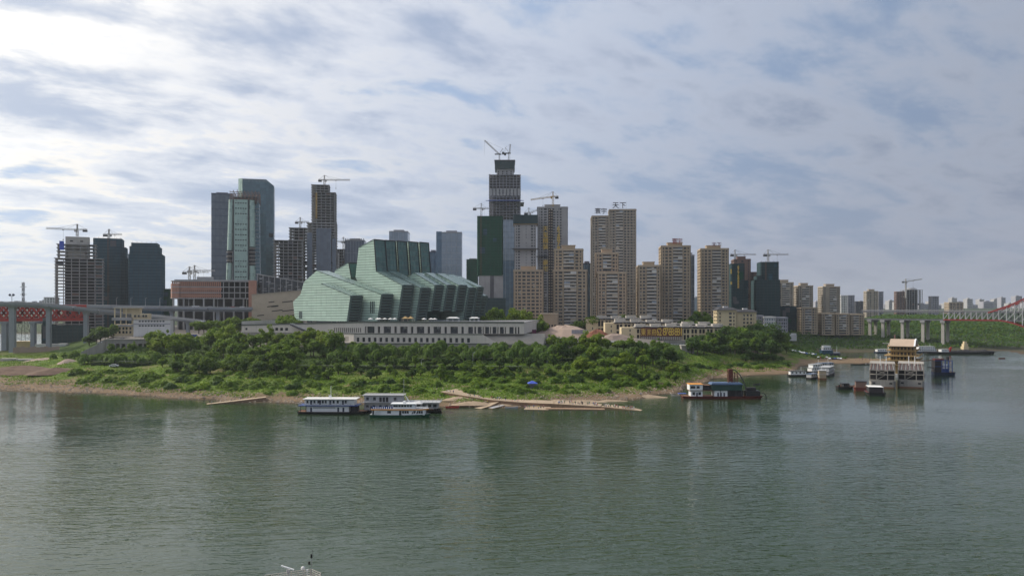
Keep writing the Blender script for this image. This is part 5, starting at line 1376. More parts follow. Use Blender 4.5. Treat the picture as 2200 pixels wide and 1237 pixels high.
# building site between podium and villas
md = MB(); rr = random.Random(9)
def mound(name, px, py, Y, rx, ry, h, mat, kind='structure', seed=1):
    c = U(px, py, Y) if Y else ground_hit(px, py); r = random.Random(seed); mb = MB(); n, m = 22, 7; ring = []
    for j in range(m):
        f = j / (m - 1); row = []
        for i in range(n):
            a = 2 * PI * i / n; k = (1 - f) * (1 + .16 * math.sin(3 * a + seed) + .1 * r.random())
            row.append((c.x + rx * k * math.cos(a), c.y + ry * k * math.sin(a), c.z - 1 + (h + 1) * (1 - (1 - f) ** 1.5) * (.92 + .16 * r.random())))
        ring.append(row)
    for j in range(m - 1):
        for i in range(n): mb.face([ring[j][i], ring[j][(i + 1) % n], ring[j + 1][(i + 1) % n], ring[j + 1][i]])
    return tag(mb.build(name, mat, smooth=True), kind=kind)
mound('dirt_mound', 1283, 724, 640, 12, 8, 6.5, 'red_dirt', seed=3)
mound('bare_slope', 1215, 722, 655, 32, 18, 9, 'pink_dirt', seed=5)
mound('bare_slope', 1320, 727, 628, 16, 6, 4, 'pink_dirt', seed=8)
mound('bare_slope', 1150, 716, 680, 22, 14, 7, 'pink_dirt', seed=11)
mound('dirt_track', 92, 772, None, 9, 26, 1.0, 'pink_dirt', seed=12)
mound('dirt_track', 146, 778, None, 7, 8, 2.2, 'pink_dirt', seed=13)
mound('soil_heap', 52, 800, None, 34, 14, 4.5, 'soil', seed=4)
mound('soil_heap', 120, 800, None, 20, 10, 3.0, 'soil', seed=14)
pl = Plot('site_hoarding', 'grey hoarding across the building site right of the podium', 1228, 1262, 640, 24, .2, 'fence', d=.5)
for i in range(6): pl.part('fence_panel', 'grey_wall', MB().box(-pl.w / 2 + pl.w * i / 6 + .03, -pl.w / 2 + pl.w * (i + 1) / 6 - .03, 0, .2, 0, 6))
pl = Plot('tan_pavilion', 'low tan pavilion left of the stepped tan tower', 1163, 1198, 700, 24, .3, 'building', d=12)
pl.part('wall', 'tan_wall', MB().box(-pl.w / 2, pl.w / 2, 0, 12, 0, pl.h(675))); pl.part('roof', 'tan_trim', MB().box(-pl.w / 2 - .5, pl.w / 2 + .5, -.5, 12.5, pl.h(675), pl.h(673)))
rows_of(pl, 'window', 'glass_dark', list(np.linspace(-pl.w / 2 + 1, pl.w / 2 - 3, 5)), [1.5, 6], 1.6, 2.6)
pl = Plot('billboard', 'small magenta billboard at the edge of the podium plaza', 1143, 1152, 590, 22, .2, 'billboard', d=.5)
pl.part('panel', 'sign_magenta', MB().box(-pl.w / 2, pl.w / 2, 0, .3, pl.h(718), pl.h(708))); pl.part('post', 'steel_grey', MB().box(-.15, .15, .05, .25, 0, pl.h(718)))
fw = thing('white_railing', 'long white railing along the river terrace right of the podium', 'railing')
a, b = U(1178, 734, 576), U(1335, 733, 592)
for i in range(40):
    p = a + (b - a) * (i / 40); q = a + (b - a) * ((i + .86) / 40); p.z = q.z = POD['zb'] - .2
    mb = MB().beam(p + Vector((0, 0, 1.1)), q + Vector((0, 0, 1.1)), .14).beam(p + Vector((0, 0, .5)), q + Vector((0, 0, .5)), .7, h=.7).beam(p, p + Vector((0, 0, 1.2)), .2); mb.build('rail_panel', 'white_paint', fw)
# ------------------------------------------------------------------ the far right: bridge, towers, skyline
def arch_bridge():
    r = thing('arch_bridge', 'long bridge with white truss and red steel arch at the right', 'bridge')
    A, B = U(1850, 668, 965), U(2330, 668, 820); A.z = B.z = gz(668.5, 900); d = B - A; L = d.length; u = d.normalized(); n = Vector((-u.y, u.x, 0))
    def at(px):  # point on the near deck edge under a picture column
        t = (px - CX) / F; s = (t * A.y - A.x) / (u.x - t * u.y); return A + u * s
    W = 26.0
    for z, h, m in ((0, 1.6, 'bridge_dark'), (9.5, 1.3, 'bridge_dark')):
        mb = MB(); seg_box(mb, A + n * W / 2 - Vector((0, 0, z)), B + n * W / 2 - Vector((0, 0, z)), W, h); mb.build('road_deck', m, r)
    for s in (0, W):
        MB().beam(A + n * s + Vector((0, 0, 1)), B + n * s + Vector((0, 0, 1)), .2, h=.5).build('parapet', 'steel_grey', r)
    for px in (1868, 1896, 1938, 1982, 2025):
        for s in (2, W - 2):
            p = at(px) + n * s; z0 = min(tz(p.x, p.y), 12) - 2; w = 3.2
            MB().box(-w / 2, w / 2, -w / 2, w / 2, 0, A.z - z0 - 10.8).build('pier', 'concrete_light', r, (p.x, p.y, z0), math.atan2(u.y, u.x))
        p = at(px); MB().box(-2.4, 2.4, -1.5, W + 1.5, -2.6, 0).build('pier_cap', 'concrete', r, (p.x, p.y, A.z - 10.8), math.atan2(u.y, u.x))
    xs = [at(px) for px in np.linspace(2027, 2146, 11)]; st = (xs[1] - xs[0])
    while xs[-1].x / xs[-1].y * F + CX < 2290: xs.append(xs[-1] + st * 1.3)
    up = Vector((0, 0, 1))
    def archz(i):  # rise of the red top chord, sag of the red bottom chord
        t = max(0, i - 8); return -1.5 + t * t * .26 + t * 1.6, -9.8 - max(0, i - 10) ** 1.45 * 1.25
    for s in (0, W):
        for i, (p, q) in enumerate(zip(xs, xs[1:])):
            p, q = p + n * s, q + n * s
            (t0, b0), (t1, b1) = archz(i), archz(i + 1)
            MB().beam(p + up * b0, q + up * b1, 1.3, h=1.5).build('bottom_chord', 'arch_red', r)
            if i >= 8: MB().beam(p + up * t0, q + up * t1, 1.3, h=1.5).build('top_chord', 'arch_red', r)
            MB().beam(p + up * b0, p + up * max(-1, t0), .8).build('vertical', 'grey_paint', r)
            MB().beam(p + up * -9.6, q + up * -1.2, .7).build('diagonal', 'grey_paint', r)
            if i >= 10: MB().beam(p + up * .5, q + up * t1, .7).build('diagonal', 'grey_paint', r)
arch_bridge()
def far_tower(label, x0, x1, yt, Y, wall, base=24, bays=(1, 1, 1, 1), k=.3, fh=3.4, glass='glass_window', crown=False):
    return flats('far_tower', label, x0, x1, yt, Y, base, k, bays, fh, wall, None, group=None, cat='tower', crown=crown, rail=wall, glass=glass)
far_tower('distant white tower right of the three tan towers', 1807, 1821, 634, 1560, 'white_wall', bays=(1, 1, 1))
far_tower('distant grey tower beside the distant white one', 1822, 1836, 634, 1580, 'grey_wall', bays=(1, 1, 1))
far_tower('distant tan tower above the start of the far bridge', 1862, 1887, 625, 1480, 'tan_wall_grey', bays=(1, 1, -.6, 1, 1), crown=True)
far_tower('distant dark tower edge right of the distant tan tower', 1888, 1898, 626, 1500, 'grey_wall', bays=(1, 1))
far_tower('distant brownish tower left of the round topped frame tower', 1926, 1945, 626, 1500, 'brown_wall', bays=(1, 1, 1))
pl = frame_tower('concrete_frame_tower', 'round topped concrete frame tower above the far bridge', 1948, 1982, 623, 1490, 24, .3, 3.6, 6, d=34, over=.6)
for i, s in enumerate((.86, .7, .5)): pl.part('crown_ring', 'concrete', MB().cyl(0, 17, pl.h(623) + 1.5 * i, pl.h(623) + 1.5 * i + 1.0, pl.w / 2 * s, 16))
crane('tower crane beside the round topped frame tower at the right', 1946, 606, 1485, 1981, 1938, 640, droop=5, t=.34)
far_tower('distant narrow tower right of the round topped frame tower', 2000, 2017, 636, 1480, 'grey_wall', bays=(1, 1, 1, 1))
far_tower('distant yellowish block above the far bridge', 2039, 2070, 649, 1700, 'tan_wall', bays=(1, 1, 1, 1))
far_tower('distant dark block behind the right tan towers', 1838, 1862, 647, 1620, 'concrete_dark', bays=(1, 1, 1))
far_tower('pale distant building left of the concrete frame tower', 94, 119, 638, 1500, 'white_wall', base=10, bays=(1, 1, 1, 1))
r = random.Random(21); i = 0; items = []
px = 1900
while px < 2230:
    w = r.uniform(9, 24); top = 650 - (8 if 2090 < px < 2160 else 0) + r.uniform(-4, 7); items.append((px, px + w, top, r.uniform(2600, 3600))); px += w + r.uniform(-4, 6)
for a, b, t_, Y_ in ((2045, 2056, 640, 3300), (1910, 1924, 646, 2700), (1846, 1858, 648, 2500), (2078, 2090, 642, 3000), (1497, 1506, 638, 2600), (1660, 1676, 640, 2300), (1752, 1764, 648, 2400), (60, 80, 649, 2600), (-20, 10, 650, 2500), (84, 97, 646, 2700), (20, 45, 648, 2900), (2182, 2196, 636, 3100)): items.append((a, b, t_, Y_))
items.sort()
for i, (a, b, t_, Y_) in enumerate(items):
    pl = Plot('skyline_block', f'{nth(i + 1)} from the left of the hazy distant skyline blocks', a, b, Y_, 25, .3, 'building', 'hazy distant skyline blocks', d=40)
    H = pl.h(t_); m = ['grey_wall', 'concrete', 'grey_wall', 'concrete'][i % 4]
    pl.part('wall', m, MB().box(-pl.w / 2, pl.w / 2, 0, 40, -20, H)); pl.part('roof_house', m, MB().box(-pl.w * .2, pl.w * .15, 10, 25, H, H + 3.5))
    wm = box_mesh('window_row', -pl.w / 2 + 2, pl.w / 2 - 2, -.3, .2, 0, 1.6, 'glass_dark'); rep(pl, 'window_row', wm, np.arange(4, H - 3, 6.4))
# ------------------------------------------------------------------ vegetation
def leaf_mesh(name, cen, nor, size, mat, aspect=1.5, droop=0.0, seed=0):
    """many small leaf-spray faces"""
    g = np.random.default_rng(seed); n = len(cen)
    nor = nor / np.maximum(np.linalg.norm(nor, axis=1, keepdims=True), 1e-6)
    t = g.normal(size=(n, 3)); t[:, 2] -= droop; t -= (t * nor).sum(1, keepdims=True) * nor
    t /= np.maximum(np.linalg.norm(t, axis=1, keepdims=True), 1e-6); b = np.cross(nor, t)
    s = (size * g.uniform(.6, 1.35, n))[:, None]
    v = np.stack([cen - t * s * aspect / 2, cen + b * s * .5 - t * s * .1, cen + t * s * aspect / 2, cen - b * s * .5 + t * s * .1], 1).reshape(-1, 3)
    me = bpy.data.meshes.new(name); me.vertices.add(4 * n); me.vertices.foreach_set('co', v.ravel().astype(np.float32))
    me.loops.add(4 * n); me.loops.foreach_set('vertex_index', np.arange(4 * n, dtype=np.int32))
    me.polygons.add(n); me.polygons.foreach_set('loop_start', np.arange(0, 4 * n, 4, dtype=np.int32)); me.polygons.foreach_set('loop_total', np.full(n, 4, np.int32))
    me.update(calc_edges=True); me.materials.append(MAT[mat]); return me
def crown_points(seed, rx, rz, zc, clumps, per, flat=.8, csize=.36):
    g = np.random.default_rng(seed); C_, N_ = [], []; sx, sy = g.uniform(.8, 1.3, 2); lump = g.normal(size=(3, 3))
    for k in range(clumps):
        d = g.normal(size=3); d /= np.linalg.norm(d); d[2] = d[2] * .9 + .12
        rad = g.uniform(.35, .95) * (1 + .22 * math.tanh((lump @ d).max() - .8)); c = d * rad * np.array([rx * sx, rx * sy, rz]) + [0, 0, zc]
        cr = csize * rx * g.uniform(.5, 1.35)
        p = g.normal(size=(per, 3)); p /= np.linalg.norm(p, axis=1, keepdims=True); q = p * (g.uniform(.3, 1, (per, 1)) ** .45) * cr; q[:, 2] *= flat
        C_.append(c + q); N_.append(p + g.normal(size=(per, 3)) * .45 + [0, 0, .35])
    return np.concatenate(C_), np.concatenate(N_)
def trunk_mesh(seed, h, r, limbs, spread):
    g = random.Random(seed); mb = MB(); lean = (g.uniform(-.5, .5), g.uniform(-.5, .5))
    mb.tube([(0, 0, -.6), (lean[0] * .4, lean[1] * .4, h * .35), (lean[0], lean[1], h * .75)], [r * 1.3, r, r * .5], 7)
    for i in range(limbs):
        a = 2 * PI * i / limbs + g.random(); z0 = h * g.uniform(.3, .5)
        mb.tube([(lean[0] * .5, lean[1] * .5, z0), (math.cos(a) * spread * .5, math.sin(a) * spread * .5, z0 + h * .2), (math.cos(a) * spread * .85, math.sin(a) * spread * .85, z0 + h * .32)], [r * .5, r * .32, r * .12], 5)
    return mb.mesh('trunk', 'bark')
PROTO = {}
def proto(key, crowns, trunks): PROTO[key] = (crowns, trunks)
def broad(key, mat, n, seed, rx=4.6, rz=4.4, zc=6.6, h=8.5, clumps=34, per=85, size=.62):
    cr, tr = [], []
    for i in range(n):
        a = rx * (.88 + .12 * (i % 3)); c, nn = crown_points(seed + i, a, rz * (1 + .1 * ((i * 7) % 3 - 1)), zc, clumps, per)
        cr.append(leaf_mesh('crown', c, nn, size, mat, seed=seed + i)); tr.append(trunk_mesh(seed + i, h, .28, 5, a * .7))
    proto(key, cr, tr)
broad('bright', 'leaf_bright', 4, 100); broad('mid', 'leaf_mid', 5, 200); broad('dark', 'leaf_dark', 5, 300, rx=5.0, rz=4.0, zc=5.6)
broad('small', 'leaf_dark', 3, 350, rx=3.4, rz=3.0, zc=3.9, h=5, clumps=24, per=70, size=.55)
broad('smallmid', 'leaf_mid', 3, 380, rx=3.2, rz=2.9, zc=3.7, h=5, clumps=24, per=70, size=.55)
def willow(key, n, seed):
    cr, tr = [], []
    for i in range(n):
        g = np.random.default_rng(seed + i); C_, N_ = [], []
        for k in range(70):
            a = g.uniform(0, 2 * PI); rr = 3.9 * math.sqrt(g.uniform(.02, 1)); top = 8.6 - .2 * rr * rr + g.uniform(-.6, .5); ln = g.uniform(2.0, 5.2) * (.5 + rr / 7)
            m = 34; f = g.uniform(0, 1, m); x = math.cos(a) * (rr + f * .7) + g.normal(0, .28, m); y = math.sin(a) * (rr + f * .7) + g.normal(0, .28, m)
            C_.append(np.stack([x, y, top - f * ln], 1)); N_.append(np.stack([np.full(m, math.cos(a)), np.full(m, math.sin(a)), np.full(m, .5)], 1) + g.normal(0, .45, (m, 3)))
        cr.append(leaf_mesh('crown', np.concatenate(C_), np.concatenate(N_), .5, 'leaf_willow', 2.4, 3.0, seed + i)); tr.append(trunk_mesh(seed + i, 7, .24, 5, 2.4))
    proto(key, cr, tr)
willow('willow', 4, 500)
def shrubs(key, n, seed, mat):
    cr = []
    for i in range(n):
        g = np.random.default_rng(seed + i); k = 620; p = g.normal(size=(k, 3)); p[:, 2] = np.abs(p[:, 2]); p /= np.linalg.norm(p, axis=1, keepdims=True)
        wob = 1 + .22 * np.sin(p[:, 0] * 4 + i) + .18 * np.sin(p[:, 1] * 5 + 2 * i); c = p * (g.uniform(.5, 1, (k, 1)) ** .5) * wob[:, None] * [2.6, 2.1, 1.55]
        cr.append(leaf_mesh('foliage', c, p + g.normal(size=(k, 3)) * .4 + [0, 0, .4], .46, mat, 1.8, 0, seed + i))
    proto(key, cr, None)
shrubs('shrub', 5, 700, 'leaf_shrub'); shrubs('shrub_mid', 4, 740, 'leaf_mid'); shrubs('shrub_dark', 3, 780, 'leaf_dark')
twig = trunk_mesh(5, 1.2, .07, 4, .9); twig.name = 'stem'
def plant_rows(name, key, cat, group, what, spots):
    """spots: (x, y, z, scale, kind); labelled in order from the left"""
    spots = sorted(spots, key=lambda s: s[0] / s[1]); g = random.Random(len(spots) + 5)
    for i, (x, y, z, s, kd) in enumerate(spots):
        crowns, trunks = PROTO[kd]
        r = thing(name, f'{what}, {nth(i + 1)} from the left', cat, (x, y, z - .15), g.uniform(0, 2 * PI), group)
        r.scale = (s * g.uniform(.8, 1.3), s * g.uniform(.8, 1.3), s * g.uniform(.78, 1.2))
        k = g.randrange(len(crowns)); ob(crowns[k].name, crowns[k], r); ob('trunk' if trunks else 'stem', trunks[k] if trunks else twig, r)
def row(px0, px1, py, n, s, kinds, jy=5, jx=.45, seed=0, sj=.22):
    g = random.Random(seed); out = []
    for i in range(n):
        px = px0 + (px1 - px0) * (i + .5 + g.uniform(-jx, jx)) / n; p = ground_hit(px, (py if not callable(py) else py(px)) + g.uniform(-jy, jy))
        out.append((p.x, p.y, p.z, s * g.uniform(1 - sj, 1 + sj), g.choice(kinds)))
    return out
def row_at(px0, px1, Y, n, s, kinds, seed=0, jy=6, z=None, sj=.2):
    g = random.Random(seed); out = []
    for i in range(n):
        Yi = Y + g.uniform(-jy, jy); px = px0 + (px1 - px0) * (i + .5 + g.uniform(-.4, .4)) / n; x = gx(px, Yi)
        out.append((x, Yi, tz(x, Yi) if z is None else z, s * g.uniform(1 - sj, 1 + sj), g.choice(kinds)))
    return out
plant_rows('broadleaf_tree', '', 'tree', 'trees on the wooded slope left of the podium', 'leafy tree topping the wooded slope by the podium',
    row(335, 705, 752, 24, 1.2, ['bright', 'bright', 'bright', 'mid'], 5, seed=1, sj=.3) )
plant_rows('broadleaf_tree', '', 'tree', 'trees on the wooded slope left of the podium', 'darker tree halfway down the wooded slope by the podium',
    row(310, 720, 770, 24, 1.05, ['mid', 'dark', 'bright', 'mid'], 6, seed=2, sj=.35))
plant_rows('broadleaf_tree', '', 'tree', 'trees on the wooded slope left of the podium', 'dark tree low on the wooded slope by the podium',
    row(345, 650, 789, 17, .95, ['dark', 'mid', 'mid', 'smallmid'], 6, seed=3, sj=.4) + row(380, 600, 803, 10, .9, ['dark', 'small'], 4, seed=31))
plant_rows('willow_tree', '', 'tree', 'willows in the row below the podium', 'weeping willow in the row below the podium wall',
    row(690, 1190, lambda p: 768 - (p - 690) * .003, 36, .9, ['willow'], 2, seed=4) + row(760, 1180, 759, 20, .8, ['willow'], 2, seed=41) + row(700, 1200, 776, 24, .85, ['willow', 'smallmid', 'willow'], 2, seed=42))
plant_rows('willow_tree', '', 'tree', 'small willows near the left bridge', 'small round willow on the bank right of the left bridge',
    row(172, 345, 782, 12, .72, ['willow'], 2, seed=5) + row(110, 170, 772, 4, .6, ['willow', 'smallmid'], 4, seed=51))
plant_rows('small_tree', '', 'tree', 'low dark trees under the hedges', 'low dark tree on the bank below the clipped hedges',
    row(600, 1200, lambda p: 812 - abs(p - 900) * .012, 30, 1.0, ['small', 'smallmid', 'smallmid'], 7, seed=6, sj=.4) + row(610, 1190, 789, 26, .8, ['small', 'smallmid', 'small'], 2, seed=67))
plant_rows('broadleaf_tree', '', 'tree', 'trees below the banner villas', 'tree in the thicket below the banner villas',
    row(1180, 1440, 757, 17, .85, ['bright', 'mid', 'willow'], 4, seed=7) + row(1190, 1470, 778, 18, .9, ['mid', 'dark', 'bright', 'willow'], 6, seed=8, sj=.4) + row(1190, 1480, 800, 15, .8, ['mid', 'dark', 'smallmid', 'bright'], 7, seed=9, sj=.4) + row(1260, 1470, 818, 9, .85, ['smallmid', 'small', 'mid'], 5, seed=10))
plant_rows('broadleaf_tree', '', 'tree', 'dark trees on the promontory', 'dark tree on the wooded promontory behind the dredger',
    row(1480, 1690, 760, 16, 1.15, ['dark', 'dark', 'mid'], 4, seed=11) + row(1500, 1690, 747, 15, 1.25, ['dark', 'mid', 'dark'], 3, seed=12) + row(1555, 1690, 737, 12, 1.5, ['dark'], 3, seed=13) + row(1600, 1685, 775, 6, .8, ['small', 'dark'], 3, seed=14) + row(1570, 1640, 727, 6, 1.7, ['dark'], 3, seed=15))
plant_rows('broadleaf_tree', '', 'tree', 'grove right of the theatre', 'tree in the grove right of the theatre',
    row_at(1042, 1165, 668, 13, 1.3, ['mid', 'bright', 'mid'], 16, 8) + row_at(1040, 1168, 652, 12, 1.05, ['mid', 'mid', 'smallmid'], 17, 5) + row_at(1060, 1110, 690, 4, 1.6, ['mid'], 171, 5))
plant_rows('broadleaf_tree', '', 'tree', 'street trees beside the ramp', 'street tree beside the ramp left of the striped hall',
    row_at(420, 545, 668, 11, 1.2, ['mid', 'dark', 'mid'], 18, 4) + row_at(500, 628, 728, 13, .8, ['mid', 'mid', 'dark'], 19, 3, z=None) + row_at(605, 635, 640, 4, 1.25, ['mid'], 20, 6))
plant_rows('broadleaf_tree', '', 'tree', 'trees at the feet of the tan towers', 'dark tree at the feet of the tan towers',
    row_at(1232, 1285, 712, 5, 1.05, ['dark', 'mid'], 22, 5) + row_at(1345, 1378, 715, 5, 1.2, ['dark'], 23, 5) + row_at(1462, 1545, 735, 11, 1.7, ['dark', 'dark', 'mid'], 24, 10) + row_at(1480, 1530, 700, 6, 1.2, ['dark'], 25, 5) + row_at(1540, 1640, 672, 8, 1.1, ['dark'], 26, 8) + row_at(1085, 1100, 715, 3, 1.1, ['mid'], 27, 4))
plant_rows('broadleaf_tree', '', 'tree', 'trees near the left viaduct', 'tree near the cream building under the viaduct',
    row_at(190, 245, 640, 5, 1.1, ['dark', 'mid', 'dark'], 28, 6) + row_at(325, 352, 600, 3, 1.15, ['mid'], 29, 4) + row_at(225, 320, 596, 5, .6, ['mid', 'smallmid'], 291, 3))
# clipped trees on the plaza
tt = []
for i, px in enumerate((1130, 1144, 1159, 1173, 1186, 1199, 1212, 1224, 1236, 1248, 1256)):
    Y = 580; tt.append((gx(px, Y), Y, POD['zb'] - .1, .62, 'small'))
plant_rows('clipped_tree', '', 'tree', 'clipped trees along the river terrace', 'small clipped tree along the terrace right of the podium', tt)
# shrubs over the bank
sh = row(150, 700, lambda p: 806 + (p - 150) * .012, 48, 1.3, ['shrub_mid', 'shrub_dark', 'shrub'], 9, seed=60, sj=.45) + row(170, 940, lambda p: 822 + (p - 170) * .014, 66, 1.25, ['shrub', 'shrub_mid', 'shrub_mid', 'shrub_dark'], 10, seed=61, sj=.5) + row(300, 960, lambda p: 836 + (p - 300) * .008, 40, .85, ['shrub', 'shrub_mid'], 9, seed=62, sj=.5)
plant_rows('shrub', '', 'shrub', 'shrubs on the grassy bank left of the slipway', 'rounded shrub on the grassy bank left of the slipway', sh)
sh = row(940, 1400, 815, 50, 1.3, ['shrub', 'shrub_mid', 'shrub_mid', 'shrub_dark'], 9, seed=63, sj=.45) + row(1000, 1330, 836, 36, 1.0, ['shrub', 'shrub', 'shrub_mid'], 8, seed=64, sj=.5) + row(1300, 1440, 828, 12, 1.1, ['shrub_mid', 'shrub'], 6, seed=65)
plant_rows('shrub', '', 'shrub', 'shrubs on the bank above the slipway', 'rounded green shrub on the bank above the slipway', sh)
sh = row(1440, 1700, lambda p: 792 - (p - 1440) * .035, 30, 1.2, ['shrub', 'shrub_mid', 'shrub_dark'], 5, seed=66)
plant_rows('shrub', '', 'shrub', 'shrubs at the foot of the promontory', 'green shrub at the foot of the promontory', sh)
# clipped hedges along the two terraces
def hedge(label, px0, px1, Y0, Y1, z, h):
    a = Vector((gx(px0, Y0), Y0, z)); b = Vector((gx(px1, Y1), Y1, z)); d = b - a; L = d.length; u = d.normalized(); n = Vector((u.y, -u.x, 0))
    r = thing('hedge', label, 'hedge', (0, 0, 0)); g = np.random.default_rng(int(px0)); k = int(L * 42)
    f = g.uniform(0, L, k); top = g.random(k) < .35; hh = np.where(top, h + g.normal(0, .12, k), g.uniform(-.3, h, k)); oo = np.where(top, g.uniform(-2.4, 0, k), g.normal(0, .12, k))
    c = np.array(a)[None] + f[:, None] * np.array(u)[None] + oo[:, None] * np.array(n)[None]; c[:, 2] += hh
    nn = np.where(top[:, None], np.array([[0, 0, 1.0]]), np.array(n)[None]) + g.normal(0, .5, (k, 3))
    o = ob('foliage', leaf_mesh('foliage', c, nn, .5, 'leaf_hedge', 1.4, 0, 3), r)
    MB().prism([(p.x, p.y) for p in (a - n * .2, b - n * .2, b - n * 2.2, a - n * 2.2)], z - 1, z + h - .15).build('inner_growth', 'leaf_hedge', r)
    mb = MB().beam(a - n * 3 + Vector((0, 0, h + .7)), b - n * 3 + Vector((0, 0, h + .7)), .14)
    for i in range(int(L / 6)): p = a + u * (6 * i) - n * 3; mb.beam(p + Vector((0, 0, h - .6)), p + Vector((0, 0, h + 1.0)), .22)
    mb.build('path_railing', 'concrete_light', r)
hedge('lower long dark clipped hedge on the bank below the podium', 600, 1120, 494, 488, 8.6, 2.9)
hedge('upper long dark clipped hedge among the willows below the podium', 860, 1230, 521, 519, 12.2, 2.2)
hedge('short dark clipped hedge right of the small willows on the left', 195, 320, 532, 524, 9.2, 2.4)
# ground cover, reeds and stones (nobody could count them)
def scatter(n, px0, px1, zlo, zhi, y1=640, seed=0, y0=375, dens=None):
    g = np.random.default_rng(seed); P = np.zeros((0, 3))
    while len(P) < n:
        k = n * 3; Y = g.uniform(y0, y1, k); px = g.uniform(px0, px1, k); X = (px - CX) / F * Y; Z = theight(X, Y); w = (Z > zlo) & (Z < zhi)
        w &= vnoise(X / 11 + 2, Y / 8) > g.uniform(-.55, .15, k)
        P = np.concatenate([P, np.stack([X, Y, Z], 1)[w]])
    return P[:n]
P = scatter(52000, -40, 1720, 1.6, 15, 640, 4); g = np.random.default_rng(2); P[:, 2] += g.uniform(0, .4, len(P))
nn = g.normal(0, .5, (len(P), 3)); nn[:, 1] -= .8; nn[:, 2] += .4
tag(ob('bank_grass', leaf_mesh('bank_grass', P, nn, .62, 'leaf_shrub', 1.5, -1.5, 8)), 'tufts of rough grass over the river bank', 'grass', kind='stuff')
P = scatter(16000, 1690, 2260, 2, 40, 1350, 5, 700); P[:, 2] += g.uniform(0, 1.6, len(P)); nn = g.normal(0, .6, (len(P), 3)); nn[:, 2] += .7; nn[:, 1] -= .4
tag(ob('hillside_scrub', leaf_mesh('hillside_scrub', P, nn, 2.4, 'leaf_dark', 1.3, 0, 9)), 'scrub covering the far slopes at the right', 'scrub', kind='stuff')
P = scatter(9000, 1700, 2260, 13, 40, 1350, 6, 850); P[:, 2] += g.uniform(0, 4.5, len(P)); nn = g.normal(0, .6, (len(P), 3)); nn[:, 2] += .7; nn[:, 1] -= .4
tag(ob('hillside_wood', leaf_mesh('hillside_wood', P, nn, 3.2, 'leaf_dark', 1.2, 0, 10)), 'dark woods on the far slopes behind the far bridge', 'woods', kind='stuff')
def stones(name, n, px0, px1, zlo, zhi, smin, smax, mat, seed, y1=560):
    P = scatter(n, px0, px1, zlo, zhi, y1, seed); g = np.random.default_rng(seed); base = np.array([(1, 0, 0), (0, 1, 0), (-1, 0, 0), (0, -1, 0), (0, 0, .8), (0, 0, -.6)]); F_ = [(0, 1, 4), (1, 2, 4), (2, 3, 4), (3, 0, 4), (1, 0, 5), (2, 1, 5), (3, 2, 5), (0, 3, 5)]
    V, Fc = [], []
    for i, p in enumerate(P):
        s = g.uniform(smin, smax) * g.uniform(.6, 1.4, (1, 3)); a = g.uniform(0, 6.28); q = base * s * g.uniform(.75, 1.2, (6, 1)); c, d = math.cos(a), math.sin(a)
        q = np.stack([q[:, 0] * c - q[:, 1] * d, q[:, 0] * d + q[:, 1] * c, q[:, 2]], 1) + p; k = len(V); V += q.tolist(); Fc += [tuple(k + x for x in f) for f in F_]
    me = bpy.data.meshes.new(name); me.from_pydata(V, [], Fc); me.materials.append(MAT[mat])
    return ob(name, me)
tag(stones('shore_stones', 2600, -20, 1700, .1, 3.2, .25, .75, 'rock', 1), 'loose stones scattered along the waterline', 'stones', kind='stuff')
tag(stones('rubble', 420, 930, 1330, 1.2, 6.2, .2, .6, 'rock', 2, 430), 'pale rubble on the bank above the slipway', 'rubble', kind='stuff')
tag(stones('drift_litter', 90, 350, 1500, .3, 6.5, .15, .34, 'hanging_white', 3), 'scraps of white litter on the bank', 'litter', kind='stuff')
# ------------------------------------------------------------------ slipway and jetties
def slip(name, label, pts, widths, thick, mat='slip_concrete', wall='slip_wall', cat='slipway'):
    """pts: (picture x, picture y, height) of the river edge; runs back by width"""
    r = thing(name, label, cat); P = [Vector((gx(px, yat(py, z)), yat(py, z), z)) for px, py, z in pts]
    for i, (p, q) in enumerate(zip(P, P[1:])):
        k = max(1, int((q - p).length / 7))
        for j in range(k):
            a, b = p + (q - p) * (j / k), p + (q - p) * ((j + 1) / k - .004); w0 = widths[i] + (widths[i + 1] - widths[i]) * j / k; w1 = widths[i] + (widths[i + 1] - widths[i]) * (j + 1) / k
            d = (b - a).normalized(); n = Vector((-d.y, d.x, 0)).normalized()
            n = n if n.y > 0 else -n
            mb = MB(); A = [a, b, b + n * w1, a + n * w0]
            mb.prism([(v.x, v.y) for v in A], [a.z - thick - 3] * 2 + [b.z - thick - 3] * 2, [a.z, b.z, b.z + .12, a.z + .12], m=1, mt=0)
            mb.build('slab', [mat, wall], r)
    return r, P
slip('slipway', 'long pale concrete slipway running down to the water on the right', [(946, 841, 5.9), (1000, 850, 4.6), (1058, 859, 3.2), (1120, 864, 2.4), (1190, 867, 1.7), (1290, 873, .95), (1345, 878.5, .4), (1376, 882, .05)], [15, 14, 13, 12, 12, 9, 7, 3], 2.2)
slip('boat_ramp', 'steep pale boat ramp down to the water from the slipway', [(1028, 879, -.2), (1052, 872, .9), (1078, 860, 2.9)], [6.5, 6.5, 6.5], .5)
slip('lower_landing', 'square lower landing beside the boat ramp', [(1125, 879, .15), (1178, 880, .2)], [11, 11], .4)
slip('stone_ledge', 'layered stone ledge at the water side of the slipway', [(1172, 878, .4), (1230, 878.5, .45), (1300, 879.5, .3)], [4, 4.5, 4], .6, 'slip_wall')
slip('broken_ramp', 'broken concrete ramp tilted beside the boat ramp', [(1058, 877, .2), (1085, 870, 1.1)], [5, 5], .4, 'concrete')
slip('left_slipway', 'thin concrete slipway sloping into the water left of the boats', [(444, 868, .02), (500, 862, .9), (572, 853, 2.3)], [3.2, 3.6, 3.4], .6)
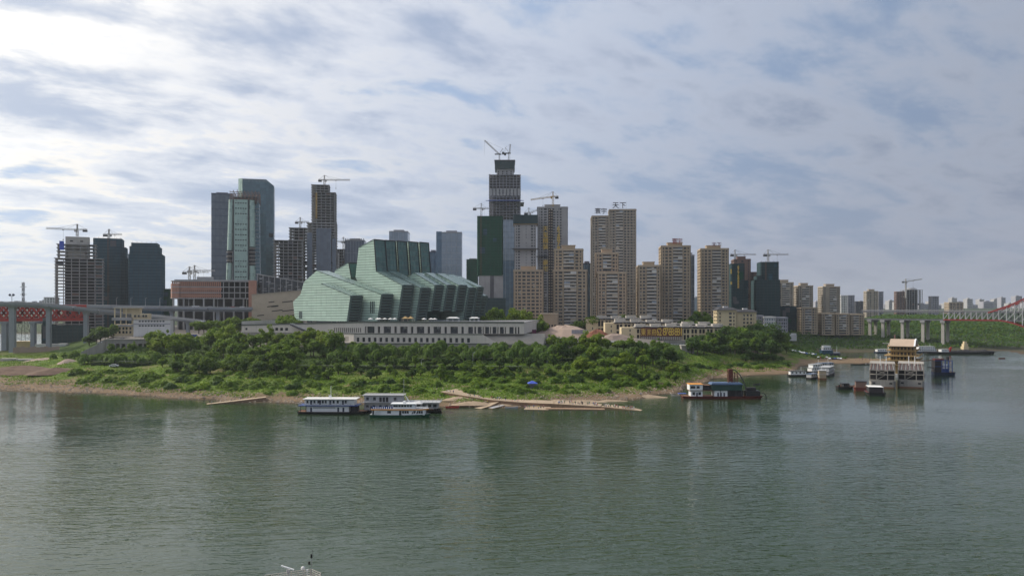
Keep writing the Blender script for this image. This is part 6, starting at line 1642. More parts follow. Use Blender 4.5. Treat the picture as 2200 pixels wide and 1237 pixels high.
for k_, (px_, py_, rx_) in enumerate(((985, 856, 12), (1015, 868, 14), (1080, 866, 18), (1140, 870, 16), (1195, 864, 18), (1250, 862, 20), (1310, 863, 20), (1390, 852, 16))):
    mound('sandy_bank', px_, py_, None, rx_ * .75, 4.5, .7, 'sand', seed=21 + k_)
# ------------------------------------------------------------------ boats
def hull(parent, L, B, D, bow=.18, stern=.06, sheer=.5, mats=('hull_black', 'hull_rust'), name='hull', flare=.85, stern_w=.85, bow_w=.12, x0=0, y0=0):
    mb = MB(); n = 14; top, bot = [], []
    for i in range(n + 1):
        t = i / n; hb = 1.0
        if t > 1 - bow: f = (t - 1 + bow) / bow; hb = 1 - (1 - bow_w) * f ** 1.8
        elif t < stern: f = 1 - t / stern; hb = 1 - (1 - stern_w) * f ** 1.5
        zt = D + sheer * (max(0, (t - .55) / .45) ** 2 + .4 * max(0, (.2 - t) / .2) ** 2)
        top.append((x0 - L / 2 + L * t, hb * B / 2, zt)); bot.append((x0 - L / 2 * .96 + L * .95 * t, hb * B / 2 * flare, -.5))
    for s in (1, -1):
        for i in range(n):
            q = [bot[i], bot[i + 1], top[i + 1], top[i]]; mb.face([(x, y0 + y * s, z) for x, y, z in (q if s < 0 else q[::-1])], 0)
    for i in range(n): mb.face([(top[i][0], y0 - top[i][1], top[i][2] - .12), (top[i + 1][0], y0 - top[i + 1][1], top[i + 1][2] - .12), (top[i + 1][0], y0 + top[i + 1][1], top[i + 1][2] - .12), (top[i][0], y0 + top[i][1], top[i][2] - .12)], 1)
    for k in (0, n): mb.face([(bot[k][0], y0 - bot[k][1], bot[k][2]), (top[k][0], y0 - top[k][1], top[k][2]), (top[k][0], y0 + top[k][1], top[k][2]), (bot[k][0], y0 + bot[k][1], bot[k][2])], 0)
    h = mb.build(name, list(mats), parent)
    rl = MB()
    for s in (1, -1):
        for a, b in zip(top, top[1:]): rl.beam((a[0], y0 + a[1] * s, a[2]), (b[0], y0 + b[1] * s, b[2]), .16)
    rl.build('rubbing_strake', mats[0], h); return h
def cabin(parent, x0, x1, y0, y1, z0, z1, wall='white_paint', wins=0, ww=.9, wh=.95, wz=None, doors=(), roof='grey_paint', over=.3, name='cabin', back=True, glass='glass_dark', rt=.18):
    c = MB().box(x0, x1, y0, y1, z0, z1).build(name, wall, parent)
    if roof: MB().box(x0 - over, x1 + over, y0 - over, y1 + over, z1, z1 + rt).build('roof', roof, c)
    wz = wz if wz is not None else z0 + (z1 - z0) * .42
    if wins:
        for i in range(wins):
            cx = x0 + (x1 - x0) * (i + .5) / wins
            MB().box(cx - ww / 2, cx + ww / 2, y0 - .04, y0 + .08, wz, wz + wh).build('window', glass, c)
    for d in doors: MB().box(d - .4, d + .4, y0 - .05, y0 + .08, z0 + .05, z0 + 2.0).build('door', 'navy_paint', c)
    return c
def railing(parent, pts, h=1.0, mat='steel_grey', step=1.6, bars=2):
    mb = MB()
    for p, q in zip(pts, pts[1:]):
        p, q = Vector(p), Vector(q); L = (q - p).length; n = max(1, int(L / step))
        for b in range(bars): mb.beam(p + Vector((0, 0, h * (b + 1) / bars)), q + Vector((0, 0, h * (b + 1) / bars)), .07)
        for i in range(n + 1): a = p + (q - p) * (i / n); mb.beam(a, a + Vector((0, 0, h)), .07)
    return mb.build('railing', mat, parent)
def boat(name, label, px, py, rz=0.0, cat='boat', group=None):
    Y = yat(py, 0); return thing(name, label, cat, (gx(px, Y), Y, 0), rz, group), Y / F
# blue and white houseboat
b, k = boat('houseboat', 'white two deck houseboat with dark blue trim, left of the ferry', 716, 887, R(-1)); 
L = 148 * k; hull(b, L, 8, 1.0, .08, .05, .25, ('hull_black', 'hull_rust'), bow_w=.55)
X = lambda px: (px - 716) * k
c = cabin(b, X(662), X(753), -3, 3.2, 1.0, 3.7, 'white_paint', 0, doors=(X(672), X(730), X(741)), roof=None)
MB().box(X(676), X(724), -3.06, -3.0, 2.6, 3.1).build('painted_lettering', 'grey_paint', c)
MB().box(X(645), X(773), -4.0, 4.0, 3.7, 4.0).build('upper_deck', 'blue_paint', b)
c = cabin(b, X(659), X(764), -2.9, 3, 4.0, 6.6, 'white_paint', 0, roof=None)
for i, px in enumerate((664, 672, 679, 687.5, 691, 697, 703, 713, 720, 729, 740, 746)): MB().box(X(px) - .45, X(px) + .45, -2.96, -2.8, 4.35 if i % 3 == 1 else 4.9, 6.2).build('window' if i % 3 != 1 else 'door', 'glass_dark' if i % 3 != 1 else 'navy_paint', c)
for px in (659, 668, 683, 695, 708, 725, 738, 755, 764): MB().box(X(px) - .08, X(px) + .08, -3.9, -3.75, 4.0, 6.7).build('deck_post', 'white_paint', b)
MB().box(X(655), X(770), -4.2, 4.2, 6.7, 6.95).build('roof', 'white_wall', b)
railing(b, [(X(645), -3.9, 4.0), (X(773), -3.9, 4.0)], 1.0, 'grey_paint'); railing(b, [(X(645), 3.9, 4.0), (X(645), -3.9, 4.0)], 1.0, 'grey_paint')
MB().cyl(X(711), 0, 6.9, 12.6, .1, 6).box(X(711) - 1, X(711) + .2, -.3, .3, 7.4, 8.2).build('mast', 'white_paint', b)
for px in (650, 662, 755, 766): MB().box(X(px) - .12, X(px) + .12, -3.8, -3.6, 1.0, 3.7).build('deck_post', 'steel_dark', b)
MB().box(X(756), X(770), -2.5, 2, 1.0, 3.4).build('engine_room', 'shell_dark', b)
# grey landing stage ship
b, k = boat('landing_ship', 'old grey three level landing ship behind the yellow striped ferry', 866, 884, R(-1.5)); X = lambda px: (px - 866) * k
hull(b, 168 * k, 9, .9, .06, .05, .2, ('hull_black', 'hull_rust'), bow_w=.7)
cabin(b, X(785), X(868), -3, 4, 1.0, 4.6, 'grey_paint', 6, 1.2, 1.0, 2.4, roof=None, name='lower_cabin', doors=(X(800), X(830)))
MB().box(X(782), X(948), -4.4, 4.6, 4.6, 4.85).build('upper_deck', 'grey_paint', b)
c = cabin(b, X(785), X(866), -3, 4, 4.85, 7.9, 'grey_paint', 0, roof='steel_grey', over=.9, name='upper_cabin')
for px in (792, 807, 851): MB().box(X(px) - .6, X(px) + .6, -3.06, -2.9, 5.7, 7.1).build('window', 'glass_dark', c)
for px in (820, 827, 834): MB().box(X(px) - .55, X(px) + .55, -3.06, -2.9, 4.9, 7.1).build('door', 'shell_dark', c)
cabin(b, X(884), X(942), -3, 4, 1.8, 4.5, 'grey_paint', 5, 1.6, 1.3, 2.6, roof=None, name='bow_cabin')
railing(b, [(X(868), -4.2, 4.85), (X(948), -4.2, 4.85), (X(948), 4.2, 4.85)], 1.1, 'grey_paint')
MB().cyl(X(867), 1, 4.8, 15.2, .11, 6).build('mast', 'steel_grey', b)
for px in (936, 942, 946): MB().cyl(X(px), -3, .8, 2.0, .5, 8).build('fender', 'tyre', b)
# ferry
b, k = boat('river_ferry', 'white passenger ferry with orange stripe and green hull', 860, 895, R(-1)); X = lambda px: (px - 860) * k
hull(b, 130 * k, 6.4, 1.15, .2, .06, .45, ('hull_green', 'grey_paint'), bow_w=.2)
c = cabin(b, X(806), X(914), -2.6, 2.6, 1.15, 3.35, 'white_paint', 0, roof=None, name='main_cabin')
for px in (836, 840, 868, 873, 878, 888, 893, 898, 903, 908): MB().box(X(px) - .42, X(px) + .42, -2.66, -2.5, 1.9, 3.0).build('window', 'glass_dark', c)
MB().box(X(862) - .5, X(862) + .5, -2.66, -2.5, 1.2, 3.1).build('door', 'shell_dark', c)
for px in (806, 811, 884, 893): MB().beam((X(px), -2.9, 1.2), (X(px + 5), -2.9, 3.3), .35).build('brace', 'white_paint', b)
o = MB(); o.prism([(X(799), -3.1), (X(908), -3.1), (X(919), -1.6), (X(922), 0), (X(919), 1.6), (X(908), 3.1), (X(799), 3.1)], 3.35, 3.85); o.build('orange_band', 'orange_paint', b)
MB().prism([(X(800), -3.0), (X(906), -3.0), (X(921), -1.0), (X(921), 1.0), (X(906), 3.0), (X(800), 3.0)], 3.85, 4.0).build('upper_deck', 'white_paint', b)
c = cabin(b, X(845), X(893), -2.2, 2.2, 4.0, 6.0, 'white_paint', 0, roof='white_paint', over=.8, name='upper_cabin')
for px in (849, 854, 860, 866, 872, 878, 884): MB().box(X(px) - .5, X(px) + .5, -2.26, -2.1, 4.7, 5.6).build('window', 'glass_dark', c)
for px in np.linspace(801, 842, 10): MB().box(X(px) + .05, X(px) + .85, -2.95, -2.88, 4.0, 5.0).build('railing_panel', 'blue_paint', b)
railing(b, [(X(894), -2.9, 4.0), (X(918), -1.2, 4.0), (X(918), 1.2, 4.0)], 1.0, 'white_paint')
MB().prism([(X(890), -1.7), (X(908), -1.7), (X(908), 1.7), (X(890), 1.7)], 6.0, 6.9, scale=.3).build('awning', 'hanging_white', b)
MB().beam((X(881), 0, 6.2), (X(871), 0, 9.6), .3).build('leaning_mast', 'white_paint', b)
MB().box(X(866), X(871), -.8, .8, 6.2, 7.0).build('funnel_box', 'white_paint', b)
MB().box(X(801), X(803), -2.8, 2.8, 1.2, 3.3).build('aft_bulkhead', 'grey_paint', b)
# small craft by the slipway
def skiff(label, px, py, L, mat='hull_black', canopy=None, rz=0, group='small boats along the shore'):
    b, k = boat('small_boat', label, px, py, rz, group=group); hull(b, L, L * .24, .55, .3, .1, .35, (mat, 'hull_rust'), bow_w=.08)
    MB().box(-L * .12, -L * .06, -L * .1, L * .1, .2, .5).build('thwart', 'yellow_wood', b); MB().box(L * .1, L * .16, -L * .1, L * .1, .2, .5).build('thwart', 'yellow_wood', b)
    if canopy: 
        MB().box(-L * .25, L * .15, -L * .1, L * .1, 1.3, 1.45).build('canopy', canopy, b)
        for x in (-L * .23, L * .13): MB().box(x - .05, x + .05, -L * .09, L * .09, .4, 1.3).build('canopy_frame', 'steel_grey', b)
    return b
skiff('red bottomed rowing boat beside the landing ship', 972, 876, 6.5, 'cloth_red'); skiff('grey covered pontoon boat beside the landing ship', 966, 871, 8, 'grey_paint', 'grey_paint')
skiff('small motor boat moored at the boat ramp', 1099, 876.5, 6.5, 'grey_paint'); skiff('dark skiff alone on the water behind the dredger', 1626, 826, 5, 'hull_black', rz=R(20))
skiff('small dark boat alone far out at the right', 2153, 770, 6, 'hull_red'); skiff('grey dinghy ashore left of the dredger', 1497, 851, 9, 'grey_paint', rz=R(170)); skiff('long pale skiff touching the bank left of the dredger', 1463, 850, 11, 'concrete_light', 'tarp_blue', rz=R(178))
skiff('dark moored boat, left of the pair by the sand spit', 1842, 783.5, 11, 'hull_black', rz=R(5)); skiff('dark moored boat, right of the pair by the sand spit', 1865, 783, 9, 'hull_black', 'shell_dark', rz=R(8)); skiff('low dark boat against the sand spit by the floating palace', 1893, 783, 9, 'hull_black', rz=R(5))
# sand dredger with blue roof
b, k = boat('sand_dredger', 'red and white sand dredger with a blue roofed shed and rusty tower', 1550, 855, R(-1)); X = lambda px: (px - 1550) * k
hull(b, 172 * k, 8, 1.3, .1, .05, .3, ('hull_red', 'hull_rust'), bow_w=.5)
cabin(b, X(1482), X(1507), -3, 3, 1.3, 4.2, 'white_paint', 2, 1.4, 1.6, 2.0, roof=None, name='lower_cabin', doors=(X(1495),)); c = cabin(b, X(1479), X(1507), -3.4, 3.2, 4.6, 7.6, 'white_paint', 0, roof='orange_paint', over=.3, name='upper_cabin')
for px in (1484, 1488, 1497): MB().box(X(px) - .8, X(px) + .8, -3.46, -3.3, 5.5, 6.9).build('window', 'glass_dark', c)
MB().box(X(1478), X(1528), -3.5, 3.4, 4.3, 4.55).build('gallery_deck', 'hull_rust', b)
railing(b, [(X(1507), -3.4, 4.55), (X(1527), -3.4, 4.55)], 1.1, 'steel_dark'); cabin(b, X(1508), X(1524), -2, 3, 4.55, 7.0, 'shell_dark', 0, roof='hull_rust', name='gallery_cabin')
cabin(b, X(1532), X(1560), -2.9, 3, 1.3, 4.3, 'white_paint', 0, roof=None, name='mid_cabin', doors=(X(1540), X(1546), X(1553)))
c = MB().prism([(X(1527), -3.4), (X(1590), -3.4), (X(1590), 3.4), (X(1527), 3.4)], 4.5, 7.6).build('tarp_shed', 'tarp_green', b)
MB().prism([(X(1524), -3.9), (X(1593), -3.9), (X(1593), 3.9), (X(1524), 3.9)], 7.6, 8.5, scale=.9).build('roof', 'roof_blue', c)
for px in (1528, 1545, 1562, 1578, 1590): MB().box(X(px) - .12, X(px) + .12, -3.3, -3.1, 1.3, 4.5).build('post', 'steel_dark', b)
MB().box(X(1562), X(1594), -2.4, 2.6, 1.3, 4.4).build('machinery', 'shell_dark', b)
MB().box(X(1600), X(1630), -2.6, 2.6, 1.3, 4.2).build('hopper', 'hull_black', b); MB().box(X(1603), X(1622), -1.6, 1.6, 4.2, 5.8).build('winch_house', 'shell_dark', b)
t_ = MB(); lattice(t_, (X(1570), 1, 8.0), (X(1569), 1, 15.5), 2.4, 1.6, .2); t_.build('rusty_tower', 'hull_rust', b); MB().box(X(1566), X(1574), -.2, 2.2, 9.0, 15.6).build('tower_chute', 'hull_red', b)
t_ = MB(); lattice(t_, (X(1582), 1, 8.0), (X(1582), 1, 14.0), 1.6, 1.5, .14); t_.build('back_mast', 'hull_rust', b)
MB().tube([(X(1572), 1, 15.5), (X(1580), 1, 15), (X(1590), 1, 12.6), (X(1598), 1, 9.2), (X(1603), 1, 5.4)], .28, 6).build('discharge_pipe', 'steel_dark', b)
MB().tube([(X(1630), -1, 2.6), (X(1638), -1, 3.0), (X(1643), -1, 2), (X(1645), -1, -.3)], .2, 6).build('suction_pipe', 'hull_black', b)
# two big bare hulls, bow on
def cruise(label, px, seed, w_px=57):
    b, k = boat('cruise_hull', label, px, 834, -math.atan((px - CX) / F), 'ship'); W = w_px * k * math.cos(math.atan((px - CX) / F)); r = random.Random(seed); D = 46
    mb = MB().prism([(-W / 2 + 1.2, 0), (W / 2 - 1.2, 0), (W / 2, 2.5), (W / 2, D), (-W / 2, D), (-W / 2, 2.5)], -.5, 4.6); mb.build('hull', 'retaining', b)
    MB().prism([(-W / 2 + 1.2, -.25), (W / 2 - 1.2, -.25), (W / 2 - .4, 1.2), (-W / 2 + .4, 1.2)], -.4, 1.0).build('rusty_stem', 'hull_rust', b)
    for x in (-W * .32, W * .32): MB().box(x - .8, x + .8, -.08, .2, 2.6, 3.6).build('hawse_hole', 'shell_dark', b)
    for i, z in enumerate((4.6, 8.0, 10.6)):
        y0 = 0 if i < 2 else .4
        MB().box(-W / 2 + .1, W / 2 - .1, y0, D, z, z + .35).build('deck_plate', 'hull_weathered', b)
    MB().box(-W / 2 + .6, W / 2 - .6, 3.0, D - 1, 4.9, 8.0).build('dark_interior', 'shell_dark', b); MB().box(-W / 2 + .6, W / 2 - .6, 4.0, D - 1, 8.3, 10.6).build('dark_interior', 'shell_dark', b)
    for x in (-W / 2 + .35, -W * .22, W * .2, W / 2 - .35):
        MB().box(x - .25, x + .25, 0, .5, 4.9, 10.9).build('frame_post', 'hull_weathered', b)
    MB().beam((-W * .22, .2, 8.2), (W * .2, .2, 10.8), .3).build('brace', 'hull_weathered', b); MB().beam((-W * .22, .2, 10.8), (W * .2, .2, 8.2), .3).build('brace', 'hull_weathered', b)
    MB().beam((-W * .22, .2, 5.0), (W * .1, .2, 8), .3).build('brace', 'hull_weathered', b)
    for i in range(12): x = -W / 2 + 1 + (W - 2) * i / 11; MB().beam((x, .6, 10.95), (x * .94, 18, 13.4), .32, h=.6).build('roof_rib', 'hull_weathered' if i % 2 else 'hull_rust', b)
    MB().prism([(-W / 2 + .5, 1.0), (W / 2 - .5, 1.0), (W / 2 - 1, 18), (-W / 2 + 1, 18)], [10.9, 10.9, 13.1, 13.1], [11.0, 11.0, 13.2, 13.2]).build('roof_skin', 'concrete_dark', b)
    MB().box(-W / 2, W / 2, 18, D, 10.95, 13.4).build('upper_house', 'hull_weathered', b); MB().box(-W / 2 - .3, W / 2 + .3, 17.6, 19, 13.4, 13.8).build('bridge_wing', 'hull_weathered', b)
    for x in (-W * .08, W * .15): MB().cyl(x, 14, 12, 18.5, .22, 6).build('mast', 'white_paint', b)
    for s in (-1, 1): railing(b, [(s * (W / 2 - .2), 1, 11), (s * (W / 2 - .8), 18, 13.4)], 1.0, 'hull_weathered')
cruise('left of the two big bare white hulls, bow on', 1895.5, 1); cruise('right of the two big bare white hulls, bow on', 1957, 2, 58)
# floating palace
def palace():
    Y = 548; k = Y / F; b = thing('floating_palace', 'golden four storey floating palace with a pale barrel roof', 'ship', (gx(1938, Y), Y, 0), -math.atan(838 / F) * 1.2); X = lambda px: (px - 1938) * k * .9; Z = lambda py: gz(py, Y)
    W0, W1 = X(1907), X(1967); D = 26
    MB().box(W0 - 3, W1 + 4, -3, D + 3, -.5, 2.2).build('hull', 'grey_paint', b)
    MB().box(W0 + 1.5, W1 - 1.5, 2, D - 1, 2.2, Z(744)).build('core', 'yellow_wood', b)
    for i, py in enumerate((785, 775, 765, 754)):
        e = 2.2 if i < 3 else .8; MB().box(W0 - e, W1 + e, -e, D + e, Z(py), Z(py) + .4).build('gallery_floor', 'palace_gold', b)
        railing(b, [(W0 - e, -e, Z(py) + .4), (W1 + e, -e, Z(py) + .4), (W1 + e, D + e, Z(py) + .4)], 1.0, 'yellow_wood', 1.4)
        for x in np.linspace(W0, W1, 8): MB().box(x - .16, x + .16, -.2, .1, Z(py) + .4, Z(py) + 3.3).build('gallery_post', 'palace_gold', b)
        for x in np.linspace(W0 + 2.4, W1 - 2.4, 7): MB().box(x - .7, x + .7, 1.94, 2.1, Z(py) + .7, Z(py) + 2.5).build('window', 'shell_dark', b)
    MB().box(W0 - .4, W1 + .4, -.4, D, Z(745), Z(743)).build('eave', 'palace_gold', b)
    mb = MB(); n = 12; z0 = Z(743.5); R_ = (Z(729) - z0)
    P = [(y, z0 + R_ * math.sin(PI * t)) for t, y in ((i / n, -2 + (D * .8 + 2) * i / n) for i in range(n + 1))]
    for (y0, za), (y1, zb_) in zip(P, P[1:]): mb.face([(W0 + 1, y0, za), (W1 - 1, y0, za), (W1 - 1, y1, zb_), (W0 + 1, y1, zb_)])
    for x in (W0 + 1, W1 - 1): mb.face([(x, y, z) for y, z in (P if x > 0 else P[::-1])])
    mb.build('barrel_roof', 'dome_roof', b, smooth=False)
    rb = MB()
    for (y0, za), (y1, zb_) in zip(P, P[1:]): rb.beam((W1 - .6, y0, za + .15), (W1 - .6, y1, zb_ + .15), 1.0, h=.5)
    rb.build('roof_rim', 'white_paint', b)
    MB().cyl(X(1907), 4, Z(760), Z(738), .2, 6).build('mast', 'white_paint', b); MB().beam((X(1894), 4, Z(738.5)), (X(1918), 4, Z(738.5)), .35).build('yard', 'grey_paint', b)
    MB().box(X(1917), X(1920), 10, 12, Z(731), Z(720)).build('funnel', 'brown_wall', b)
palace()
# dark work barges
def barge(label, px, py, L, B, H, mats, rz=0, house=None, name='work_barge'):
    b, k = boat(name, label, px, py, rz); hull(b, L, B, H, .16, .08, .6, mats, bow_w=.3)
    if house:
        x0, x1, z, wall, roof = house; c = cabin(b, x0, x1, -B * .36, B * .36, H, H + z, wall, 3, .8, .8, roof=roof, over=.4)
        for x in (x0 + .3, x1 - .3): MB().box(x - .06, x + .06, -B * .42, -B * .38, H, H + z).build('stanchion', 'steel_grey', b)
    r = random.Random(int(px)); 
    for i in range(5): x = r.uniform(-L * .4, L * .4); MB().cyl(x, r.uniform(-B * .3, B * .3), H - .2, H + r.uniform(.5, 1.3), .4, 7).build('deck_gear', r.choice(['hull_rust', 'shell_dark', 'hull_red']), b)
    railing(b, [(-L * .42, -B * .46, H), (L * .3, -B * .46, H)], .9, 'steel_dark'); return b
barge('small black work barge, leftmost of the dark barges by the bare hulls', 1815, 836, 9.5, 5, 1.6, ('hull_black', 'hull_rust'), 0, (-2, 2, 1.9, 'shell_dark', 'hull_black'))
barge('rusty two level barge between the dark barges and the bare hulls', 1849, 838, 12, 8, 2.0, ('hull_red', 'hull_rust'), R(70), (-4, 4, 3.4, 'brown_wall', 'hull_black'))
barge('dark barge with a pale canvas roof in front of the left bare hull', 1879, 848, 14, 9.5, 1.7, ('hull_black', 'hull_red'), R(75), (-4, 4.6, 3.0, 'shell_dark', 'hanging_white'))
# blue dredger
b, k = boat('blue_dredger', 'blue workboat with open steel frames alone at the right', 2027, 805, R(-6)); X = lambda px: (px - 2027) * k
hull(b, 44 * k, 7.5, 2.0, .12, .06, .3, ('navy_paint', 'hull_rust'), bow_w=.6); MB().box(X(2006), X(2019), -3, 3, 2, 10.5).build('machine_house', 'shell_dark', b); MB().box(X(2019), X(2036), -2, 3, 2, 4.6).build('deck_house', 'blue_paint', b)
fr = MB()
for px in (2020, 2027, 2034, 2041):
    for y in (-3, 3): fr.beam((X(px), y, 2), (X(px), y, 10.5), .4)
for z in (6.2, 10.4):
    for y in (-3, 3): fr.beam((X(2006), y, z), (X(2042), y, z), .4)
fr.build('steel_frame', 'blue_paint', b); MB().box(X(2034), X(2037), -1, 1, 10, 13).build('funnel', 'hull_black', b); MB().beam((X(2006), 0, 10.6), (X(1972), 2, 9.2), .45).build('boom', 'hull_rust', b); MB().beam((X(2006), -1, 5), (X(1993), -1, 5.6), .6).build('ladder', 'steel_dark', b); MB().box(X(2007), X(2026), -2, 2, 10.5, 11.6).build('hoist_house', 'hull_red', b); MB().box(X(2024), X(2032), -2.2, -2, 4.6, 8).build('white_panel', 'white_paint', b)
# cluster of boats at the far corner of the promontory
def ferryish(label, px, py, L, B, decks, hullm, wall='white_paint', rz=0, roof='grey_paint', cat='boat'):
    b, k = boat('moored_ferry', label, px, py, rz, cat); hull(b, L, B, 1.2, .15, .06, .4, (hullm, 'hull_rust'), bow_w=.3); z = 1.2
    for i in range(decks):
        f = .84 - .14 * i; cabin(b, -L * f / 2, L * f / 2, -B * .4, B * .4, z, z + 2.4, wall, max(3, int(L * f / 2.2)), 1.0, 1.0, roof=roof, over=.4, name='deck_cabin'); z += 2.6
    railing(b, [(-L * .45, -B * .42, z), (L * .3, -B * .42, z)], .8, 'white_paint'); MB().cyl(L * .2, 0, z, z + 3, .1, 6).build('mast', 'white_paint', b); return b
ferryish('low white ferry moored at the left end of the boat cluster', 1713, 808, 13, 5, 1, 'hull_black', roof='shell_dark'); ferryish('small blue and white boat in the middle of the boat cluster', 1744, 814, 9, 4.5, 1, 'hull_black', 'grey_paint', R(40), 'roof_blue')
ferryish('pale brown boxy boat at the front of the boat cluster', 1766, 815.5, 6, 5.5, 2, 'hull_rust', 'tan_wall', R(80)); ferryish('long grey two deck ship at the right end of the boat cluster', 1776, 806, 26, 8, 2, 'hull_black', 'grey_paint', R(58), 'grey_paint', 'ship'); ferryish('blue roofed boat behind the boat cluster', 1772, 789, 16, 6, 1, 'navy_paint', 'grey_paint', R(20), 'roof_blue')
ferryish('white ferry moored between the cluster and the sand spit', 1752, 800, 15, 5, 2, 'hull_black', 'white_paint', R(30))
# pusher tug beyond the car park, long coal barge and others under the bridge
b, k = boat('pusher_tug', 'blue pusher tug with a white wheelhouse beyond the car park', 1776, 764, 0); hull(b, 26, 8, 2.2, .2, .08, .8, ('navy_paint', 'hull_rust'), bow_w=.5); cabin(b, -6, 5, -3, 3, 2.2, 5.4, 'teal_paint', 4, roof='blue_paint', name='deck_house'); cabin(b, -4.5, 3.5, -2.8, 2.8, 5.6, 8.0, 'white_paint', 4, 1.1, .9, name='wheelhouse', roof='white_paint', over=.7); cabin(b, -4, 3, -2.4, 2.4, 8.4, 9.8, 'white_paint', 0, roof='white_paint', over=.5, name='upper_bridge'); MB().cyl(10, 0, 2, 9.5, .2, 6).build('mast', 'white_paint', b); MB().box(6, 12, -3, 3, 2.2, 3.6).build('winch_deck', 'grey_paint', b)
b, k = boat('coal_barge', 'long black barge with a red crane below the far bridge', 2062, 760, R(-1), 'ship'); X = lambda px: (px - 2062) * k; hull(b, 146 * k, 11, 2.2, .1, .05, .5, ('hull_black', 'hull_black'), bow_w=.4)
for i, px in enumerate(np.linspace(2050, 2125, 7)): MB().prism([(X(px) - 5, -4), (X(px) + 5, -4), (X(px) + 5, 4), (X(px) - 5, 4)], 2.0, 3.4 + (i % 3) * .5, scale=.35).build('coal_heap', 'shell_dark', b)
cabin(b, X(2020), X(2036), -3, 3, 2.2, 4.6, 'white_paint', 5, name='cabin'); mb = MB(); mb.beam((X(2040), 0, 2), (X(2044), 0, 7), 1.2).beam((X(2036), 0, 3), (X(2042), 0, 6.6), .7); mb.build('red_crane', 'bridge_red', b)
ferryish('white passenger ship left of the coal barge', 1988, 757, 24, 8, 2, 'navy_paint'); ferryish('small white ship behind the floating palace', 1900, 757.5, 20, 7, 1, 'navy_paint')
st = thing('bank_tower', 'small cream stepped tower on the far bank behind the coal barge', 'tower', U(2073, 750, 872)); 
for z0, z1, w in ((-2, 3, 3), (3, 6, 2.3), (6, 8.6, 1.5)): MB().box(-w, w, -w, w, z0, z1).build('tier', 'cream_wall', st)
bd = thing('bank_shed', 'pale shed on the far slope below the dark netted towers', 'building', U(1692, 726, 860)); MB().box(-10, 10, 0, 8, -3, 2.4).build('wall', 'white_wall', bd); MB().box(-10.5, 10.5, -.5, 8.5, 2.4, 2.8).build('roof', 'grey_paint', bd); MB().box(2, 10, 1, 7, 2.8, 5).build('upper_room', 'white_wall', bd)
# near ship: only the gear on its wheelhouse roof reaches into the picture
def near_ship():
    Y = 124.0; b = thing('passing_ship', 'radar, lamps and rails on a wheelhouse roof at the bottom edge', 'ship', (gx(645, Y), Y, 0), R(24)); k = Y / F; zr = gz(1250, Y)
    hull(b, 40, 9, 2.2, .2, .06, .6, ('navy_paint', 'grey_paint'), bow_w=.2, x0=-14)
    cabin(b, -12, 3, -3.2, 3.2, 2.2, 4.8, 'white_paint', 8, 1.0, 1.0, roof='white_paint', name='lower_cabin'); cabin(b, -7, 2.4, -2.4, 2.4, 5.0, zr - .2, 'white_paint', 6, .9, .9, roof=None, name='wheelhouse')
    MB().prism([(-5, -2.7), (2.2, -2.7), (3.4, 0), (2.2, 2.7), (-5, 2.7)], zr - .2, zr).build('roof', 'concrete_light', b)
    railing(b, [(-5, -2.6, zr), (2.1, -2.6, zr), (3.2, 0, zr), (2.1, 2.6, zr), (-5, 2.6, zr)], 1.0, 'concrete_light', .9, 3)
    rd = MB().cyl(-1.6, 1.6, zr, zr + 1.5, .07, 6).box(-1.85, -1.35, 1.4, 1.8, zr + 1.2, zr + 1.7).build('radar_post', 'concrete', b)
    MB().beam((-2.6, 2.2, zr + 2.3), (-.8, 1.1, zr + 1.75), .2, h=.16).build('radar_scanner', 'white_paint', rd)
    MB().cyl(.6, 1.0, zr, zr + 1.6, .04, 6).build('dome_post', 'steel_grey', b); MB().tube([(.6, 1.0, zr + 1.55), (.6, 1.0, zr + 1.7), (.6, 1.0, zr + 2.0), (.6, 1.0, zr + 2.15)], [.22, .34, .3, .08], 10).build('satellite_dome', 'white_wall', b)
    MB().cyl(1.2, .8, zr, zr + 1.4, .03, 6).box(1.05, 1.35, .7, .9, zr + 1.4, zr + 1.58).build('small_antenna', 'white_paint', b)
    MB().cyl(1.9, 1.0, zr, zr + 3.5, .045, 6).build('signal_mast', 'steel_grey', b); MB().box(1.4, 1.7, .9, 1.1, zr + 2.3, zr + 2.75).beam((1.55, 1, zr + 2.3), (1.9, 1, zr + 2.2), .05).build('lamp', 'tyre', b); MB().box(1.75, 2.0, .85, 1.05, zr + 3.3, zr + 3.9).build('lamp', 'tyre', b); MB().beam((2.1, 1, zr + 3.2), (2.1, 1, zr + 4.6), .04).beam((1.9, 1, zr + 3.3), (2.1, 1, zr + 3.25), .04).build('whip_aerial', 'steel_dark', b)
    for x, y in ((1.6, .2), (1.75, 1.3), (2.3, .9)): MB().cyl(x, y, zr, zr + 1.3, .035, 6).build('aerial_post', 'concrete_light', b)
near_ship()
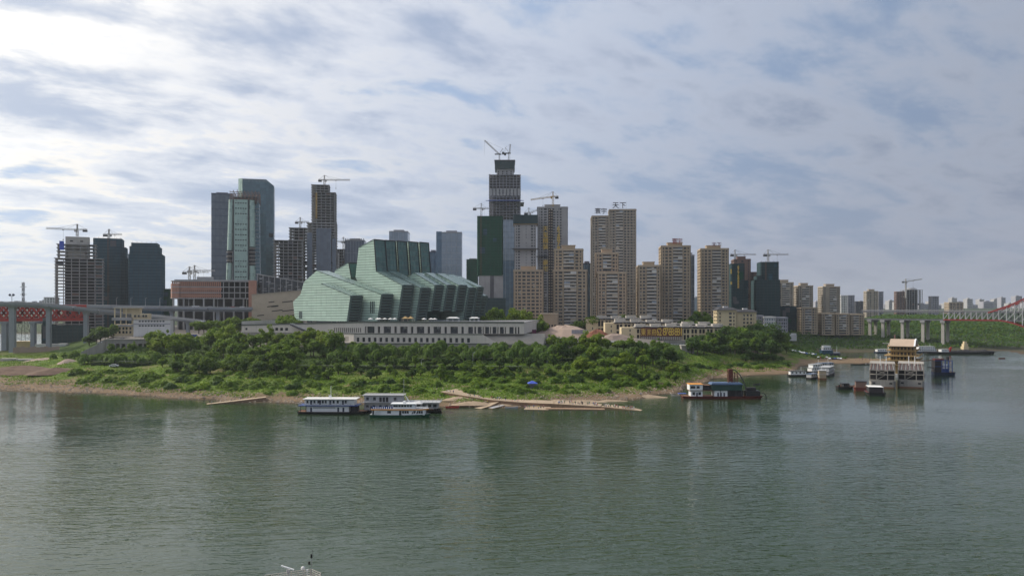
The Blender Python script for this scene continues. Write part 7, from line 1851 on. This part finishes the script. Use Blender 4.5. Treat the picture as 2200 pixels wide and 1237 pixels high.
# ------------------------------------------------------------------ people, cars, small things, air
def person_mesh(name, J, E, Rr, top, low, split):
    """one continuous skinned body; faces coloured as skin, hair, top and trousers"""
    me = bpy.data.meshes.new(name); me.from_pydata(J, E, []); o = bpy.data.objects.new(name, me); C.objects.link(o)
    m = o.modifiers.new('s', 'SKIN'); m.use_smooth_shade = True; o.modifiers.new('u', 'SUBSURF').levels = 1
    bpy.context.view_layer.update()
    for i, r in enumerate(Rr): me.skin_vertices[0].data[i].radius = (r, r)
    me.skin_vertices[0].data[0].use_root = True; bpy.context.view_layer.update()
    out = bpy.data.meshes.new_from_object(o.evaluated_get(bpy.context.evaluated_depsgraph_get())); bpy.data.objects.remove(o)
    return out
def pose(kind):
    if kind == 'sit':
        h = .30; J = [(0, 0, h + .1), (0, .02, h + .35), (0, .03, h + .62), (0, .0, h + .74), (0, -.02, h + .90), (0, -.03, h + .98)]
        legs = [(.1, -.05, h + .08), (.12, -.45, h + .12), (.12, -.5, .05), (.12, -.65, .04)]; arms = [(.19, .02, h + .58), (.25, -.1, h + .32), (.15, -.34, h + .25)]
    elif kind == 'walk':
        J = [(0, 0, .92), (0, 0, 1.18), (0, 0, 1.42), (0, 0, 1.52), (0, -.02, 1.64), (0, -.02, 1.72)]; legs = None; arms = [(.2, 0, 1.38), (.26, .04, 1.1), (.24, -.12, .86)]
    else:
        J = [(0, 0, .92), (0, 0, 1.18), (0, 0, 1.42), (0, 0, 1.52), (0, -.02, 1.64), (0, -.02, 1.72)]; legs = [(.1, 0, .86), (.11, -.01, .48), (.11, .02, .08), (.12, -.13, .05)]; arms = [(.2, 0, 1.38), (.27, .03, 1.1), (.25, -.06, .84)]
    E = [(0, 1), (1, 2), (2, 3), (3, 4), (4, 5)]; Rr = [.15, .15, .16, .055, .10, .085]; J = list(J)
    for s in (-1, 1):
        lg = legs or ([(.1, 0, .86), (.11, -.22, .5), (.11, -.12, .08), (.11, -.28, .05)] if s > 0 else [(.1, 0, .86), (.11, .1, .48), (.11, .36, .14), (.11, .28, .05)])
        b = len(J); J += [(s * x, y, z) for x, y, z in lg]; E += [(0, b), (b, b + 1), (b + 1, b + 2), (b + 2, b + 3)]; Rr += [.095, .07, .045, .04]
        b = len(J); J += [(s * x, y, z) for x, y, z in arms]; E += [(2, b), (b, b + 1), (b + 1, b + 2)]; Rr += [.06, .045, .035]
    return J, E, Rr
BODY = {k: person_mesh('body', *pose(k), None, None, None) for k in ('stand', 'walk', 'sit')}
PM = {}
def body(kind, top, low):
    if (kind, top, low) in PM: return PM[kind, top, low]
    me = BODY[kind].copy(); me.materials.clear()
    for m in ('skin', 'hair', top, low): me.materials.append(MAT[m])
    n = len(me.polygons); c = np.zeros(n * 3); me.polygons.foreach_get('center', c); c = c.reshape(-1, 3); H = c[:, 2].max(); hip = .86 if kind != 'sit' else .42
    idx = np.where(c[:, 2] > H - .10, 1, np.where(c[:, 2] > H - .27, 0, np.where(c[:, 2] > hip, 2, 3)))
    if kind != 'sit': idx = np.where((np.abs(c[:, 0]) > .2) & (c[:, 2] < 1.05), 0, idx)
    else: idx = np.where((c[:, 1] < -.2) & (c[:, 2] < .5), 3, idx)
    idx = np.where((c[:, 2] > H - .24) & (c[:, 1] > .03), 1, idx)
    me.polygons.foreach_set('material_index', idx.astype(np.int32)); PM[kind, top, low] = me; return me
TOPS = ['white', 'black', 'red', 'blue', 'grey', 'pink', 'green', 'yellow', 'white', 'black']
def person(x, y, z, rz, kind, top, low, label, group):
    r = ob('person', body(kind, 'cloth_' + top, 'cloth_' + low)); r.location = (x, y, z); r.rotation_euler = (0, 0, rz); tag(r, label, 'person', group)
def on_slip(px, pts, back):
    for (xa, ya, za), (xb, yb, zb_) in zip(pts, pts[1:]):
        if xa <= px <= xb: t = (px - xa) / (xb - xa); z = za + (zb_ - za) * t; py = ya + (yb - ya) * t; Y = yat(py, z); return Vector((gx(px, Y + back), Y + back, z + .1))
MAIN = [(946, 841, 5.9), (1000, 850, 4.6), (1058, 859, 3.2), (1120, 864, 2.4), (1190, 867, 1.7), (1290, 873, .95), (1345, 878.5, .4), (1376, 882, .05)]
g = random.Random(12); ppl = []
for px, kd in ((960, 'sit'), (964, 'sit'), (968, 'sit'), (974, 'stand'), (1005, 'sit'), (1010, 'sit'), (1019.5, 'stand'), (1028, 'sit'), (1033, 'sit'), (1057, 'stand'), (1061, 'walk'), (1065, 'sit'), (1069, 'walk'), (1073, 'stand'), (1086, 'walk'), (1107, 'sit'), (1113, 'sit'), (1203, 'stand'), (1206, 'stand'), (1209, 'walk'), (1213, 'stand'), (1224, 'stand'), (1228, 'walk'), (1231, 'stand'), (1246, 'sit'), (1249, 'stand'), (1252, 'sit'), (1263, 'stand'), (1266, 'stand'), (1280, 'walk'), (1283, 'sit'), (1298, 'stand'), (1312, 'sit'), (1318, 'sit'), (1327, 'stand'), (1329, 'stand'), (1337, 'sit'), (1341, 'sit'), (1344, 'walk'), (1347, 'stand'), (1350, 'sit'), (1354, 'stand'), (1357, 'stand')):
    ppl.append((on_slip(px, MAIN, g.uniform(1.0, 4.5) if px < 1320 else g.uniform(.5, 2.0)), kd))
for q_ in range(26): px = g.uniform(1195, 1362); ppl.append((on_slip(px, MAIN, g.uniform(.6, 5.5) if px < 1300 else g.uniform(.4, 2.4)), g.choice(['stand', 'stand', 'walk', 'sit'])))
lowp = [(1128, 878), (1133, 877.5), (1137, 878), (1147, 877), (1157, 878.5), (1162, 878), (1168, 877)]
for px, py in lowp: Y = yat(py, .25) + 1.0; ppl.append((Vector((gx(px, Y), Y, .3)), g.choice(['sit', 'stand', 'stand'])))
for i, (p, kd) in enumerate(sorted(ppl, key=lambda q: q[0].x / q[0].y)):
    tp, lw = g.choice(TOPS), g.choice(['black', 'blue', 'grey', 'black']); what = {'sit': 'sitting', 'stand': 'standing', 'walk': 'walking'}[kd]
    person(p.x, p.y, p.z, g.uniform(-.9, .9), kd, tp, lw, f'person in {tp} top and {lw} trousers {what} on the slipway, {nth(i + 1)} from left', 'people on the slipway')
for i, (px, py, kd) in enumerate(((451, 866, 'stand'), (455, 866.3, 'sit'))):
    Y = yat(py, .2); tp = ('black', 'grey')[i]; person(gx(px, Y + 1.2), Y + 1.2, .2, 0, kd, tp, 'black', f'person in {tp} top {("standing", "sitting")[i]} on the thin left slipway', 'people on the thin left slipway')
bank = [(1228, 834, 'stand'), (1230, 834, 'stand'), (1235, 837, 'sit'), (1240, 822, 'stand'), (1397, 846, 'walk'), (1377, 850, 'stand'), (1100, 866.5, 'stand'), (1047, 866, 'sit'), (1055, 856, 'sit'), (1460, 800, 'stand'), (1474, 812, 'stand'), (1500, 797, 'stand'), (1505, 798, 'sit'), (1536, 795, 'stand'), (1540, 797, 'sit'), (1552, 800, 'stand'), (1570, 799, 'stand'), (1585, 793, 'stand'), (1838, 774, 'stand'), (1846, 774, 'stand'), (1853, 774, 'walk'), (1860, 774, 'stand'), (1868, 773.5, 'stand'), (1875, 773.5, 'stand')]
for i, (px, py, kd) in enumerate(sorted(bank)):
    p = ground_hit(px, py); tp = g.choice(TOPS); where = 'the sand spit' if px > 1800 else 'the grassy cove behind the dredger' if px > 1440 else 'the bank by the slipway'
    person(p.x, p.y, p.z, g.uniform(-2, 2), kd, tp, 'black', f'person in {tp} top {"sitting" if kd == "sit" else "standing" if kd == "stand" else "walking"} on {where}, {nth(i + 1)} ashore from left', 'people on the bank')
# cars
def car_proto(key, paint, van=False):
    r = thing('parked_car', 'x', 'car'); L, W, H = (4.5, 1.8, 1.45) if not van else (5.0, 1.95, 2.1)
    prof = [(-L / 2, .35), (-L / 2, .85), (-L * .32, .95), (-L * .2, H), (L * .2, H), (L * .34, .95), (L / 2, .8), (L / 2, .35)] if not van else [(-L / 2, .35), (-L / 2, H - .2), (-L * .46, H), (L * .25, H), (L * .4, 1.1), (L / 2, .95), (L / 2, .35)]
    mb = MB(); n = len(prof)
    for s in (-1, 1): mb.face([(x, s * W / 2, z) for x, z in (prof if s > 0 else prof[::-1])])
    for (xa, za), (xb, zb_) in zip(prof, prof[1:] + prof[:1]): mb.face([(xa, -W / 2, za), (xb, -W / 2, zb_), (xb, W / 2, zb_), (xa, W / 2, za)])
    mb.build('body', paint, r)
    for s in (-1, 1): MB().prism([(-L * .2, s * (W / 2 + .01) - .01), (L * .24, s * (W / 2 + .01) - .01), (L * .24, s * (W / 2 + .01) + .01), (-L * .2, s * (W / 2 + .01) + .01)], .95, H - .12).build('side_window', 'glass_dark', r)
    MB().beam((L * .215, 0, H - .1), (L * .345, 0, 1.0), .04, h=W * .84).build('windscreen', 'glass_dark', r)
    wm = MB().tube([(0, -.11, 0), (0, .11, 0)], .33, 10).mesh('wheel', 'tyre')
    for x in (-L * .3, L * .3):
        for y in (-W / 2 + .05, W / 2 - .05): ob('wheel', wm, r, (x, y, .33))
    remember(r); return r
CARS = {k: car_proto(k, 'car_' + k) for k in ('white', 'silver', 'black', 'red', 'blue')}
used = set(); cars = []
def put_car(px, Y, col, label, group, rz, z=None):
    x = gx(px, Y); src = CARS[col]
    o = src if col not in used else copy_tree(src); used.add(col); o.location = (x, Y, tz(x, Y) + .05 if z is None else z); o.rotation_euler = (0, 0, rz); tag(o, label, 'car', group)
g = random.Random(4); cols = ['white', 'silver', 'white', 'black', 'white', 'silver', 'blue', 'red']
for i, px in enumerate(np.linspace(505, 572, 12)): c = cols[(i * 3) % 8]; put_car(px, 622 - i * .4, c, f'{c} car parked left of the podium wing, {nth(i + 1)} from the left', 'cars parked left of the podium wing', R(70) + g.uniform(-.1, .1))
for i, px in enumerate(np.linspace(588, 618, 8)): c = cols[(i * 5 + 1) % 8]; put_car(px, 690 + (i % 2) * 7, c, f'{c} car parked below the pale striped hall, {nth(i + 1)} from the left', 'cars parked below the striped hall', R(80) + g.uniform(-.15, .15))
lot = []
for i, px in enumerate(np.linspace(1703, 1752, 11)): lot.append((px, 722 + (i % 2) * 2)); lot.append((px + 2, 742))
for i, px in enumerate(np.linspace(1758, 1806, 9)): lot.append((px, 706 if px < 1780 else 700))
lot.sort()
for i, (px, Y) in enumerate(lot): c = cols[(i * 3 + 2) % 8]; put_car(px, Y, c, f'{c} car in the riverside car park behind the promontory, {nth(i + 1)} from the left', 'cars in the riverside car park', R(75) + g.uniform(-.2, .2))
p = ground_hit(245, 789); CW = CARS['white']; o = copy_tree(CW, p, R(10), 'white van standing alone among the shrubs on the left bank', 1.25); o['group'] = 'x'; del o['group']
for i, (px, py, Y, c) in enumerate(((416, 660, 736, 'white'), (424, 660, 737, 'white'), (452, 661, 737, 'silver'), (500, 661.5, 739, 'red'), (520, 661.5, 739, 'white'))): put_car(px, Y, c, f'{c} car driving on the elevated road, {nth(i + 1)} from the left', 'cars on the elevated road', 0, gz(py, Y) + .1)
for i, (px, Y) in enumerate(((216, 618), (224, 620), (232, 619), (372, 634), (262, 615))): c = ('silver', 'white', 'black', 'white', 'blue')[i]; put_car(px, Y, c, f'{c} car parked near the cream building at the left, {nth((1, 2, 3, 5, 4)[i])} from the left', 'cars parked near the cream building', R(15))
# blue tent on the bank
p = ground_hit(1144, 832); tn = thing('canopy_tent', 'blue topped canopy tent on the bank above the slipway', 'tent', p, R(5))
for x in (-2.4, 2.4):
    for y in (-2.2, 2.2): MB().box(x - .07, x + .07, y - .07, y + .07, -.3, 2.3).build('pole', 'steel_grey', tn)
MB().prism([(-2.7, -2.5), (2.7, -2.5), (2.7, 2.5), (-2.7, 2.5)], 2.3, 3.6, scale=.12).build('canopy', 'tarp_blue', tn); MB().box(-2.4, 2.4, 2.1, 2.2, 0, 2.3).build('back_curtain', 'grey_paint', tn); MB().box(-2.35, 2.35, -2.25, -2.15, -.2, 1.5).build('front_curtain', 'concrete_dark', tn)
# lamp posts along the lower terrace and plaza
def lamp(label, x, y, z, h): 
    r = thing('lamp_post', label, 'lamp post', (x, y, z), 0, 'lamp posts'); MB().cyl(0, 0, 0, h, .1, 6, r1=.06).build('pole', 'white_paint', r); MB().beam((0, 0, h), (1.1, 0, h + .2), .09).build('arm', 'white_paint', r); MB().box(.7, 1.5, -.15, .15, h + .1, h + .28).build('lamp_head', 'white_wall', r)
for i, px in enumerate((1016, 1175, 905)): Y = 516 if i < 2 else 490; x = gx(px, Y); lamp(['pale lamp post among the willows below the middle of the podium', 'pale lamp post among the willows near the right end of the podium', 'pale lamp post by the lower hedge below the podium'][i], x, Y, tz(x, Y), 7)
for i, px in enumerate(np.linspace(250, 530, 10)): lamp(f'slim lamp post on the elevated road, {nth(i + 1)} from the left', gx(px, 744), 744, gz(658 + i * .35, 744), 8)
# old brick outcrop and small hut on the promontory
p = ground_hit(1478, 757); ht = thing('grey_hut', 'small grey concrete hut among the trees left of the promontory', 'hut', p); MB().box(-5, 5, 0, 6, -2, 5).build('wall', 'retaining', ht); MB().box(-5.4, 5.4, -.4, 6.4, 5, 5.5).build('roof', 'concrete_light', ht)
mound('rock_outcrop', 1622, 775, 640, 14, 5, 8, 'rock', seed=6)
# river haze
def make_haze():
    m = bpy.data.materials.new('haze'); m.use_nodes = True; nt = m.node_tree; nt.nodes.clear(); out = nt.nodes.new('ShaderNodeOutputMaterial'); v = nt.nodes.new('ShaderNodeVolumePrincipled')
    v.inputs['Color'].default_value = (.86, .93, 1.0, 1); v.inputs['Density'].default_value = HAZE; v.inputs['Anisotropy'].default_value = .3; nt.links.new(v.outputs[0], out.inputs['Volume']); MAT['haze'] = m
    tag(MB().box(-9600, 9600, -450, 9500, -5.5, 305).build('haze', 'haze'), 'thin haze hanging over the river and the city', 'haze', kind='stuff')
HAZE = .000055
make_haze()
